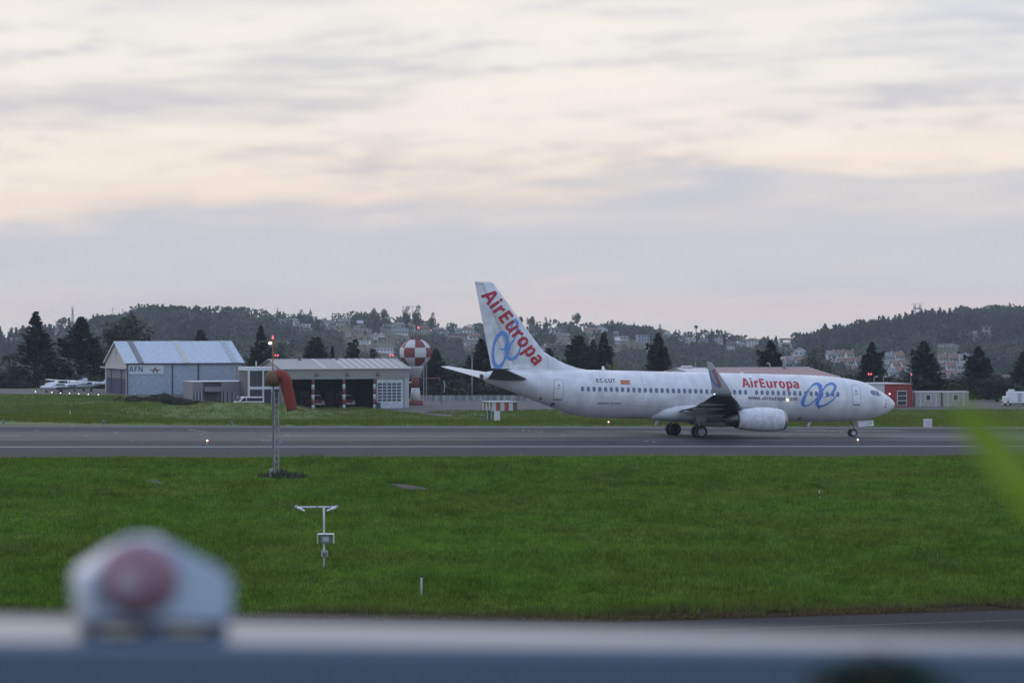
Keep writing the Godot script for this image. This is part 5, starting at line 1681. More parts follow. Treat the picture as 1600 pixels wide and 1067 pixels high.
func build_water_tower() -> void:
	var z := 445.0
	var p := spot(649.0, z)
	var T := thing("water_tower", "red and white checkered ball water tower right of the fire station", "water tower", p)
	var y := func(py: float): return H(py, z) - p.y
	var red := mat("tower_red", lin(0.23, 0.05, 0.045), 0.6, 0.0, noise_tex("grime", 0.012, 0.82, 1.0, 5), 0.5)
	var white := mat("tower_white", lin(0.6, 0.61, 0.62), 0.55, 0.0, noise_tex("streak", 0.02, 0.86, 1.0, 43, 4), 0.3)
	var cy: float = y.call(551.0)
	var rx := 2.45
	var ry := 2.2
	var lat := [-1.3, -0.34, 0.36, 1.2]
	for r in 3:
		for s in 8:
			var m := MB.new().smooth(true)
			for i in 6:
				for j in 6:
					var q := []
					for d in [[0, 0], [1, 0], [1, 1], [0, 1]]:
						var t: float = lerpf(lat[r], lat[r + 1], (j + d[1]) / 6.0)
						var an: float = PI / 2 - (s + (i + d[0]) / 6.0) * TAU / 8.0
						q.append(Vector3(cos(an) * cos(t) * rx, cy + sin(t) * ry, sin(an) * cos(t) * rx))
					m.quad(q[1], q[0], q[3], q[2])
			part(T, "panel", m, red if (r + s) % 2 == 0 else white)
	var lm := MB.new().smooth(true)
	lm.lathe([[cy - ry * 0.97, 0.9], [cy - ry * 0.95, 1.35], [y.call(575.0), 1.22], [y.call(589.5), 0.56]], Vector3.ZERO, Vector3.UP, 28)
	var cone := part(T, "funnel", lm, white)
	var rib := MB.new()
	for k in 14:
		var an := TAU * k / 14
		rib.rod(Vector3(cos(an) * 1.25, y.call(574.0), sin(an) * 1.25), Vector3(cos(an) * 0.58, y.call(589.0), sin(an) * 0.58), 0.03, 4)
	part(cone, "rib", rib, mat("trim_grey", lin(0.4, 0.42, 0.44), 0.5))
	part(T, "stem_band", MB.new().smooth(true).lathe([[y.call(606.0), 0.6], [y.call(589.4), 0.57]], Vector3.ZERO, Vector3.UP, 24), red)
	part(T, "stem_band", MB.new().smooth(true).lathe([[y.call(625.0), 0.84], [y.call(606.0), 0.61]], Vector3.ZERO, Vector3.UP, 24), white)
	part(T, "base_drum", MB.new().smooth(true).lathe([[-0.3, 1.28], [y.call(627.0), 1.28], [y.call(625.0), 1.1]], Vector3.ZERO, Vector3.UP, 24), red)
	var top := cy + ry * 0.93
	var rm := MB.new()
	part(T, "crown_ring", MB.new().smooth(true).lathe([[top - 0.15, 1.05], [top + 0.15, 1.0]], Vector3.ZERO, Vector3.UP, 24), red)
	for k in 12:
		var an := TAU * k / 12
		var d := Vector3(cos(an), 0, sin(an)) * 0.9
		var e := Vector3(cos(an + TAU / 12), 0, sin(an + TAU / 12)) * 0.9
		rm.rod(d + Vector3(0, top, 0), d + Vector3(0, top + 1.15, 0), 0.03, 5)
		for h in [0.4, 0.78, 1.15]: rm.rod(d + Vector3(0, top + h, 0), e + Vector3(0, top + h, 0), 0.025, 5)
	part(T, "railing", rm, mat("rail_rust", lin(0.12, 0.06, 0.05), 0.7))
	part(T, "lamp_post", MB.new().rod(Vector3(0.45, top, 0), Vector3(0.45, y.call(513.0), 0), 0.04), mat("rail_rust", lin(0.12, 0.06, 0.05), 0.7))
	part(T, "obstruction_lamp", MB.new().smooth(true).ball(Vector3(0.45, y.call(512.0), 0), Vector3(0.16, 0.2, 0.16)), glow("lamp_red", lin(1.0, 0.12, 0.16), 0.85))
	# ladder with hoops at the right
	var rung := MB.new()
	var x0 := 1.25
	for k in 34:
		var yy := 0.2 + k * 0.32
		if yy > y.call(566.0): break
		rung.rod(Vector3(x0, yy, 0.7), Vector3(x0 + 0.5, yy, 0.7), 0.02, 4)
	for x in [x0, x0 + 0.5]: rung.rod(Vector3(x, 0, 0.7), Vector3(x, y.call(566.0), 0.7), 0.035, 5)
	part(T, "ladder", rung, mat("ladder_pale", lin(0.45, 0.46, 0.47), 0.5))
	var arc := []
	for k in 9: arc.append(Vector3(cos(lerpf(-0.55, 1.15, k / 8.0)) * 2.6, cy + sin(lerpf(-0.55, 1.15, k / 8.0)) * 2.3, 0.6))
	var am := MB.new().tube(arc, [0.05], 6)
	for a in arc: am.rod(a, a + Vector3(0.35, 0.2, 0), 0.025, 4)
	part(T, "ball_ladder", am, mat("rail_rust", lin(0.12, 0.06, 0.05), 0.7))
	var pp := MB.new().smooth(true).tube([Vector3(-1.4, y.call(591.0), 0.3), Vector3(2.9, y.call(591.0), 0.3), Vector3(3.5, y.call(590.5), 0.3), Vector3(3.7, y.call(592.5), 0.3), Vector3(3.72, y.call(596.0), 0.3)], [0.09], 8)
	part(T, "filling_pipe", pp, mat("pipe_red", lin(0.25, 0.07, 0.06), 0.6))

func build_right_side() -> void:
	# red striped roof behind the airliner
	var x1 := X(1312.0, 450.0)
	var ln := 22.5
	var o := Vector3(x1 - CH * ln, -3.2, -450.0 + SH * ln)
	var B := thing("striped_roof_building", "long low building with a red and white striped roof behind the airliner's front cabin", "building", o, HEAD)
	var w := 23.5
	var he := 4.4
	var hr := 5.75
	var wall := mat("right_white", lin(0.5, 0.52, 0.54), 0.6)
	part(B, "wall", MB.new().box(Vector3(ln / 2, he / 2 - 0.3, -w / 2), Vector3(ln - 0.4, he + 0.6, w - 0.4)), wall)
	for x in [0.0, ln - 0.3]: part(B, "gable_wall", MB.new().prism([Vector3(x, he, 0), Vector3(x, he, -w), Vector3(x, hr - 0.06, -w / 2)], Vector3(0.25, 0, 0)), wall)
	var sl := atan((hr - he) / (w / 2))
	var rl := (w / 2 + 0.3) / cos(sl)
	for s in [1.0, -1.0]:
		var bs := Basis(Vector3(1, 0, 0), s * sl)
		var c := Vector3(ln / 2, (hr + he) / 2 + 0.05, -w / 2 + s * (w / 4 + 0.1))
		var r := part(B, "roof", MB.new().box(c, Vector3(ln + 0.4, 0.1, rl), bs), mat("stripe_white", lin(0.52, 0.5, 0.5), 0.55))
		if s > 0:
			for k in range(6, 30):
				part(r, "roof_stripe", MB.new().box(c + bs * Vector3((k + 0.5) / 30.0 * ln - ln / 2, 0.065, 0), Vector3(0.36, 0.06, rl - 0.03), bs), mat("stripe_red", lin(0.22, 0.06, 0.065), 0.6))
	part(B, "ridge_cap", MB.new().box(Vector3(ln / 2, hr + 0.13, -w / 2), Vector3(ln + 0.5, 0.1, 0.5)), mat("stripe_white", lin(0.52, 0.5, 0.5)))
	part(B, "roof_hatch", MB.new().bbox(Vector3(1.6, hr + 0.25, -w / 2), Vector3(1.8, 0.4, 1.0), 0.15), mat("stripe_white", lin(0.52, 0.5, 0.5)))
	for q in [[1217.0, 1.6, 0.28], [1193.0, 0.8, 0.1]]:
		var k: float = (q[0] - 800.0) / FOC
		var lx: float = ln - (1262.0 - q[0]) * 0.105
		var m := MB.new().smooth(true).tube([Vector3(lx, hr - 0.2, -w / 2 + 1.5), Vector3(lx, hr + q[1] * 0.75, -w / 2 + 1.5), Vector3(lx - 0.15, hr + q[1], -w / 2 + 1.5), Vector3(lx - 0.5, hr + q[1] * 0.95, -w / 2 + 1.6)], [q[2], q[2], q[2] * 1.1, q[2] * 1.1], 10)
		part(B, "vent_pipe", m, mat("vent_metal", lin(0.4, 0.4, 0.41), 0.4, 0.5))
	# white and red flat block in front of the nose
	var o2 := spot(1325.0, 432.0, -3.25)
	var C := thing("red_block", "flat roofed white and red block with barred window, beyond the airliner's nose", "building", o2, HEAD)
	var l0 := along(1383.0, o2)
	var l1 := along(1426.0, o2)
	var ht := H(599.0, 440.0) + 3.25
	slab(C, "white_wall", 0, l0, -0.5, ht - 0.03, -9, 0, wall)
	slab(C, "red_wall", l0 + 0.004, l1, -0.5, ht, -9, 0.05, mat("block_red", lin(0.3, 0.028, 0.025), 0.5, 0.0, noise_tex("grime", 0.012, 0.82, 1.0, 5), 0.3))
	var w0 := along(1402.0, o2)
	var w1 := along(1417.5, o2)
	var wy0 := H(631.0, 445.0) + 3.25
	var wy1 := H(608.0, 445.0) + 3.25
	var wf := slab(C, "window", w0, w1, wy0, wy1, 0.06, 0.1, mat("frame_white", lin(0.55, 0.55, 0.56), 0.5))
	for k in 3:
		var hh := (wy1 - wy0 - 0.24) / 3.0
		slab(wf, "pane", w0 + 0.1, w1 - 0.1, wy0 + 0.08 + k * (hh + 0.05), wy0 + 0.03 + k * (hh + 0.05) + hh, 0.102, 0.125, mat("annex_glass", lin(0.045, 0.05, 0.055)))
	slab(C, "dark_vent", along(1379.5, o2), along(1386.5, o2), H(620.0, 440.0) + 3.25, H(614.0, 440.0) + 3.25, 0.07, 0.25, mat("annex_dark", lin(0.1, 0.1, 0.105)))
	slab(C, "roof_edge", -0.05, l1 + 0.05, ht, ht + 0.08, -9.05, 0.12, mat("trim_grey", lin(0.4, 0.42, 0.44)))
	part(C, "wall_lamp", MB.new().smooth(true).ball(Vector3(along(1389.5, o2), H(614.0, 440.0) + 3.25, 0.3), Vector3(0.1, 0.1, 0.1)), glow("lamp_pink", lin(1.0, 0.7, 0.72), 2.5))
	# roof lamps
	var roof_y := ht - 3.25 + 0.08
	var rl2 := thing("double_red_lamp", "pair of red lamps on a post above the airliner's cockpit", "lamp", spot(1360.0, 440.0, roof_y))
	double_lamp(rl2, 1.35)
	for q in [[1366.5, "pale hooked lamp post on the roof above the cockpit, left of the wider one"], [1381.0, "pale curved lamp post on the roof directly left of the red wall"]]:
		var lp := thing("roof_lamp", q[1], "lamp", spot(q[0], 441.0, roof_y), 0.0, "hooked lamps on the white roof")
		put(lp, "post", MB.new().smooth(true).tube([Vector3(0, 0, 0), Vector3(0, 0.75, 0), Vector3(0.1, 0.92, 0), Vector3(0.32, 0.95, 0)], [0.04], 6).mesh(), mat("ladder_pale", lin(0.45, 0.46, 0.47)))
		put(lp, "lamp_head", MB.new().bbox(Vector3(0.42, 0.92, 0), Vector3(0.3, 0.14, 0.2), 0.04).mesh(), mat("white_paint", lin(0.62, 0.63, 0.63)))
	var sl2 := thing("red_lamp_post", "thin post with one red lamp at the right edge of the red block", "lamp", spot(1424.0, 441.0, roof_y))
	put(sl2, "post", MB.new().rod(Vector3.ZERO, Vector3(0, 2.0, 0), 0.035).mesh(), mat("ladder_pale", lin(0.45, 0.46, 0.47)))
	put(sl2, "lamp", MB.new().smooth(true).ball(Vector3(0.1, 1.25, 0.05), Vector3(0.12, 0.12, 0.12)).mesh(), glow("lamp_red", lin(1.0, 0.12, 0.16), 0.85))
	# cream cabins
	var labels := ["cream site cabin with one window, beside the red block", "cream site cabin whose right end is behind the blurred leaf"]
	var c0: Node3D
	for k in 2:
		var at := spot([1431.0, 1474.0][k], 436.0, -3.1)
		if k:
			copy(c0, labels[1], at, HEAD * 0.2)
			continue
		var q := thing("site_cabin", labels[0], "cabin", at, HEAD * 0.2, "cream cabins right of the red block")
		c0 = q
		var cream := mat("cabin_cream", lin(0.44, 0.43, 0.39), 0.6, 0.0, noise_tex("grime", 0.012, 0.82, 1.0, 5), 0.3)
		var wm := MB.new().box(Vector3(2.0, 1.2, -1.2), Vector3(3.95, 2.3, 2.4))
		for i in 18: wm.box(Vector3(0.15 + i * 0.218, 1.2, 0.012), Vector3(0.1, 2.15, 0.03))
		part(q, "wall", wm, cream)
		part(q, "roof", MB.new().bbox(Vector3(2.0, 2.4, -1.2), Vector3(4.1, 0.14, 2.55), 0.03), mat("frame_white", lin(0.55, 0.55, 0.56)))
		part(q, "base", MB.new().box(Vector3(2.0, 0.0, -1.2), Vector3(4.0, 0.14, 2.45)), mat("trim_grey", lin(0.4, 0.42, 0.44)))
		var wn := part(q, "window", MB.new().box(Vector3(1.98, 1.55, 0.04), Vector3(0.95, 1.0, 0.06)), mat("frame_white", lin(0.55, 0.55, 0.56)))
		part(wn, "pane", MB.new().box(Vector3(1.98, 1.55, 0.08), Vector3(0.62, 0.78, 0.03)), mat("annex_glass", lin(0.045, 0.05, 0.055)))
		for x in [0.75, 3.2]: part(q, "corner_trim", MB.new().box(Vector3(x, 1.2, 0.035), Vector3(0.12, 2.2, 0.04)), mat("frame_white", lin(0.55, 0.55, 0.56)))
	# white truck at the right edge
	var t := thing("truck", "white box truck cut off by the right edge of the photograph", "truck", spot(1572.0, 440.0), 0.06)
	part(t, "box_body", MB.new().bbox(Vector3(2.6, 1.35, -1.1), Vector3(4.0, 1.75, 2.2), 0.06), mat("van_white", lin(0.68, 0.69, 0.7)))
	part(t, "chassis", MB.new().box(Vector3(2.4, 0.42, -1.1), Vector3(4.6, 0.16, 1.4)), mat("annex_dark", lin(0.1, 0.1, 0.105)))
	part(t, "cab", MB.new().bbox(Vector3(0.28, 0.95, -1.1), Vector3(0.6, 1.1, 2.0), 0.08), mat("van_white", lin(0.68, 0.69, 0.7)))
	part(t, "roof_unit", MB.new().bbox(Vector3(1.2, 2.4, -1.1), Vector3(0.8, 0.35, 1.2), 0.05), mat("frame_white", lin(0.55, 0.55, 0.56)))
	part(t, "side_door", MB.new().box(Vector3(2.2, 1.35, 0.012), Vector3(0.6, 1.4, 0.03)), mat("trim_grey", lin(0.4, 0.42, 0.44)))
	for x in [0.6, 3.6]:
		for z in [-0.2, -2.0]: wheel(t, Vector3(x, 0.4, z), 0.4, 0.26, mat("hub_dark", lin(0.09, 0.09, 0.1), 0.6, 0.3))
	var b0: Node3D
	var bl := ["left one of the red and white bollards left of the white truck", "right one of the red and white bollards, touching the white truck's outline"]
	for k in 2:
		var at := spot([1566.5, 1576.0][k], 436.0)
		if k:
			copy(b0, bl[1], at)
			continue
		b0 = thing("bollard", bl[0], "bollard", at, 0.0, "red and white bollards by the truck")
		for i in 4:
			put(b0, "band", MB.new().smooth(true).lathe([[i * 0.28, 0.13], [i * 0.28 + 0.277, 0.13]], Vector3.ZERO, Vector3.UP, 12).mesh(), mat("band_white", lin(0.6, 0.6, 0.6)) if i % 2 else mat("band_red", lin(0.3, 0.06, 0.045)))

func double_lamp(o: Node3D, h: float) -> void:
	put(o, "post", MB.new().rod(Vector3.ZERO, Vector3(0, h - 0.2, 0), 0.035).rod(Vector3(-0.24, h - 0.2, 0), Vector3(0.24, h - 0.2, 0), 0.03).mesh(), mat("rail_rust", lin(0.12, 0.06, 0.05), 0.7))
	for s in [-1, 1]: put(o, "lamp", MB.new().smooth(true).ball(Vector3(s * 0.19, h, 0), Vector3(0.13, 0.16, 0.13)).mesh(), glow("lamp_red", lin(1.0, 0.12, 0.16), 0.85))

# ------------------------------------------------------------------ things in the field
func build_field_things() -> void:
	var galv := mat("galvanised", lin(0.36, 0.37, 0.39), 0.5, 0.3, noise_tex("grime", 0.012, 0.82, 1.0, 5), 1.0)
	var grey_dark := mat("mast_dark", lin(0.16, 0.16, 0.17), 0.6, 0.2)
	# windsock mast
	var p := spot(430.0, 164.0)
	var W := thing("windsock", "drooping red orange windsock on a lattice mast before the runway", "windsock", p)
	var k := 164.0 / FOC                                  # metres per picture unit here
	var q := func(px: float, py: float, z := 0.0): return Vector3((px - 430.0) * k, H(py, 164.0) - p.y, z)
	var base: float = q.call(0.0, 748.0).y
	for px in [428.4, 434.8]:
		var m := MB.new()
		m.box((q.call(px, 612.0) + q.call(px, 752.0)) * 0.5 + Vector3(0, -0.1, 0), Vector3(0.065, q.call(0.0, 612.0).y + 0.3, 0.065))
		part(W, "lattice_leg", m, galv)
	var br := MB.new()
	for i in 15:
		var y0: float = 620.0 + i * 8.8
		br.rod(q.call(428.4, y0, 0.02), q.call(434.8, y0 + 8.0, 0.02), 0.014, 4)
		br.rod(q.call(434.8, y0, -0.02), q.call(428.4, y0 + 8.0, -0.02), 0.014, 4)
	part(W, "lattice_brace", br, galv)
	part(W, "standing_post", MB.new().rod(q.call(426.2, 575.0, -0.08), q.call(426.2, 752.0, -0.08), 0.05, 8), grey_dark)
	for py in [636.0, 665.5, 724.0]: part(W, "clamp_plate", MB.new().box(q.call(430.5, py, 0), Vector3(0.42, 0.07, 0.2)), grey_dark)
	part(W, "climbing_bar", MB.new().rod(q.call(424.2, 612.0, 0.1), q.call(426.4, 652.0, 0.1), 0.03), grey_dark)
	part(W, "control_box", MB.new().bbox(q.call(423.4, 740.0, 0.05), Vector3(0.22, 0.58, 0.2), 0.015), mat("box_grey", lin(0.3, 0.3, 0.29), 0.6))
	for i in 10:
		part(W, "mast_band", MB.new().smooth(true).lathe([[0, 0.035], [0.19, 0.035]], q.call(425.6, 576.0 - i * 5.4, -0.08), Vector3.UP, 8), mat("band_orange", lin(0.4, 0.09, 0.03), 0.5) if i % 3 != 1 else mat("band_mustard", lin(0.3, 0.22, 0.07), 0.5))
	part(W, "cross_arm", MB.new().rod(q.call(404.0, 533.4, -0.08), q.call(450.0, 533.8, -0.08), 0.022), mat("band_mustard", lin(0.3, 0.22, 0.07)))
	part(W, "arm_lamp", MB.new().smooth(true).ball(q.call(421.5, 536.2, 0.0), Vector3(0.1, 0.07, 0.1)), glow("lamp_white", lin(1.0, 0.96, 0.9), 2.2))
	part(W, "arm_lamp", MB.new().bbox(q.call(449.0, 536.0, 0.0), Vector3(0.13, 0.12, 0.12), 0.03), mat("lamp_glass", lin(0.25, 0.35, 0.4), 0.2))
	part(W, "arm_sensor", MB.new().rod(q.call(404.5, 533.0, -0.08), q.call(404.5, 538.5, -0.08), 0.03), grey_dark)
	part(W, "obstruction_lamp", MB.new().smooth(true).lathe([[0, 0.05], [0.03, 0.06], [0.15, 0.055], [0.2, 0.03]], q.call(425.6, 530.0, -0.08), Vector3.UP, 12), glow("lamp_red", lin(1.0, 0.12, 0.16), 0.85)).scale = Vector3.ONE
	# the sock: a stained rounded mouth, then the hanging tail
	var cloth_n := noise_tex("cloth", 0.03, 0.62, 1.0, 61, 4)
	var mouth := MB.new().smooth(true)
	var mp0 := []
	var mr0 := []
	for i in 15:
		var t := lerpf(-0.99, 0.86, i / 14.0)
		mp0.append(q.call(426.0 + t * 12.6, 591.2 - t * 0.8, 0.05 - t * 0.02))
		mr0.append(0.47 * sqrt(1.0 - t * t))
	mouth.tube(mp0, mr0, 24)
	var stain := grass_tex("sock_stain", 62, 0.016, Color(0.085, 0.085, 0.05), Color(0.13, 0.085, 0.05), Color(0.26, 0.055, 0.035))
	part(W, "sock_mouth", mouth, mat("sock_faded", Color(1, 1, 1), 0.85, 0.0, stain, 0.7))
	var tail := MB.new().smooth(true)
	var tp := []
	var tr := []
	for i in 13:
		var t := i / 12.0
		var a: Array = [[432.0, 588.4], [440.0, 587.0], [445.5, 593.0], [446.8, 599.0], [448.6, 607.0], [450.6, 616.0], [452.8, 626.0], [454.8, 635.0], [456.0, 640.8]]
		var f := t * 8.0
		var i0 := mini(int(f), 7)
		tp.append(q.call(lerpf(a[i0][0], a[i0 + 1][0], f - i0), lerpf(a[i0][1], a[i0 + 1][1], f - i0), 0.02))
		tr.append(lerpf(0.38, 0.29, t) * (1.0 + 0.035 * sin(i * 2.1)))
	var folds := []
	for i in tp.size():
		var d: Vector3 = (tp[mini(i + 1, 12)] - tp[maxi(i - 1, 0)]).normalized()
		var sd := d.cross(Vector3(0, 0, 1)).normalized()
		var vv := d.cross(sd)
		var ring := PackedVector3Array()
		for k4 in 32:
			var an := TAU * k4 / 32
			var f := i / 12.0
			var rr: float = tr[i] * (1.0 + f * (0.07 * sin(3.0 * an + i * 0.35) + 0.045 * sin(7.0 * an - i * 0.6)) + 0.03 * sin(i * 2.4 + an))
			ring.append(tp[i] + (sd * cos(an) + vv * sin(an)) * rr)
		folds.append(ring)
	tail.loft(folds)
	part(W, "sock_tail", tail, mat("sock_orange", lin(0.34, 0.05, 0.035), 0.8, 0.0, cloth_n, 1.2))
	part(W, "sock_hem", MB.new().smooth(true).tube([tp[11], tp[12] + Vector3(0.005, -0.02, 0)], [0.302, 0.298], 24), mat("sock_hem", lin(0.12, 0.03, 0.03), 0.85))
	# rough growth at the foot of the mast
	rng.seed = 91
	var gm := MB.new()
	for i in 520:
		var a := rng.randf() * TAU
		var d := sqrt(rng.randf())
		gm.color(tone(Color(0.05, 0.055, 0.03), rng.randf_range(0.5, 1.5)))
		var c := Vector3(cos(a) * d * d * 1.5 + 0.3, 0, sin(a) * d * 1.2)
		kite(gm, c + Vector3(0, rng.randf() * 0.5 * (1.1 - d), 0), Vector3(rng.randf_range(-0.7, 0.7), 1, rng.randf_range(-0.7, 0.7)).normalized(), rng.randf_range(0.15, 0.42), 0.16)
	single("weed_clump", gm, leaf_mat(), "dark weeds grown round the foot of the windsock mast", "weeds", p)
	# visibility sensor
	var sp := spot(505.6, 100.35)
	var S := thing("weather_sensor", "pale weather sensor post with a T bar and grey boxes, in the near grass", "weather station", sp)
	var k2 := 100.35 / FOC
	var s2 := func(px: float, py: float, z := 0.0): return Vector3((px - 505.6) * k2, H(py, 100.35) - sp.y, z)
	var pale := mat("sensor_white", lin(0.58, 0.6, 0.63), 0.4)
	part(S, "pole", MB.new().smooth(true).rod(s2.call(505.7, 793.0), s2.call(505.7, 836.0), 0.036, 12).rod(s2.call(505.7, 836.0), s2.call(505.7, 897.0), 0.032, 12), pale)
	part(S, "cross_bar", MB.new().smooth(true).rod(s2.call(463.0, 792.6), s2.call(525.5, 792.2), 0.03, 10), pale)
	for e in [[462.6, 476.0, -1.0], [525.4, 512.0, 1.0]]:
		part(S, "sensor_head", MB.new().smooth(true).tube([s2.call(e[0], 792.4), s2.call(e[1], 797.0, 0.3)], [0.05, 0.032], 10), pale)
		part(S, "head_collar", MB.new().smooth(true).tube([s2.call(e[0] - 1.6, 791.2, -0.02), s2.call(e[0] + 1.6, 793.6, 0.02)], [0.065, 0.065], 10), mat("box_grey", lin(0.3, 0.3, 0.29)))
		part(S, "arm", MB.new().rod(s2.call((e[0] + e[1]) * 0.5, 793.0), s2.call((e[0] + e[1]) * 0.5 - e[2] * 7.0, 797.4, 0.42), 0.018), pale)
	for px in [495.5, 515.8]: part(S, "bar_clamp", MB.new().box(s2.call(px, 792.5), Vector3(0.03, 0.1, 0.09)), grey_dark)
	var bc: Vector3 = s2.call(508.4, 841.6)
	part(S, "hood", MB.new().bbox(bc + Vector3(0, 0.16, 0.02), Vector3(0.58, 0.025, 0.42), 0.008).bbox(bc + Vector3(-0.28, 0, 0.02), Vector3(0.02, 0.33, 0.42), 0.006).bbox(bc + Vector3(0.28, 0, 0.02), Vector3(0.02, 0.33, 0.42), 0.006), pale)
	part(S, "instrument_box", MB.new().bbox(bc + Vector3(0.01, -0.02, 0.0), Vector3(0.36, 0.28, 0.24), 0.015), mat("instrument_grey", lin(0.2, 0.21, 0.22), 0.5))
	part(S, "display", MB.new().box(bc + Vector3(0.01, 0.0, 0.125), Vector3(0.2, 0.17, 0.012)), mat("display_pale", lin(0.42, 0.47, 0.5), 0.3))
	part(S, "junction_box", MB.new().bbox(s2.call(506.6, 865.4, 0.03), Vector3(0.23, 0.22, 0.16), 0.015), mat("junction_grey", lin(0.3, 0.31, 0.31), 0.5))
	part(S, "junction_cover", MB.new().box(s2.call(507.4, 866.0, 0.115), Vector3(0.13, 0.13, 0.015)), mat("junction_dark", lin(0.13, 0.14, 0.12), 0.5))
	part(S, "cable", MB.new().smooth(true).tube([s2.call(507.6, 870.0, 0.04), s2.call(508.0, 880.0, 0.05), s2.call(506.5, 895.0, 0.03)], [0.02], 6), grey_dark)
	# marker posts
	var mp := spot(658.3, 89.9)
	var M := thing("marker_post", "thin pale post with dark tip in the near grass right of the weather sensor", "post", mp)
	put(M, "shaft", MB.new().smooth(true).rod(Vector3(0, -0.15, 0), Vector3(0, 0.71, 0), 0.032, 8).mesh(), mat("post_pale", lin(0.45, 0.45, 0.43), 0.6, 0.0, noise_tex("grime", 0.012, 0.82, 1.0, 5), 3.0))
	put(M, "cap", MB.new().smooth(true).rod(Vector3(0, 0.711, 0), Vector3(0, 0.76, 0), 0.036, 8).mesh(), mat("tyre", lin(0.022, 0.022, 0.024)))
	var np := spot(1282.6, 146.7)
	var N := thing("marker_post", "leaning banded marker post in the right half of the near grass", "post", np)
	N.rotation.z = 0.09
	for i in 5: put(N, "band", MB.new().smooth(true).rod(Vector3(0, -0.1 + i * 0.15, 0), Vector3(0, 0.045 + i * 0.15, 0), 0.04, 8).mesh(), mat("post_pale", lin(0.45, 0.45, 0.43)) if i % 2 == 0 else mat("post_dark", lin(0.08, 0.06, 0.06), 0.6))
	var sp2 := spot(108.6, 330.0)
	var S2 := thing("marker_post", "short white post in the far grass before the light aircraft", "post", sp2)
	put(S2, "shaft", MB.new().bbox(Vector3(0, 0.16, 0), Vector3(0.12, 0.55, 0.1), 0.02).mesh(), mat("white_paint", lin(0.62, 0.63, 0.63)))
	put(S2, "cap", MB.new().bbox(Vector3(0, 0.45, 0), Vector3(0.14, 0.05, 0.12), 0.015).mesh(), mat("box_grey", lin(0.3, 0.3, 0.29)))
	# runway edge lamps
	var rl := [[323.0, 213.0, "lit white runway edge lamp on the near shoulder, left of the windsock"], [1341.0, 233.0, "lit white runway edge lamp on the near shoulder below the nose wheel"], [951.0, 274.0, "lit runway edge lamp on the far side, under the airliner's rear belly"]]
	var l0: Node3D
	for e in rl:
		var at := spot(e[0], e[1])
		at.y = ground_at(at.x, e[1]) + 0.03
		if l0:
			copy(l0, e[2], at)
			continue
		l0 = thing("runway_lamp", e[2], "runway lamp", at, 0.0, "runway edge lamps")
		put(l0, "stem", MB.new().smooth(true).lathe([[0, 0.09], [0.04, 0.09], [0.05, 0.035], [0.22, 0.035]], Vector3.ZERO, Vector3.UP, 12).mesh(), mat("lamp_yellow", lin(0.4, 0.22, 0.04), 0.5))
		put(l0, "lens", MB.new().smooth(true).ball(Vector3(0, 0.28, 0), Vector3(0.07, 0.07, 0.07)).mesh(), glow("lamp_warm2", lin(1.0, 0.85, 0.7), 1.4))
		put(l0, "red_shade", MB.new().smooth(true).ball(Vector3(0.06, 0.27, -0.02), Vector3(0.045, 0.07, 0.045)).mesh(), glow("lamp_red", lin(1.0, 0.12, 0.16), 0.85))
	# blue taxiway edge markers
	var b0: Node3D
	for e in [[160.5, 661.5, "blue edge marker at the far runway edge, left of the hangar's sign"], [361.5, 663.0, "blue edge marker at the far runway edge, left of the windsock"], [4.0, 661.0, "blue edge marker at the far runway edge by the left picture edge"]]:
		var at := hit(e[0], e[1] + 1.6, 230.0, 300.0, 0.1)
		if b0:
			copy(b0, e[2], at)
			continue
		b0 = thing("edge_marker", e[2], "marker", at, 0.0, "blue taxiway edge markers")
		put(b0, "shaft", MB.new().smooth(true).rod(Vector3(0, -0.05, 0), Vector3(0, 0.24, 0), 0.06, 10).mesh(), mat("marker_blue", lin(0.02, 0.08, 0.32), 0.4))
		put(b0, "head", MB.new().smooth(true).lathe([[0.24, 0.08], [0.32, 0.085], [0.36, 0.04]], Vector3.ZERO, Vector3.UP, 10).mesh(), mat("marker_blue_bright", lin(0.05, 0.2, 0.6), 0.3))
	# white cabinets and small signs near the far edge
	var c1 := thing("cabinet", "plain white cube shaped cabinet at the far runway edge, right of the airliner's nose", "cabinet", spot(1450.5, 279.0))
	put(c1, "body", MB.new().bbox(Vector3(0, 0.36, 0), Vector3(0.76, 0.8, 0.6), 0.02).mesh(), mat("white_paint", lin(0.62, 0.63, 0.63)))
	put(c1, "lid", MB.new().bbox(Vector3(0, 0.78, 0), Vector3(0.8, 0.05, 0.64), 0.015).mesh(), mat("van_white", lin(0.68, 0.69, 0.7)))
	var c2 := thing("cabinet", "tall white cabinet in the grass below the airliner's tail", "cabinet", spot(776.5, 288.0))
	put(c2, "body", MB.new().bbox(Vector3(0, 0.5, 0), Vector3(0.6, 1.1, 0.4), 0.03).mesh(), mat("sensor_white", lin(0.58, 0.6, 0.63)))
	put(c2, "lid", MB.new().bbox(Vector3(0, 1.07, 0), Vector3(0.64, 0.06, 0.44), 0.02).mesh(), mat("white_paint", lin(0.62, 0.63, 0.63)))
	var c3 := thing("sign_stand", "pair of thin posts carrying a dark panel left of the tall white cabinet", "sign", spot(764.7, 291.0))
	for s in [-0.19, 0.19]: put(c3, "post", MB.new().rod(Vector3(s, -0.1, 0), Vector3(s, 1.6, 0), 0.03).mesh(), mat("ladder_pale", lin(0.45, 0.46, 0.47)))
	put(c3, "panel", MB.new().bbox(Vector3(0, 0.62, 0), Vector3(0.3, 1.1, 0.06), 0.01).mesh(), mat("panel_dark", lin(0.06, 0.07, 0.09), 0.5))
	var c4 := thing("low_sign", "small low dark sign lying in the grass left of the two thin posts", "sign", spot(753.0, 290.0))
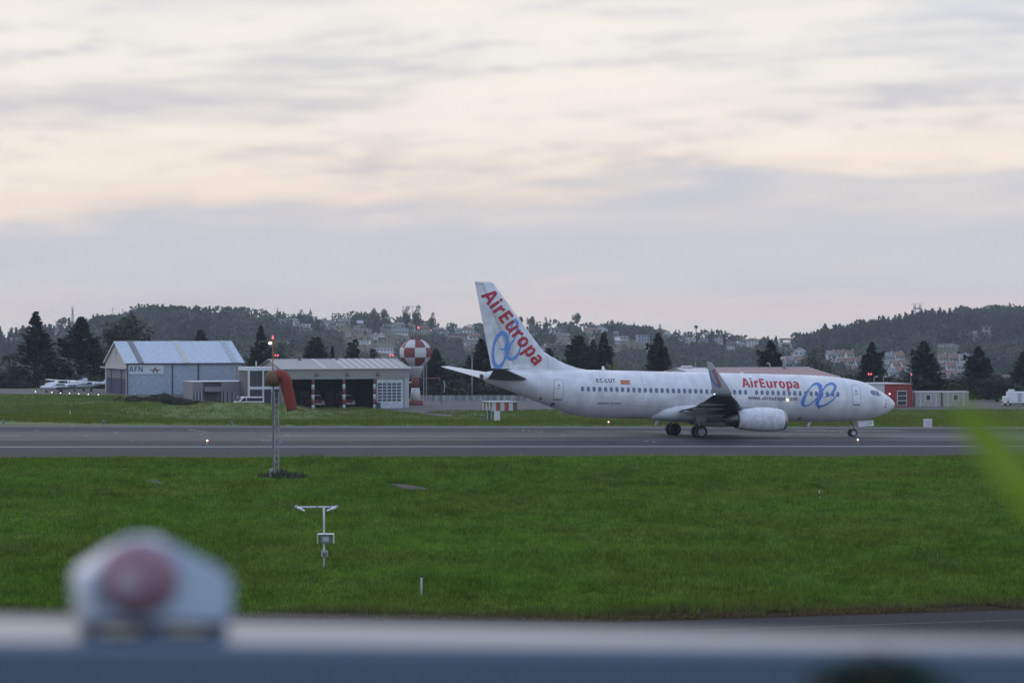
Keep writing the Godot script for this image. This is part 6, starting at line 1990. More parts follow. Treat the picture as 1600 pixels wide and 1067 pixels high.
	put(c4, "panel", MB.new().bbox(Vector3(0, 0.17, 0), Vector3(0.58, 0.26, 0.12), 0.02, Basis(Vector3(1, 0, 0), -0.5)).mesh(), mat("sign_slate", lin(0.1, 0.12, 0.16), 0.5))
	put(c4, "foot", MB.new().box(Vector3(0, 0.03, -0.03), Vector3(0.5, 0.12, 0.1)).mesh(), mat("panel_dark", lin(0.06, 0.07, 0.09)))
	# striped equipment hut
	var hz := 412.0
	var ho := spot(768.5, hz, H(642.5, hz))
	var hl := along(808.0, ho)
	var E := thing("striped_hut", "low flat hut clad in red and white upright panels, below the airliner's tail", "hut", ho, HEAD)
	var hh := H(629.0, hz) - ho.y
	var hw := 4.2
	part(E, "wall", MB.new().box(Vector3(hl / 2, hh / 2 - 0.2, -hw / 2), Vector3(hl - 0.06, hh + 0.3, hw - 0.06)), mat("panel_dark", lin(0.06, 0.07, 0.09)))
	var cw := hl / 6.0
	for i in 6:
		part(E, "panel", MB.new().bbox(Vector3((i + 0.5) * cw, hh / 2, 0.0), Vector3(cw - 0.02, hh, 0.05), 0.01), [mat("band_white", lin(0.6, 0.6, 0.6)), mat("hut_red", lin(0.3, 0.05, 0.03), 0.6), mat("band_white", lin(0.6, 0.6, 0.6)), mat("hut_red", lin(0.3, 0.05, 0.03)), mat("band_white", lin(0.6, 0.6, 0.6)), mat("hut_brown", lin(0.12, 0.06, 0.04), 0.7)][i])
	for i in 6:
		part(E, "panel", MB.new().bbox(Vector3(0.0, hh / 2, -(i + 0.5) * hw / 6.0), Vector3(0.05, hh, hw / 6.0 - 0.02), 0.01), mat("band_white", lin(0.6, 0.6, 0.6)) if i % 2 else mat("hut_brown", lin(0.12, 0.06, 0.04)))
	part(E, "roof", MB.new().bbox(Vector3(hl / 2, hh + 0.07, -hw / 2), Vector3(hl + 0.3, 0.1, hw + 0.3), 0.02), mat("trim_grey", lin(0.4, 0.42, 0.44)))
	# low slab fence and lamp pole behind the water tower
	var fo := spot(655.0, 472.0)
	var F := thing("slab_fence", "long low fence of pale concrete slabs right of the checkered water tower", "fence", fo)
	for i in 46:
		var x := i * 0.56
		var y := ground_at(fo.x + x, 472.0) - fo.y
		part(F, "slab", MB.new().bbox(Vector3(x, y + 0.42, 0), Vector3(0.5, 0.95, 0.08), 0.02), [mat("slab_pale", lin(0.34, 0.34, 0.34), 0.8), mat("slab_mid", lin(0.26, 0.265, 0.27), 0.8), mat("slab_dark", lin(0.2, 0.2, 0.205), 0.8)][(i * 7 + i / 3) % 3])
		if i % 4 == 0: part(F, "post", MB.new().box(Vector3(x - 0.28, y + 0.5, 0.03), Vector3(0.06, 1.15, 0.1)), mat("slab_pale", lin(0.34, 0.34, 0.34)))
	var lpz := 468.0
	var lp := spot(737.5, lpz)
	var LP := thing("lamp_pole", "tall thin pole with small head before dark trees, left of the tail fin", "lamp post", lp)
	var lh := H(557.0, lpz) - lp.y
	put(LP, "pole", MB.new().smooth(true).tube([Vector3(0, -0.2, 0), Vector3(0, lh, 0)], [0.09, 0.06], 8).mesh(), mat("pole_grey", lin(0.3, 0.32, 0.34), 0.5))
	put(LP, "lamp_head", MB.new().bbox(Vector3(0.05, lh + 0.05, 0), Vector3(0.4, 0.16, 0.25), 0.04).mesh(), mat("panel_dark", lin(0.06, 0.07, 0.09)))
	var m2 := thing("floodlight_mast", "thin mast with two dark lamp heads above the airliner's mid cabin, before the hill", "lamp post", spot(1087.0, 520.0))
	var mh := H(565.0, 520.0) - m2.position.y
	put(m2, "pole", MB.new().smooth(true).tube([Vector3(0, -0.2, 0), Vector3(0, mh, 0)], [0.1, 0.06], 8).mesh(), mat("pole_grey", lin(0.3, 0.32, 0.34)))
	for s in [-0.4, 0.4]: put(m2, "lamp_head", MB.new().bbox(Vector3(s, mh, 0), Vector3(0.5, 0.3, 0.3), 0.06).mesh(), mat("panel_dark", lin(0.06, 0.07, 0.09)))
	var dz := 455.0
	var dp := spot(693.0, dz)
	var DL := thing("dish_antenna", "thin upright dish antenna seen edge on against the trees, right of the water tower", "antenna", dp)
	var dy: float = H(604.0, dz) - dp.y
	put(DL, "post", MB.new().rod(Vector3(-0.3, -0.2, 0), Vector3(-0.3, dy, 0), 0.07).mesh(), mat("panel_dark", lin(0.06, 0.07, 0.09)))
	var da := []
	for i in 9: da.append(Vector3(-0.1 + 0.28 * cos(lerpf(-1.25, 1.25, i / 8.0)), dy + 1.0 * sin(lerpf(-1.25, 1.25, i / 8.0)), 0))
	put(DL, "dish", MB.new().smooth(true).tube(da, [0.06], 8).mesh(), mat("ladder_pale", lin(0.45, 0.46, 0.47)))
	for e in [[430.5, 436.0, "pair of red lamps on the left part of the fire station roof"], [610.5, 436.0, "pair of red lamps on the right part of the fire station roof"]]:
		var dl := thing("double_red_lamp", e[2], "lamp", spot(e[0], e[1], 3.75))
		double_lamp(dl, 1.1)
		dl.rotation.z = -0.1
	# apron lamps
	var a0: Node3D
	var apos := [[54.5, 613.4], [80.0, 614.6], [93.5, 615.4], [107.5, 616.2], [122.0, 617.0], [137.0, 617.8], [152.7, 618.3]]
	var words := ["first", "second", "third", "fourth", "fifth", "sixth", "seventh"]
	for i in 7:
		var at := hit(apos[i][0], apos[i][1] + 1.2, 380.0, 470.0, 0.25)
		var lb: String = words[i] + " from left of seven lit white lamps along the left apron"
		if a0:
			copy(a0, lb, at)
			continue
		a0 = thing("apron_lamp", lb, "lamp", at, 0.0, "lit lamps along the apron edge")
		put(a0, "stem", MB.new().rod(Vector3(0, -0.1, 0), Vector3(0, 0.2, 0), 0.04).mesh(), mat("pole_grey", lin(0.3, 0.32, 0.34)))
		put(a0, "lens", MB.new().smooth(true).ball(Vector3(0, 0.27, 0), Vector3(0.08, 0.07, 0.08)).mesh(), glow("lamp_green_white", lin(0.95, 1.0, 0.8), 2.0))

func build_light_aircraft() -> void:
	var white := mat("light_white", lin(0.7, 0.72, 0.75), 0.35)
	var navy := mat("sign_navy", lin(0.03, 0.05, 0.12), 0.5)
	var glass := mat("dark_glass", lin(0.03, 0.035, 0.04), 0.1)
	var dark := mat("annex_dark", lin(0.1, 0.1, 0.105))
	for i in 3:
		var high := i > 0
		var at := spot([93.0, 135.0, 97.0][i], [455.0, 463.0, 474.0][i])
		var lbl: String = ["low winged white light aircraft in front, its dark underwing turned to the viewer", "high winged white light aircraft nearest the hangar, blue letters on its side", "high winged light aircraft behind the other two, its wing tip furthest left"][i]
		# nose towards the left: local x forward
		var A := thing("light_aircraft", lbl, "airplane", at, PI + [0.25, 0.6, 0.55][i], "parked light aircraft")
		var fz := 0.88 if not high else 0.95
		var rings := []
		for s in [[-4.1, 0.62, 0.07, 0.12], [-3.0, 0.5, 0.16, 0.24], [-1.4, 0.25, 0.36, 0.42], [-0.4, 0.1, 0.55, 0.6], [0.8, 0.1, 0.57, 0.62], [1.5, 0.0, 0.52, 0.5], [2.4, -0.02, 0.42, 0.4], [2.9, -0.02, 0.28, 0.28]]:
			var ring := PackedVector3Array()
			for k in 20:
				var an := TAU * k / 20
				ring.append(Vector3(s[0], fz + s[1] * (0.85 if not high else 0.65) + cos(an) * s[3] * 0.78, sin(an) * s[2]))
			rings.append(ring)
		part(A, "fuselage", MB.new().smooth(true).loft(rings), white)
		part(A, "spinner", MB.new().smooth(true).lathe([[0, 0.17], [0.2, 0.12], [0.32, 0.02]], Vector3(2.9, fz, 0), Vector3(1, 0, 0), 12), white)
		part(A, "propeller", MB.new().box(Vector3(3.02, fz, 0), Vector3(0.05, 1.8, 0.12), Basis(Vector3(1, 0, 0), 0.15)), dark)
		var wy := fz - 0.38 if not high else fz + 0.56
		for s in [1.0, -1.0]:
			var rr := [foil(Vector3(0.95, wy, s * 0.2), 1.6, 0.2), foil(Vector3(0.95, wy + (0.55 if not high else 0.12), s * (4.9 if not high else 5.4)), 1.4, 0.13)]
			var wing := part(A, "wing", MB.new().smooth(true).loft(rr, true, true, s < 0), white)
			if high: part(A, "wing_strut", MB.new().rod(Vector3(0.4, fz - 0.4, s * 0.5), Vector3(0.4, wy + 0.02, s * 2.5), 0.05), white)
			part(A, "tailplane", MB.new().smooth(true).loft([foil(Vector3(-3.2, fz + 0.55, s * 0.1), 0.95, 0.1), foil(Vector3(-3.45, fz + 0.57, s * 1.7), 0.65, 0.06)], true, true, s < 0), white)
			part(A, "side_window", MB.new().prism([Vector3(-0.75, fz + 0.24, s * 0.555), Vector3(0.95, fz + 0.24, s * 0.565), Vector3(0.6, fz + 0.5, s * 0.42), Vector3(-0.6, fz + 0.5, s * 0.42)], Vector3(0, 0.01, s * 0.03)), glass)
			for x in [-0.1]:
				part(A, "gear_leg", MB.new().rod(Vector3(x, fz - 0.4, s * 0.5), Vector3(x, 0.25, s * 1.25), 0.05), white)
				wheel(A, Vector3(x, 0.22, s * 1.3), 0.22, 0.16, mat("hub_dark", lin(0.09, 0.09, 0.1)))
			if i < 2: lettering(A, "side_letters", "AFN", func(v): return Vector3(lerpf(-2.35, -1.15, v.x) if s > 0 else lerpf(-1.15, -2.35, v.x), fz + 0.06 + v.y * 0.36, s * 0.43), navy)
		part(A, "nose_leg", MB.new().rod(Vector3(2.0, fz - 0.3, 0), Vector3(2.15, 0.25, 0), 0.05), white)
		wheel(A, Vector3(2.15, 0.2, 0), 0.2, 0.15, mat("hub_dark", lin(0.09, 0.09, 0.1)))
		var fin := [Vector3(-4.35, fz + 0.5, -0.04), Vector3(-3.0, fz + 0.7, -0.04), Vector3(-3.7, fz + 1.4, -0.04), Vector3(-4.3, fz + 1.4, -0.04)]
		part(A, "tail_fin", MB.new().prism(fin, Vector3(0, 0, 0.08)), navy if i == 2 else white)
		part(A, "windscreen", MB.new().box(Vector3(1.12, fz + 0.38, 0), Vector3(0.04, 0.42, 0.85), Basis(Vector3(0, 0, 1), 0.7)), glass)

func build_hedges() -> void:
	rng.seed = 55
	var m := MB.new()
	for i in 150:
		var v := Vector3(rng.randfn(), rng.randfn(), rng.randfn()).normalized()
		m.color(Color(1, 1, 1) * rng.randf_range(0.6, 1.4))
		for j in 3: kite(m, Vector3(v.x * 1.0, 0.75 + v.y * 0.75, v.z * 1.0) * rng.randf_range(0.7, 1.05), (v + Vector3(rng.randf_range(-1, 1), rng.randf_range(-0.6, 1), rng.randf_range(-1, 1))).normalized(), rng.randf_range(0.25, 0.5), 0.3)
	var mesh := m.mesh()
	var ws := []
	var ts := []
	for i in 1500:
		var px := rng.randf_range(-80.0, 1700.0)
		var z := rng.randf_range(484.0, 530.0)
		if px > 175 and px < 640: z += 15.0
		var p := on(px, z)
		var s := rng.randf_range(0.9, 2.0)
		if px < 170.0: s *= 0.6
		elif px > 1380: s *= 0.8
		ws.append(Transform3D(Basis(Vector3.UP, rng.randf() * TAU).scaled(Vector3(s * 1.3, s * rng.randf_range(0.7, 1.2), s * 1.3)), p))
		var c := Color(0.022, 0.026, 0.014) * rng.randf_range(0.7, 1.4)
		if px > 60 and px < 190: c = c.lerp(Color(0.05, 0.04, 0.025), rng.randf())
		if px > 690 and px < 725: c = c.lerp(Color(0.09, 0.11, 0.03), rng.randf() * 0.6)
		ts.append(c)
	multi("hedge", mesh, leaf_mat(), ws, ts)
	# scrub on the bank before the hangar and the office
	ws = []; ts = []
	for i in 210:
		var px := 268.0 + rng.randfn() * 42.0
		if px > 350.0 or px < 160.0: continue
		var z := 408.0 + rng.randfn() * 5.0
		var s := rng.randf_range(0.15, 0.42) * (1.2 - absf(px - 262.0) / 120.0)
		if s < 0.12: continue
		ws.append(Transform3D(Basis(Vector3.UP, rng.randf() * TAU).scaled(Vector3(s * 1.5, s, s * 1.5)), on(px, z)))
		ts.append(Color(0.036, 0.042, 0.024) * rng.randf_range(0.7, 1.5))
	multi("scrub", mesh, leaf_mat(), ws, ts)

# ------------------------------------------------------------------ the hill's houses, pylons and skyline trees
func house(called: String, label: String, p: Vector3, w: float, d: float, h: float, roof: int, rc: Material, wc: Material, turn: float, wins: int, floors := 1, group := "", cat := "house") -> Node3D:
	var B := thing(called, label, cat, p, turn, group)
	part(B, "wall", MB.new().box(Vector3(0, h / 2 - 1.5, 0), Vector3(w, h + 3.0, d)), wc)
	var rh := w * 0.0
	if roof == 1:                                           # ridge across, eave to the viewer
		rh = d * 0.26
		var m := MB.new()
		for s in [1.0, -1.0]: m.prism([Vector3(-w / 2 - 0.4, h - 0.1, s * (d / 2 + 0.5)), Vector3(w / 2 + 0.4, h - 0.1, s * (d / 2 + 0.5)), Vector3(w / 2 + 0.4, h + rh, 0), Vector3(-w / 2 - 0.4, h + rh, 0)], Vector3(0, 0.18, 0))
		part(B, "roof", m, rc)
		part(B, "gable_wall", MB.new().prism([Vector3(-w / 2, h, d / 2), Vector3(-w / 2, h, -d / 2), Vector3(-w / 2, h + rh - 0.05, 0)], Vector3(w, 0, 0)), wc)
	elif roof == 2:                                         # gable to the viewer
		rh = w * 0.28
		var m := MB.new()
		for s in [1.0, -1.0]: m.prism([Vector3(s * (w / 2 + 0.5), h - 0.15, d / 2 + 0.4), Vector3(s * (w / 2 + 0.5), h - 0.15, -d / 2 - 0.4), Vector3(0, h + rh, -d / 2 - 0.4), Vector3(0, h + rh, d / 2 + 0.4)], Vector3(0, 0.18, 0))
		part(B, "roof", m, rc)
		part(B, "gable_wall", MB.new().prism([Vector3(-w / 2, h, d / 2 - 0.02), Vector3(w / 2, h, d / 2 - 0.02), Vector3(0, h + rh - 0.05, d / 2 - 0.02)], Vector3(0, 0, -d + 0.04)), wc)
	elif roof == 3:                                         # hipped
		rh = minf(w, d) * 0.26
		var a := [Vector3(-w / 2 - 0.5, h, d / 2 + 0.5), Vector3(w / 2 + 0.5, h, d / 2 + 0.5), Vector3(w / 2 + 0.5, h, -d / 2 - 0.5), Vector3(-w / 2 - 0.5, h, -d / 2 - 0.5)]
		var e := maxf(0.3, (w - d) / 2)
		var t0 := Vector3(-e, h + rh, 0)
		var t1 := Vector3(e, h + rh, 0)
		var m := MB.new()
		m.quad(a[0], a[1], t1, t0); m.quad(a[2], a[3], t0, t1); m.tri(a[1], a[2], t1); m.tri(a[3], a[0], t0); m.quad(a[3], a[2], a[1], a[0])
		part(B, "roof", m, rc)
	else:
		part(B, "roof", MB.new().box(Vector3(0, h + 0.12, 0), Vector3(w + 0.5, 0.24, d + 0.5)), rc)
	var pane := mat("far_window", lin(0.05, 0.06, 0.07), 0.3)
	for f in floors:
		for i in wins:
			var x := (i + 0.5) / wins * w - w / 2
			part(B, "window", MB.new().box(Vector3(x, (f + 0.55) * h / floors, d / 2 + 0.03), Vector3(minf(1.3, w / wins * 0.5), h / floors * 0.42, 0.08)), pane)
	if roof in [1, 3]: part(B, "chimney", MB.new().box(Vector3(w * 0.28, h + rh * 0.8 + 0.5, -d * 0.1), Vector3(0.6, 1.4, 0.6)), wc)
	return B

var house_list := [
	# px, py of the foot, width px, height px, roof kind, roof colour, wall colour, windows, floors, label
	[103, 513.5, 30, 4, 0, 2, 3, 5, 1, "long low terrace building on the far left skyline below the lattice pylon"],
	[26, 521, 34, 4, 0, 2, 1, 4, 1, "pale flat building on the low skyline left of the tallest conifer"],
	[347, 488.5, 24, 5.5, 0, 3, 3, 5, 2, "brown flat roofed block on the wooded skyline, right of the spiky treetops"],
	[396, 493, 12, 5, 2, 2, 0, 2, 1, "left of two small white gabled skyline houses above the hangar"],
	[405, 492, 12, 5.5, 2, 2, 0, 2, 1, "right and taller of two small white gabled skyline houses above the hangar"],
	[444, 494, 22, 5, 1, 2, 1, 4, 1, "grey roofed pale house high on the ridge above the windsock lamp"],
	[460, 501.5, 18, 7, 2, 2, 1, 3, 2, "large pale gabled house with a white wing, above the fire station's left part"],
	[459, 507, 27, 5, 0, 1, 0, 4, 1, "white flat wing directly below the large pale gabled house"],
	[478.5, 512, 12, 5, 0, 1, 0, 2, 1, "small white cube house right of the large gabled one"],
	[505, 492, 34, 7, 0, 0, 1, 9, 2, "long flat school-like building with rows of windows on the skyline"],
	[537, 491, 16, 4, 1, 2, 1, 3, 1, "small grey house on the skyline right of the long flat building"],
	[566, 518, 26, 3, 0, 0, 1, 4, 1, "long thin white terrace halfway up the hill, above the slender cypresses"],
	[542, 526, 9, 4, 0, 1, 1, 2, 1, "tiny pale hut halfway up the hill left of the slender cypresses"],
	[567, 538.5, 22, 6, 0, 0, 0, 5, 2, "white two storey house low on the hill beside the slender cypresses"],
	[583, 530, 14, 5, 3, 2, 0, 3, 1, "white house with a low hipped roof above the two storey one"],
	[603, 551, 26, 6, 0, 0, 0, 5, 1, "pale flat building lowest on the hill, left of the checkered ball"],
	[607, 503, 24, 3, 0, 0, 0, 5, 1, "long white low wall-like house below the skyline trees"],
	[625, 501, 15, 5, 1, 2, 1, 3, 1, "pale house left of the two tall round trees"],
	[644, 501, 11, 5, 0, 1, 0, 2, 1, "white cube house at the foot of the two tall round trees"],
	[641, 510.5, 20, 5, 1, 4, 3, 4, 1, "brown tiled house just above the water tower's railing"],
	[664, 503, 14, 5, 1, 4, 3, 2, 1, "orange roofed house right of the two tall round trees"],
	[655, 521, 26, 4, 0, 1, 1, 5, 1, "pale row house behind the top of the checkered ball"],
	[625, 522, 24, 4, 1, 2, 0, 5, 1, "white house just left of the water tower's railing"],
	[691, 516.5, 14, 4, 0, 0, 1, 3, 1, "small pale house up the hill right of the water tower"],
	[716, 525, 34, 2.5, 0, 4, 3, 4, 1, "long dull red roofed sheds left of the tail fin"],
	[740, 531.5, 18, 6, 1, 4, 0, 3, 1, "white house with an orange roof directly left of the tail fin"],
	[738, 540, 24, 4, 0, 0, 0, 4, 1, "white terrace below the orange roofed house left of the tail fin"],
	[730, 511, 22, 7, 3, 4, 0, 4, 2, "orange tiled villa on the skyline left of the tail fin"],
	[823, 513, 14, 5, 1, 4, 3, 2, 1, "dull orange roofed house just right of the tail fin"],
	[846, 519, 22, 6, 0, 2, 0, 5, 2, "white two storey house above the fin's foot"],
	[861, 511, 14, 6, 2, 3, 0, 2, 2, "white gable with a dark steep roof on the ridge"],
	[875, 508, 16, 5, 1, 3, 1, 2, 1, "grey house beside the dark steep roof on the ridge"],
	[834, 526, 12, 3.5, 0, 0, 1, 2, 1, "small pale flat house below the white two storey one"],
	[884, 529, 14, 3.5, 1, 2, 1, 3, 1, "low pale house above the ragged conifer"],
	[916, 524, 16, 5, 0, 0, 1, 3, 1, "pale flat roofed house above the pointed conifer"],
	[927, 514, 26, 5, 1, 4, 0, 4, 1, "wide house with an orange roof on the ridge above the registration letters"],
	[940, 511, 18, 7, 2, 2, 0, 2, 2, "white gabled house on the ridge, right of the wide orange roof"],
	[963, 518, 7, 4.5, 0, 1, 0, 1, 1, "tiny white cube alone on the ridge slope"],
	[971, 532, 22, 6, 0, 0, 1, 5, 1, "pale open fronted house left of the modern cube house"],
	[1004.5, 535, 19, 11, 0, 2, 5, 4, 2, "modern blue grey cube house with white lower floor"],
	[1044, 531, 14, 7, 0, 2, 5, 2, 2, "small blue grey house right of the full dark conifer"],
	[1071, 524, 32, 5, 0, 0, 0, 6, 1, "wide white house with a balcony on the ridge near the palm"],
	[1068, 518, 24, 5, 3, 3, 1, 4, 1, "dark hip roofed upper house standing over the wide white one"],
	[1105, 529, 24, 6, 0, 2, 5, 4, 1, "dim grey house left of the tower house"],
	[1160, 529, 10, 9, 3, 3, 1, 2, 2, "narrow tower house with a brown cap roof on the skyline"],
	[1175, 535, 20, 11, 3, 4, 0, 4, 3, "three storey white villa beside the tower house"],
	[1143.5, 539, 13, 7, 0, 4, 3, 3, 2, "reddish house below the tower house"],
	[1143, 544, 11, 2.5, 0, 0, 0, 2, 1, "thin white wall house below the reddish one"],
	[1251, 556, 22, 6, 2, 2, 0, 3, 1, "big grey roofed white house left of the bare tree"],
	[1478, 541, 26, 3, 0, 0, 1, 5, 1, "long pale terrace on the right hill above the estate"],
	[1523, 520.5, 8, 3, 0, 0, 0, 2, 1, "tiny white house high on the right hill, by the twin pylon"],
	[1492, 543, 10, 4, 0, 0, 1, 2, 1, "pale garden wall house right end of the terrace on the right hill"],
	[1578, 595, 26, 4, 1, 4, 1, 4, 1, "low house with a dull red roof at the foot of the right hill"]]

var rows_list := [
	# px from, to, py of the foot, unit px, name of the row
	[1219, 1256, 569, 12.5, "terraced row beside the conifer over the striped roof"],
	[1292, 1350, 560, 15, "upper terraced row left of the cockpit's conifer"],
	[1300, 1350, 572, 12, "middle terraced row left of the cockpit's conifer"],
	[1312, 1350, 583, 13, "lower terraced row left of the cockpit's conifer"],
	[1384, 1424, 563, 14, "upper terraced row between two conifers over the nose"],
	[1380, 1424, 575, 14, "middle terraced row between two conifers over the nose"],
	[1388, 1424, 588, 14, "lower terraced row between two conifers over the nose"],
	[1466, 1524, 566, 16, "upper terraced row right of the cabins' conifer"],
	[1462, 1520, 579, 16, "middle terraced row right of the cabins' conifer"],
	[1462, 1514, 591, 17, "lower terraced row right of the cabins' conifer"]]

func build_hill_houses() -> void:
	var roofs := [mat("far_flat_roof", lin(0.36, 0.37, 0.38), 0.8), mat("far_white_roof", lin(0.5, 0.51, 0.52), 0.8), mat("far_slate", lin(0.16, 0.165, 0.17), 0.8), mat("far_dark_roof", lin(0.08, 0.075, 0.075), 0.8), mat("far_tile", lin(0.17, 0.095, 0.075), 0.85)]
	var walls := [mat("far_white", lin(0.62, 0.63, 0.64), 0.8), mat("far_pale", lin(0.42, 0.42, 0.41), 0.8), mat("far_grey", lin(0.3, 0.3, 0.3), 0.8), mat("far_brown", lin(0.25, 0.2, 0.16), 0.8), mat("far_grey2", lin(0.3, 0.3, 0.3), 0.8), mat("far_blue_grey", lin(0.3, 0.34, 0.38), 0.7)]
	rng.seed = 123
	for e in house_list:
		var p := hit(e[0], e[1], 1130.0, 1800.0, 4.0)
		var s := -p.z / FOC
		var w: float = e[2] * s
		clear.append([p.x, -p.z, w / 2, 130.0])
		house("house", e[9], p, w, clampf(w * 0.7, 5.0, 10.0), e[3] * s, e[4], roofs[e[5]], walls[e[6]], rng.randf_range(-0.25, 0.25), e[7], e[8], "houses on the hill")
	var words := ["first", "second", "third", "fourth", "fifth", "sixth"]
	for r in rows_list:
		var n := int(round((r[1] - r[0]) / r[3]))
		for i in n:
			var px: float = r[0] + (i + 0.5) * r[3]
			var p := hit(px, r[2] + rng.randf_range(-0.7, 0.7), 1130.0, 1800.0, 4.0)
			var s := -p.z / FOC
			clear.append([p.x, -p.z, r[3] * s / 2, 70.0])
			house("terraced_house", "%s house from left in the %s" % [words[i], r[4]], p, r[3] * s * 0.95, 8.5, 5.2 * s, 1, roofs[4] if (i * 5 + int(r[0])) % 4 else roofs[2], walls[0] if (i + int(r[0])) % 3 else walls[1], HEAD * 0.15, 3, 1, "terraced houses of the estate on the right")
	# more small houses strewn over the slopes
	var nth := ["first", "second", "third", "fourth", "fifth", "sixth", "seventh", "eighth", "ninth", "tenth", "eleventh", "twelfth", "thirteenth", "fourteenth"]
	for g in 2:
		for i in 10:
			var px: float = lerpf([425.0, 838.0][g], [735.0, 1205.0][g], (i + rng.randf_range(0.25, 0.75)) / 10.0)
			var p := hit(px, [500.0, 522.0][g] + rng.randf_range(0.0, 30.0), 1130.0, 1800.0, 4.0)
			var s := -p.z / FOC
			var w := rng.randf_range(7.0, 13.0) * s
			clear.append([p.x, -p.z, w / 2, 110.0])
			house("house", "%s from left of small pale houses strewn over the slope %s" % [nth[i], ["left of the tail", "above the airliner's cabin"][g]], p, w, 6.0, rng.randf_range(3.0, 5.0) * s, [0, 1, 2, 3][rng.randi() % 4], roofs[[1, 0, 2, 4, 4][rng.randi() % 5]], walls[[0, 0, 1][rng.randi() % 3]], rng.randf_range(-0.3, 0.3), 2 + rng.randi() % 3, 1, "small houses strewn over the slopes")
	# belvedere
	var bp := hit(1227, 527.0, 1130.0, 1800.0, 4.0)
	var bs := -bp.z / FOC
	clear.append([bp.x, -bp.z, 12.0 * bs, 150.0])
	var B := thing("lookout_tower", "square lookout building with an open colonnaded top floor on the skyline", "building", bp)
	part(B, "wall", MB.new().box(Vector3(0, 2.6 * bs - 2, 0), Vector3(21 * bs, 5.2 * bs + 4, 7)), walls[1])
	part(B, "upper_wall", MB.new().box(Vector3(0, 7.0 * bs, 0), Vector3(18 * bs, 3.6 * bs, 6)), walls[1])
	for i in 6: part(B, "column", MB.new().box(Vector3((i - 2.5) * 3.4 * bs, 10.6 * bs, 2.6), Vector3(0.7 * bs, 3.8 * bs, 0.3)), walls[2])
	part(B, "rear_wall", MB.new().box(Vector3(-8.6 * bs, 10.6 * bs, -2.6), Vector3(0.8 * bs, 3.8 * bs, 0.3)), walls[2])
	part(B, "roof", MB.new().loft([PackedVector3Array([Vector3(-9.6 * bs, 12.4 * bs, 4), Vector3(9.6 * bs, 12.4 * bs, 4), Vector3(9.6 * bs, 12.4 * bs, -4), Vector3(-9.6 * bs, 12.4 * bs, -4)]), PackedVector3Array([Vector3(-7.4 * bs, 15.2 * bs, 2.5), Vector3(7.4 * bs, 15.2 * bs, 2.5), Vector3(7.4 * bs, 15.2 * bs, -2.5), Vector3(-7.4 * bs, 15.2 * bs, -2.5)])]), roofs[3])

func pylon(label: String, px: float, py0: float, py1: float, twin: bool) -> void:
	var z := 1795.0
	var p := on(px, z)
	if py0 > 520.0: 
		p = hit(px, py0, 1130.0, 1800.0, 4.0)
		z = -p.z
	var T := thing("pylon", label, "pylon", p)
	var h := H(py1, z) - p.y
	var s := z / FOC
	var m := mat("pylon_steel", lin(0.34, 0.35, 0.37), 0.6, 0.2)
	var r := 0.15
	if twin:
		for x in [-4.2 * s, 4.2 * s]:
			var c := MB.new()
			for d in [[-1, -1], [1, -1], [-1, 1], [1, 1]]: c.rod(Vector3(x + d[0] * 0.9, -1, d[1] * 0.9), Vector3(x + d[0] * 0.35, h, d[1] * 0.35), r, 4)
			for i in 9: c.rod(Vector3(x - 0.8, h * i / 9.0, 0.5), Vector3(x + 0.8, h * (i + 1) / 9.0, 0.5), 0.1, 4).rod(Vector3(x + 0.8, h * i / 9.0, 0.5), Vector3(x - 0.8, h * (i + 1) / 9.0, 0.5), 0.1, 4)
			part(T, "lattice_leg", c, m)
		part(T, "cross_beam", MB.new().box(Vector3(0, h * 0.86, 0), Vector3(13.0 * s, 0.9, 0.6)), m)
		for x in [-4.2 * s, 4.2 * s]: part(T, "peak", MB.new().rod(Vector3(x, h, 0), Vector3(x - 1.5, h + 1.6, 0), r, 4).rod(Vector3(x, h, 0), Vector3(x + 1.5, h + 1.6, 0), r, 4), m)
	else:
		var c := MB.new()
		for d in [[-1, -1], [1, -1], [-1, 1], [1, 1]]: c.rod(Vector3(d[0] * 2.2 * s, -1, d[1] * 2.0 * s), Vector3(d[0] * 0.5 * s, h * 0.9, d[1] * 0.5), r, 4)
		for i in 7:
			var f0 := lerpf(2.2, 0.5, i / 7.0) * s
			var f1 := lerpf(2.2, 0.5, (i + 1) / 7.0) * s
			c.rod(Vector3(-f0, h * 0.9 * i / 7.0, 0.6), Vector3(f1, h * 0.9 * (i + 1) / 7.0, 0.6), 0.12, 4).rod(Vector3(f0, h * 0.9 * i / 7.0, 0.6), Vector3(-f1, h * 0.9 * (i + 1) / 7.0, 0.6), 0.12, 4)
		part(T, "lattice_body", c, m)
		for y in [0.72, 0.9]: part(T, "cross_arm", MB.new().box(Vector3(0, h * y, 0), Vector3((6.0 if y < 0.8 else 4.5) * s, 0.4, 0.4)), m)
		part(T, "peak", MB.new().rod(Vector3(0, h * 0.9, 0), Vector3(-2.2 * s, h + 1.0, 0), r, 4).rod(Vector3(0, h * 0.9, 0), Vector3(2.2 * s, h + 1.0, 0), r, 4), m)

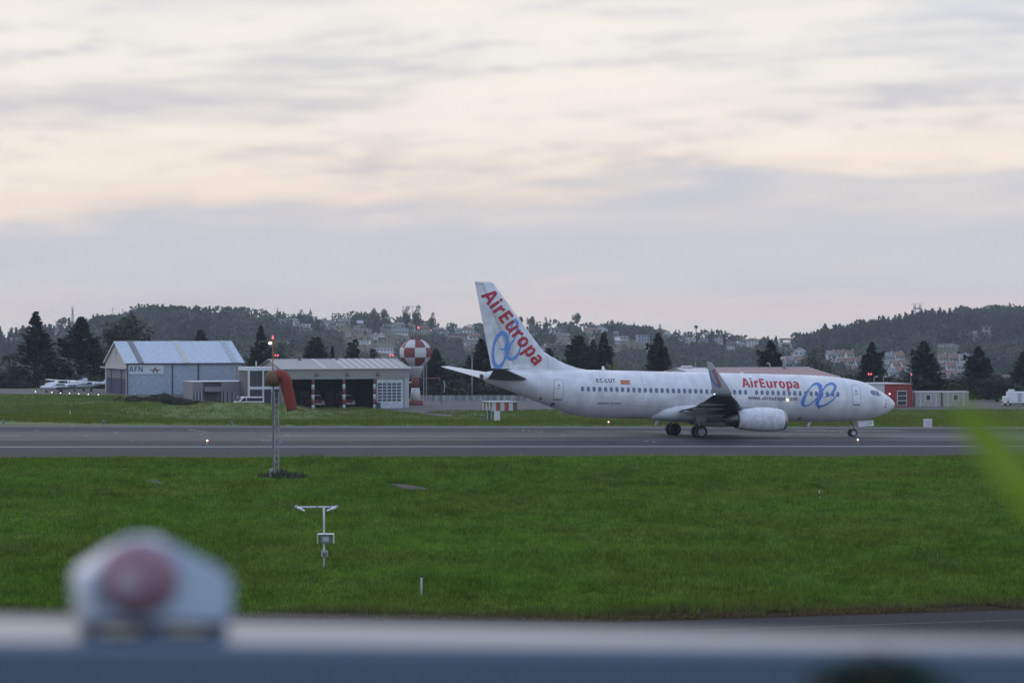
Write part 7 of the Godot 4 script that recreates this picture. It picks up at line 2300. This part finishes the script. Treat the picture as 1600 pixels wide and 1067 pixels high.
func build_skyline() -> void:
	pylon("lattice pylon with V shaped top on the left skyline, right of the tallest conifer", 112.5, 508, 480, false)
	pylon("small faint lattice pylon between the tallest conifer and the taller pylon", 87.5, 515, 502, false)
	pylon("faint pylon top peeping over the tallest conifer at the left", 58.0, 512, 489, false)
	pylon("twin legged pylon on the right skyline", 1434.0, 496, 477, true)
	pylon("pale twin legged pylon on the slope of the right hill", 1542.0, 543, 513, true)
	var st := mat("pylon_steel", lin(0.34, 0.35, 0.37))
	for q in [[175.5, 497.0, 482.0, "thin bare mast on the skyline left of the dark rounded tree"], [191.0, 493.0, 484.0, "short thin mast on the skyline just above the dark rounded tree"]]:
		var p := on(q[0], 1795.0)
		var m := thing("mast", q[3], "mast", p)
		var h: float = H(q[2], 1795.0) - p.y
		put(m, "pole", MB.new().rod(Vector3(0, -1, 0), Vector3(0, h, 0), 0.22).mesh(), st)
		put(m, "head", MB.new().box(Vector3(0, h, 0), Vector3(0.9, 0.4, 0.5)).mesh(), st)
	# power line frame behind the two round trees
	var fp := on(641.5, 1815.0)
	var F := thing("power_line_frame", "thin wire frame pylon behind the two tall round trees on the skyline", "pylon", fp)
	var fh := H(478.0, 1815.0) - fp.y
	var fs := 1815.0 / FOC
	for x in [-12.0, 2.5]: put(F, "post", MB.new().rod(Vector3(x * fs, -1, 0), Vector3(x * fs, fh, 0), 0.2).mesh(), st)
	put(F, "wire", MB.new().rod(Vector3(-13 * fs, fh - 0.6, 0), Vector3(15 * fs, fh, 0), 0.12).mesh(), st)
	var c := Color(0.034, 0.045, 0.026)
	var round_t := broad_crown(10.0, 3.4, 30, 40, c, 201, 0.15, 0.8)
	var umbrella := broad_crown(9.0, 3.2, 16, 40, c, 202, 0.55, 0.8)
	var cone := conifer_crown(10.0, 2.6, 90, c, 0, 203)
	var kinds := {"round": [round_t[0], round_t[1], 10.0, 3.4], "umbrella": [umbrella[0], umbrella[1], 9.0, 3.2], "cone": [cone, trunk_mesh(10, 0.3), 10.0, 2.6]}
	var made := {}
	for t in [
		["round", 635.0, 502.0, 478.5, 15, "left of the two tall round trees on the skyline above the water tower"],
		["round", 651.0, 502.0, 478.0, 17, "right of the two tall round trees on the skyline above the water tower"],
		["umbrella", 600.0, 496.0, 481.0, 10, "loose topped tree on the skyline left of the two tall round trees"],
		["umbrella", 584.0, 494.0, 480.0, 8, "small loose tree on the skyline above the column cypress"],
		["cone", 433.0, 492.0, 481.0, 7, "small pointed skyline tree above the windsock"],
		["round", 470.0, 495.0, 484.0, 12, "round skyline tree left of the long flat building"],
		["cone", 485.0, 494.0, 482.0, 10, "pointed skyline tree against the long flat building"],
		["round", 675.0, 505.0, 489.0, 13, "skyline tree right of the orange roofed house"],
		["umbrella", 812.0, 508.0, 493.0, 12, "flat topped tree on the skyline just right of the tail fin"],
		["umbrella", 829.0, 506.0, 493.0, 14, "rounded loose tree on the skyline right of the flat topped one"],
		["round", 853.0, 507.0, 496.0, 9, "small round tree on the skyline left of the dark steep roof"],
		["umbrella", 901.0, 506.0, 487.0, 14, "tall loose tree rising alone from the ridge"],
		["round", 957.0, 508.0, 500.0, 11, "round bush-like tree on the ridge right of the white gabled house"],
		["cone", 991.0, 515.0, 503.0, 10, "rounded cone tree on the bare ridge slope"],
		["round", 1032.0, 516.0, 507.0, 9, "small round tree on the ridge left of the palm"],
		["cone", 1112.0, 526.0, 513.0, 13, "dark pointed tree on the skyline left of the tower house"],
		["cone", 1359.0, 511.0, 498.0, 9, "left of two pointed trees standing above the right hill's left slope"],
		["cone", 1367.0, 509.0, 497.0, 9, "right of two pointed trees standing above the right hill's left slope"],
		["cone", 1493.0, 492.0, 480.5, 9, "pointed treetop highest on the right hill's left shoulder"],
		["round", 1556.0, 489.0, 480.5, 14, "broad treetop on the crest of the right hill"]]:
		var p := on(t[1], 1780.0)
		var k: Array = kinds[t[0]]
		rng.seed = int(t[1])
		var sy: float = (H(t[3], 1780.0) - p.y) / k[2]
		var sx: float = t[4] * 1780.0 / FOC / 2.0 / k[3]
		if made.has(t[0]):
			copy(made[t[0]], t[5], p, rng.randf() * TAU, Vector3(sx, sy, sx))
			continue
		var o := thing("skyline_tree", t[5], "tree", p, 0.0, "trees standing out on the skyline")
		put(o, "trunk", k[1], bark()); put(o, "crown", k[0], leaf_mat())
		o.scale = Vector3(sx, sy, sx)
		made[t[0]] = o
	# a lone palm on the ridge
	var pp := on(1088.0, 1790.0)
	var P := thing("palm_tree", "lone thin palm silhouette on the ridge above the airliner's winglet", "tree", pp)
	var ph := H(511.0, 1790.0) - pp.y
	put(P, "trunk", MB.new().rod(Vector3(0, -1, 0), Vector3(0, ph, 0), 0.3).mesh(), bark())
	var cm := MB.new()
	rng.seed = 9
	for i in 60:
		cm.color(tone(c, 1.0))
		kite(cm, Vector3(0, ph, 0), Vector3(rng.randf_range(-1, 1), rng.randf_range(-0.7, 0.9), rng.randf_range(-1, 1)).normalized(), rng.randf_range(1.0, 1.9), 0.2)
	put(P, "crown", cm.mesh(), leaf_mat())

# ------------------------------------------------------------------ in front of the lens: the terrace railing
func build_foreground() -> void:
	var blue := mat("rail_blue", lin(0.072, 0.11, 0.155), 0.3, 0.0)
	blue.clearcoat_enabled = true
	blue.clearcoat = 0.25
	blue.clearcoat_roughness = 0.15
	var zc := 2.95
	var top := EYE - 0.3137
	var R := thing("railing", "blurred blue painted railing with a broad shiny top across the bottom", "railing", Vector3(0, top, -zc))
	var fz := func(x: float): return 2.803 - 0.066 * clampf(x, -1.0, 1.0)
	var bz := func(x: float): return fz.call(x) + clampf(0.176 - 0.155 * x, 0.06, 0.32)
	var rr := []
	for x in [-2.2, -0.9, -0.45, 0.0, 0.45, 0.72, 2.2]:
		var f0: float = zc - fz.call(x)
		var b0: float = zc - bz.call(x)
		rr.append(PackedVector3Array([Vector3(x, 0, f0 - 0.008), Vector3(x, 0, b0 + 0.006), Vector3(x, -0.008, b0), Vector3(x, -0.12, b0), Vector3(x, -0.12, f0), Vector3(x, -0.008, f0)]))
	part(R, "top_rail", MB.new().loft(rr), blue)
	part(R, "lower_rail", MB.new().bbox(Vector3(0, -0.95, 0), Vector3(4.4, 0.06, 0.06), 0.01), blue)
	for x in [-2.0, -1.0, 0.0, 1.0, 2.0]: part(R, "post", MB.new().bbox(Vector3(x, -0.72, 0), Vector3(0.06, 1.3, 0.06), 0.008), blue)
	var tm := MB.new()
	tm.box(Vector3(0, (EYE - 1.69) / 2 - 0.6, 0.2), Vector3(9.0, EYE - 1.69 + 1.2, 6.6))
	single("viewing_terrace", tm, mat("terrace_concrete", lin(0.3, 0.3, 0.29), 0.85, 0.0, noise_tex("streak", 0.02, 0.86, 1.0, 43, 4), 0.3), "concrete viewing terrace that carries the blurred railing", "terrace", Vector3(0, 0, 0))
	# lamp housing with a red round lens
	var lz := 2.93
	var s := lz / FOC
	var at := Vector3(X(233.0, lz), top, -lz)
	var Lm := thing("rail_lamp", "blurred white lamp housing with a round red lens, sitting on the blue railing", "lamp", at, 0.25)
	Lm.scale = Vector3(0.93, 0.88, 1.0)
	var shell := mat("lamp_shell", lin(0.4, 0.47, 0.56), 0.4)
	var out := [Vector3(-120 * s, 34 * s, 0.05), Vector3(118 * s, 26 * s, 0.05), Vector3(124 * s, 40 * s, 0.05), Vector3(126 * s, 96 * s, 0.05), Vector3(112 * s, 116 * s, 0.05), Vector3(50 * s, 150 * s, 0.05), Vector3(18 * s, 166 * s, 0.05), Vector3(-22 * s, 166 * s, 0.05), Vector3(-60 * s, 150 * s, 0.05), Vector3(-116 * s, 112 * s, 0.05), Vector3(-124 * s, 96 * s, 0.05)]
	part(Lm, "housing", MB.new().prism(out, Vector3(0, 0, -0.1)), shell)
	part(Lm, "front_ring", MB.new().smooth(true).lathe([[0, 70 * s], [0.008, 68 * s], [0.009, 64 * s], [0.009, 60 * s]], Vector3(-30 * s, 106 * s, 0.05), Vector3(0, 0, 1), 32), mat("lamp_ring", lin(0.4, 0.47, 0.56), 0.45))
	part(Lm, "lens", MB.new().smooth(true).lathe([[0.0, 65 * s], [0.012, 44 * s], [0.018, 2 * s]], Vector3(-30 * s, 106 * s, 0.06), Vector3(0, 0, 1), 32), mat("lens_red", lin(0.25, 0.125, 0.16), 0.45))
	part(Lm, "lens_sticker", MB.new().smooth(true).lathe([[0.0, 26 * s], [0.004, 24 * s]], Vector3(-52 * s, 98 * s, 0.074), Vector3(0, 0, 1), 20), mat("lens_pale", lin(0.32, 0.25, 0.29), 0.45))
	part(Lm, "side_cheek", MB.new().bbox(Vector3(-114 * s, 66 * s, 0.03), Vector3(22 * s, 70 * s, 0.07), 0.006), mat("cheek_pale", lin(0.5, 0.52, 0.56), 0.35))
	for x in [-104.0, 0.0, 108.0]: part(Lm, "foot", MB.new().box(Vector3(x * s, 17 * s, 0.02), Vector3((26.0 if x != 0 else 40.0) * s, 34 * s, 0.05)), mat("foot_dark", lin(0.07, 0.09, 0.12), 0.5))
	part(Lm, "base_plate", MB.new().bbox(Vector3(0, 26 * s, -0.02), Vector3(236 * s, 40 * s, 0.03), 0.003), mat("base_grey", lin(0.2, 0.24, 0.28), 0.5))
	# broad blurred leaf at the right, close to the lens
	var z := 2.2
	var Pl := thing("plant", "large blurred bright green leaf very close at the right edge", "plant", Vector3(X(1660.0, z), H(960.0, z), -z))
	var leafm := mat("leaf_green", lin(0.09, 0.15, 0.005), 0.6)
	leafm.backlight_enabled = true
	leafm.backlight = Color(0.4, 0.52, 0.05)
	var pts := [[1494.0, 622.0, 6.0], [1510.0, 648.0, 30.0], [1532.0, 676.0, 50.0], [1560.0, 708.0, 62.0], [1594.0, 750.0, 64.0], [1630.0, 796.0, 54.0], [1660.0, 850.0, 20.0], [1672.0, 930.0, 6.0]]
	var lm := MB.new().smooth(true)
	stroke(lm, func(v): return Vector3((v.x - 1660.0) * z / FOC, (960.0 - v.y) * z / FOC, 0.006 * sin(v.x * 0.05)), pts, 4)
	part(Pl, "leaf", lm, leafm)
	var lm2 := MB.new().smooth(true)
	stroke(lm2, func(v): return Vector3((v.x - 1660.0) * z / FOC, (960.0 - v.y) * z / FOC, -0.05 + 0.00005 * v.y), [[1566.0, 640.0, 2.0], [1590.0, 664.0, 10.0], [1620.0, 680.0, 26.0], [1664.0, 760.0, 22.0], [1680.0, 860.0, 6.0]], 4)
	part(Pl, "leaf", lm2, leafm)
	part(Pl, "stem", MB.new().smooth(true).tube([Vector3(0.002, 0.006, 0), Vector3(0.01, -0.3, 0.01), Vector3(0.02, -1.6, 0.05)], [0.004, 0.006, 0.01], 8), mat("stem_green", lin(0.07, 0.12, 0.03), 0.6))
	# low dark plant behind the railing at the lower right
	var z2 := 2.3
	var D := thing("potted_plant", "blurred dark green and brown plant at the bottom right before the railing", "plant", Vector3(X(1380.0, z2), H(1110.0, z2), -z2))
	rng.seed = 14
	var dm := MB.new()
	for i in 160:
		dm.color(tone(Color(0.012, 0.035, 0.024), rng.randf_range(0.6, 1.4)))
		var a := rng.randf_range(-1.0, 1.0)
		kite(dm, Vector3(a * 0.045, 0.0 + 0.03 * (1 - a * a) * rng.randf(), rng.randf_range(-0.03, 0.03)), Vector3(a * 0.9 + rng.randf_range(-0.4, 0.4), rng.randf_range(0.2, 1.0), rng.randf_range(-0.5, 0.5)).normalized(), rng.randf_range(0.02, 0.032), 0.35)
	part(D, "leaves", dm, leaf_mat())
	part(D, "seed_head", MB.new().smooth(true).ball(Vector3(-0.01, 0.03, 0.02), Vector3(0.014, 0.012, 0.012)), mat("seed_brown", lin(0.05, 0.035, 0.03), 0.8))
	part(D, "seed_head", MB.new().smooth(true).ball(Vector3(-0.05, 0.012, 0.02), Vector3(0.02, 0.01, 0.01)), mat("seed_red", lin(0.05, 0.02, 0.015), 0.8))
	part(D, "stem", MB.new().smooth(true).tube([Vector3(0, 0.01, 0), Vector3(0, -1.4, 0.02)], [0.01, 0.012], 8), mat("stem_green", lin(0.07, 0.12, 0.03)))

func _ready() -> void:
	n_hill.seed = 3; n_hill.frequency = 0.006; n_hill.fractal_octaves = 4
	n_patch.seed = 8; n_patch.frequency = 0.012; n_patch.fractal_octaves = 3
	n_fine.seed = 13; n_fine.frequency = 0.02; n_fine.fractal_octaves = 3
	setup()
	build_ground()
	build_hangar()
	build_fire_station()
	build_annex()
	build_water_tower()
	build_right_side()
	build_hill_houses()
	build_trees()
	build_hedges()
	build_forest()
	build_skyline()
	build_grass()
	build_airliner()
	car_van()
	build_light_aircraft()
	build_field_things()
	build_foreground()
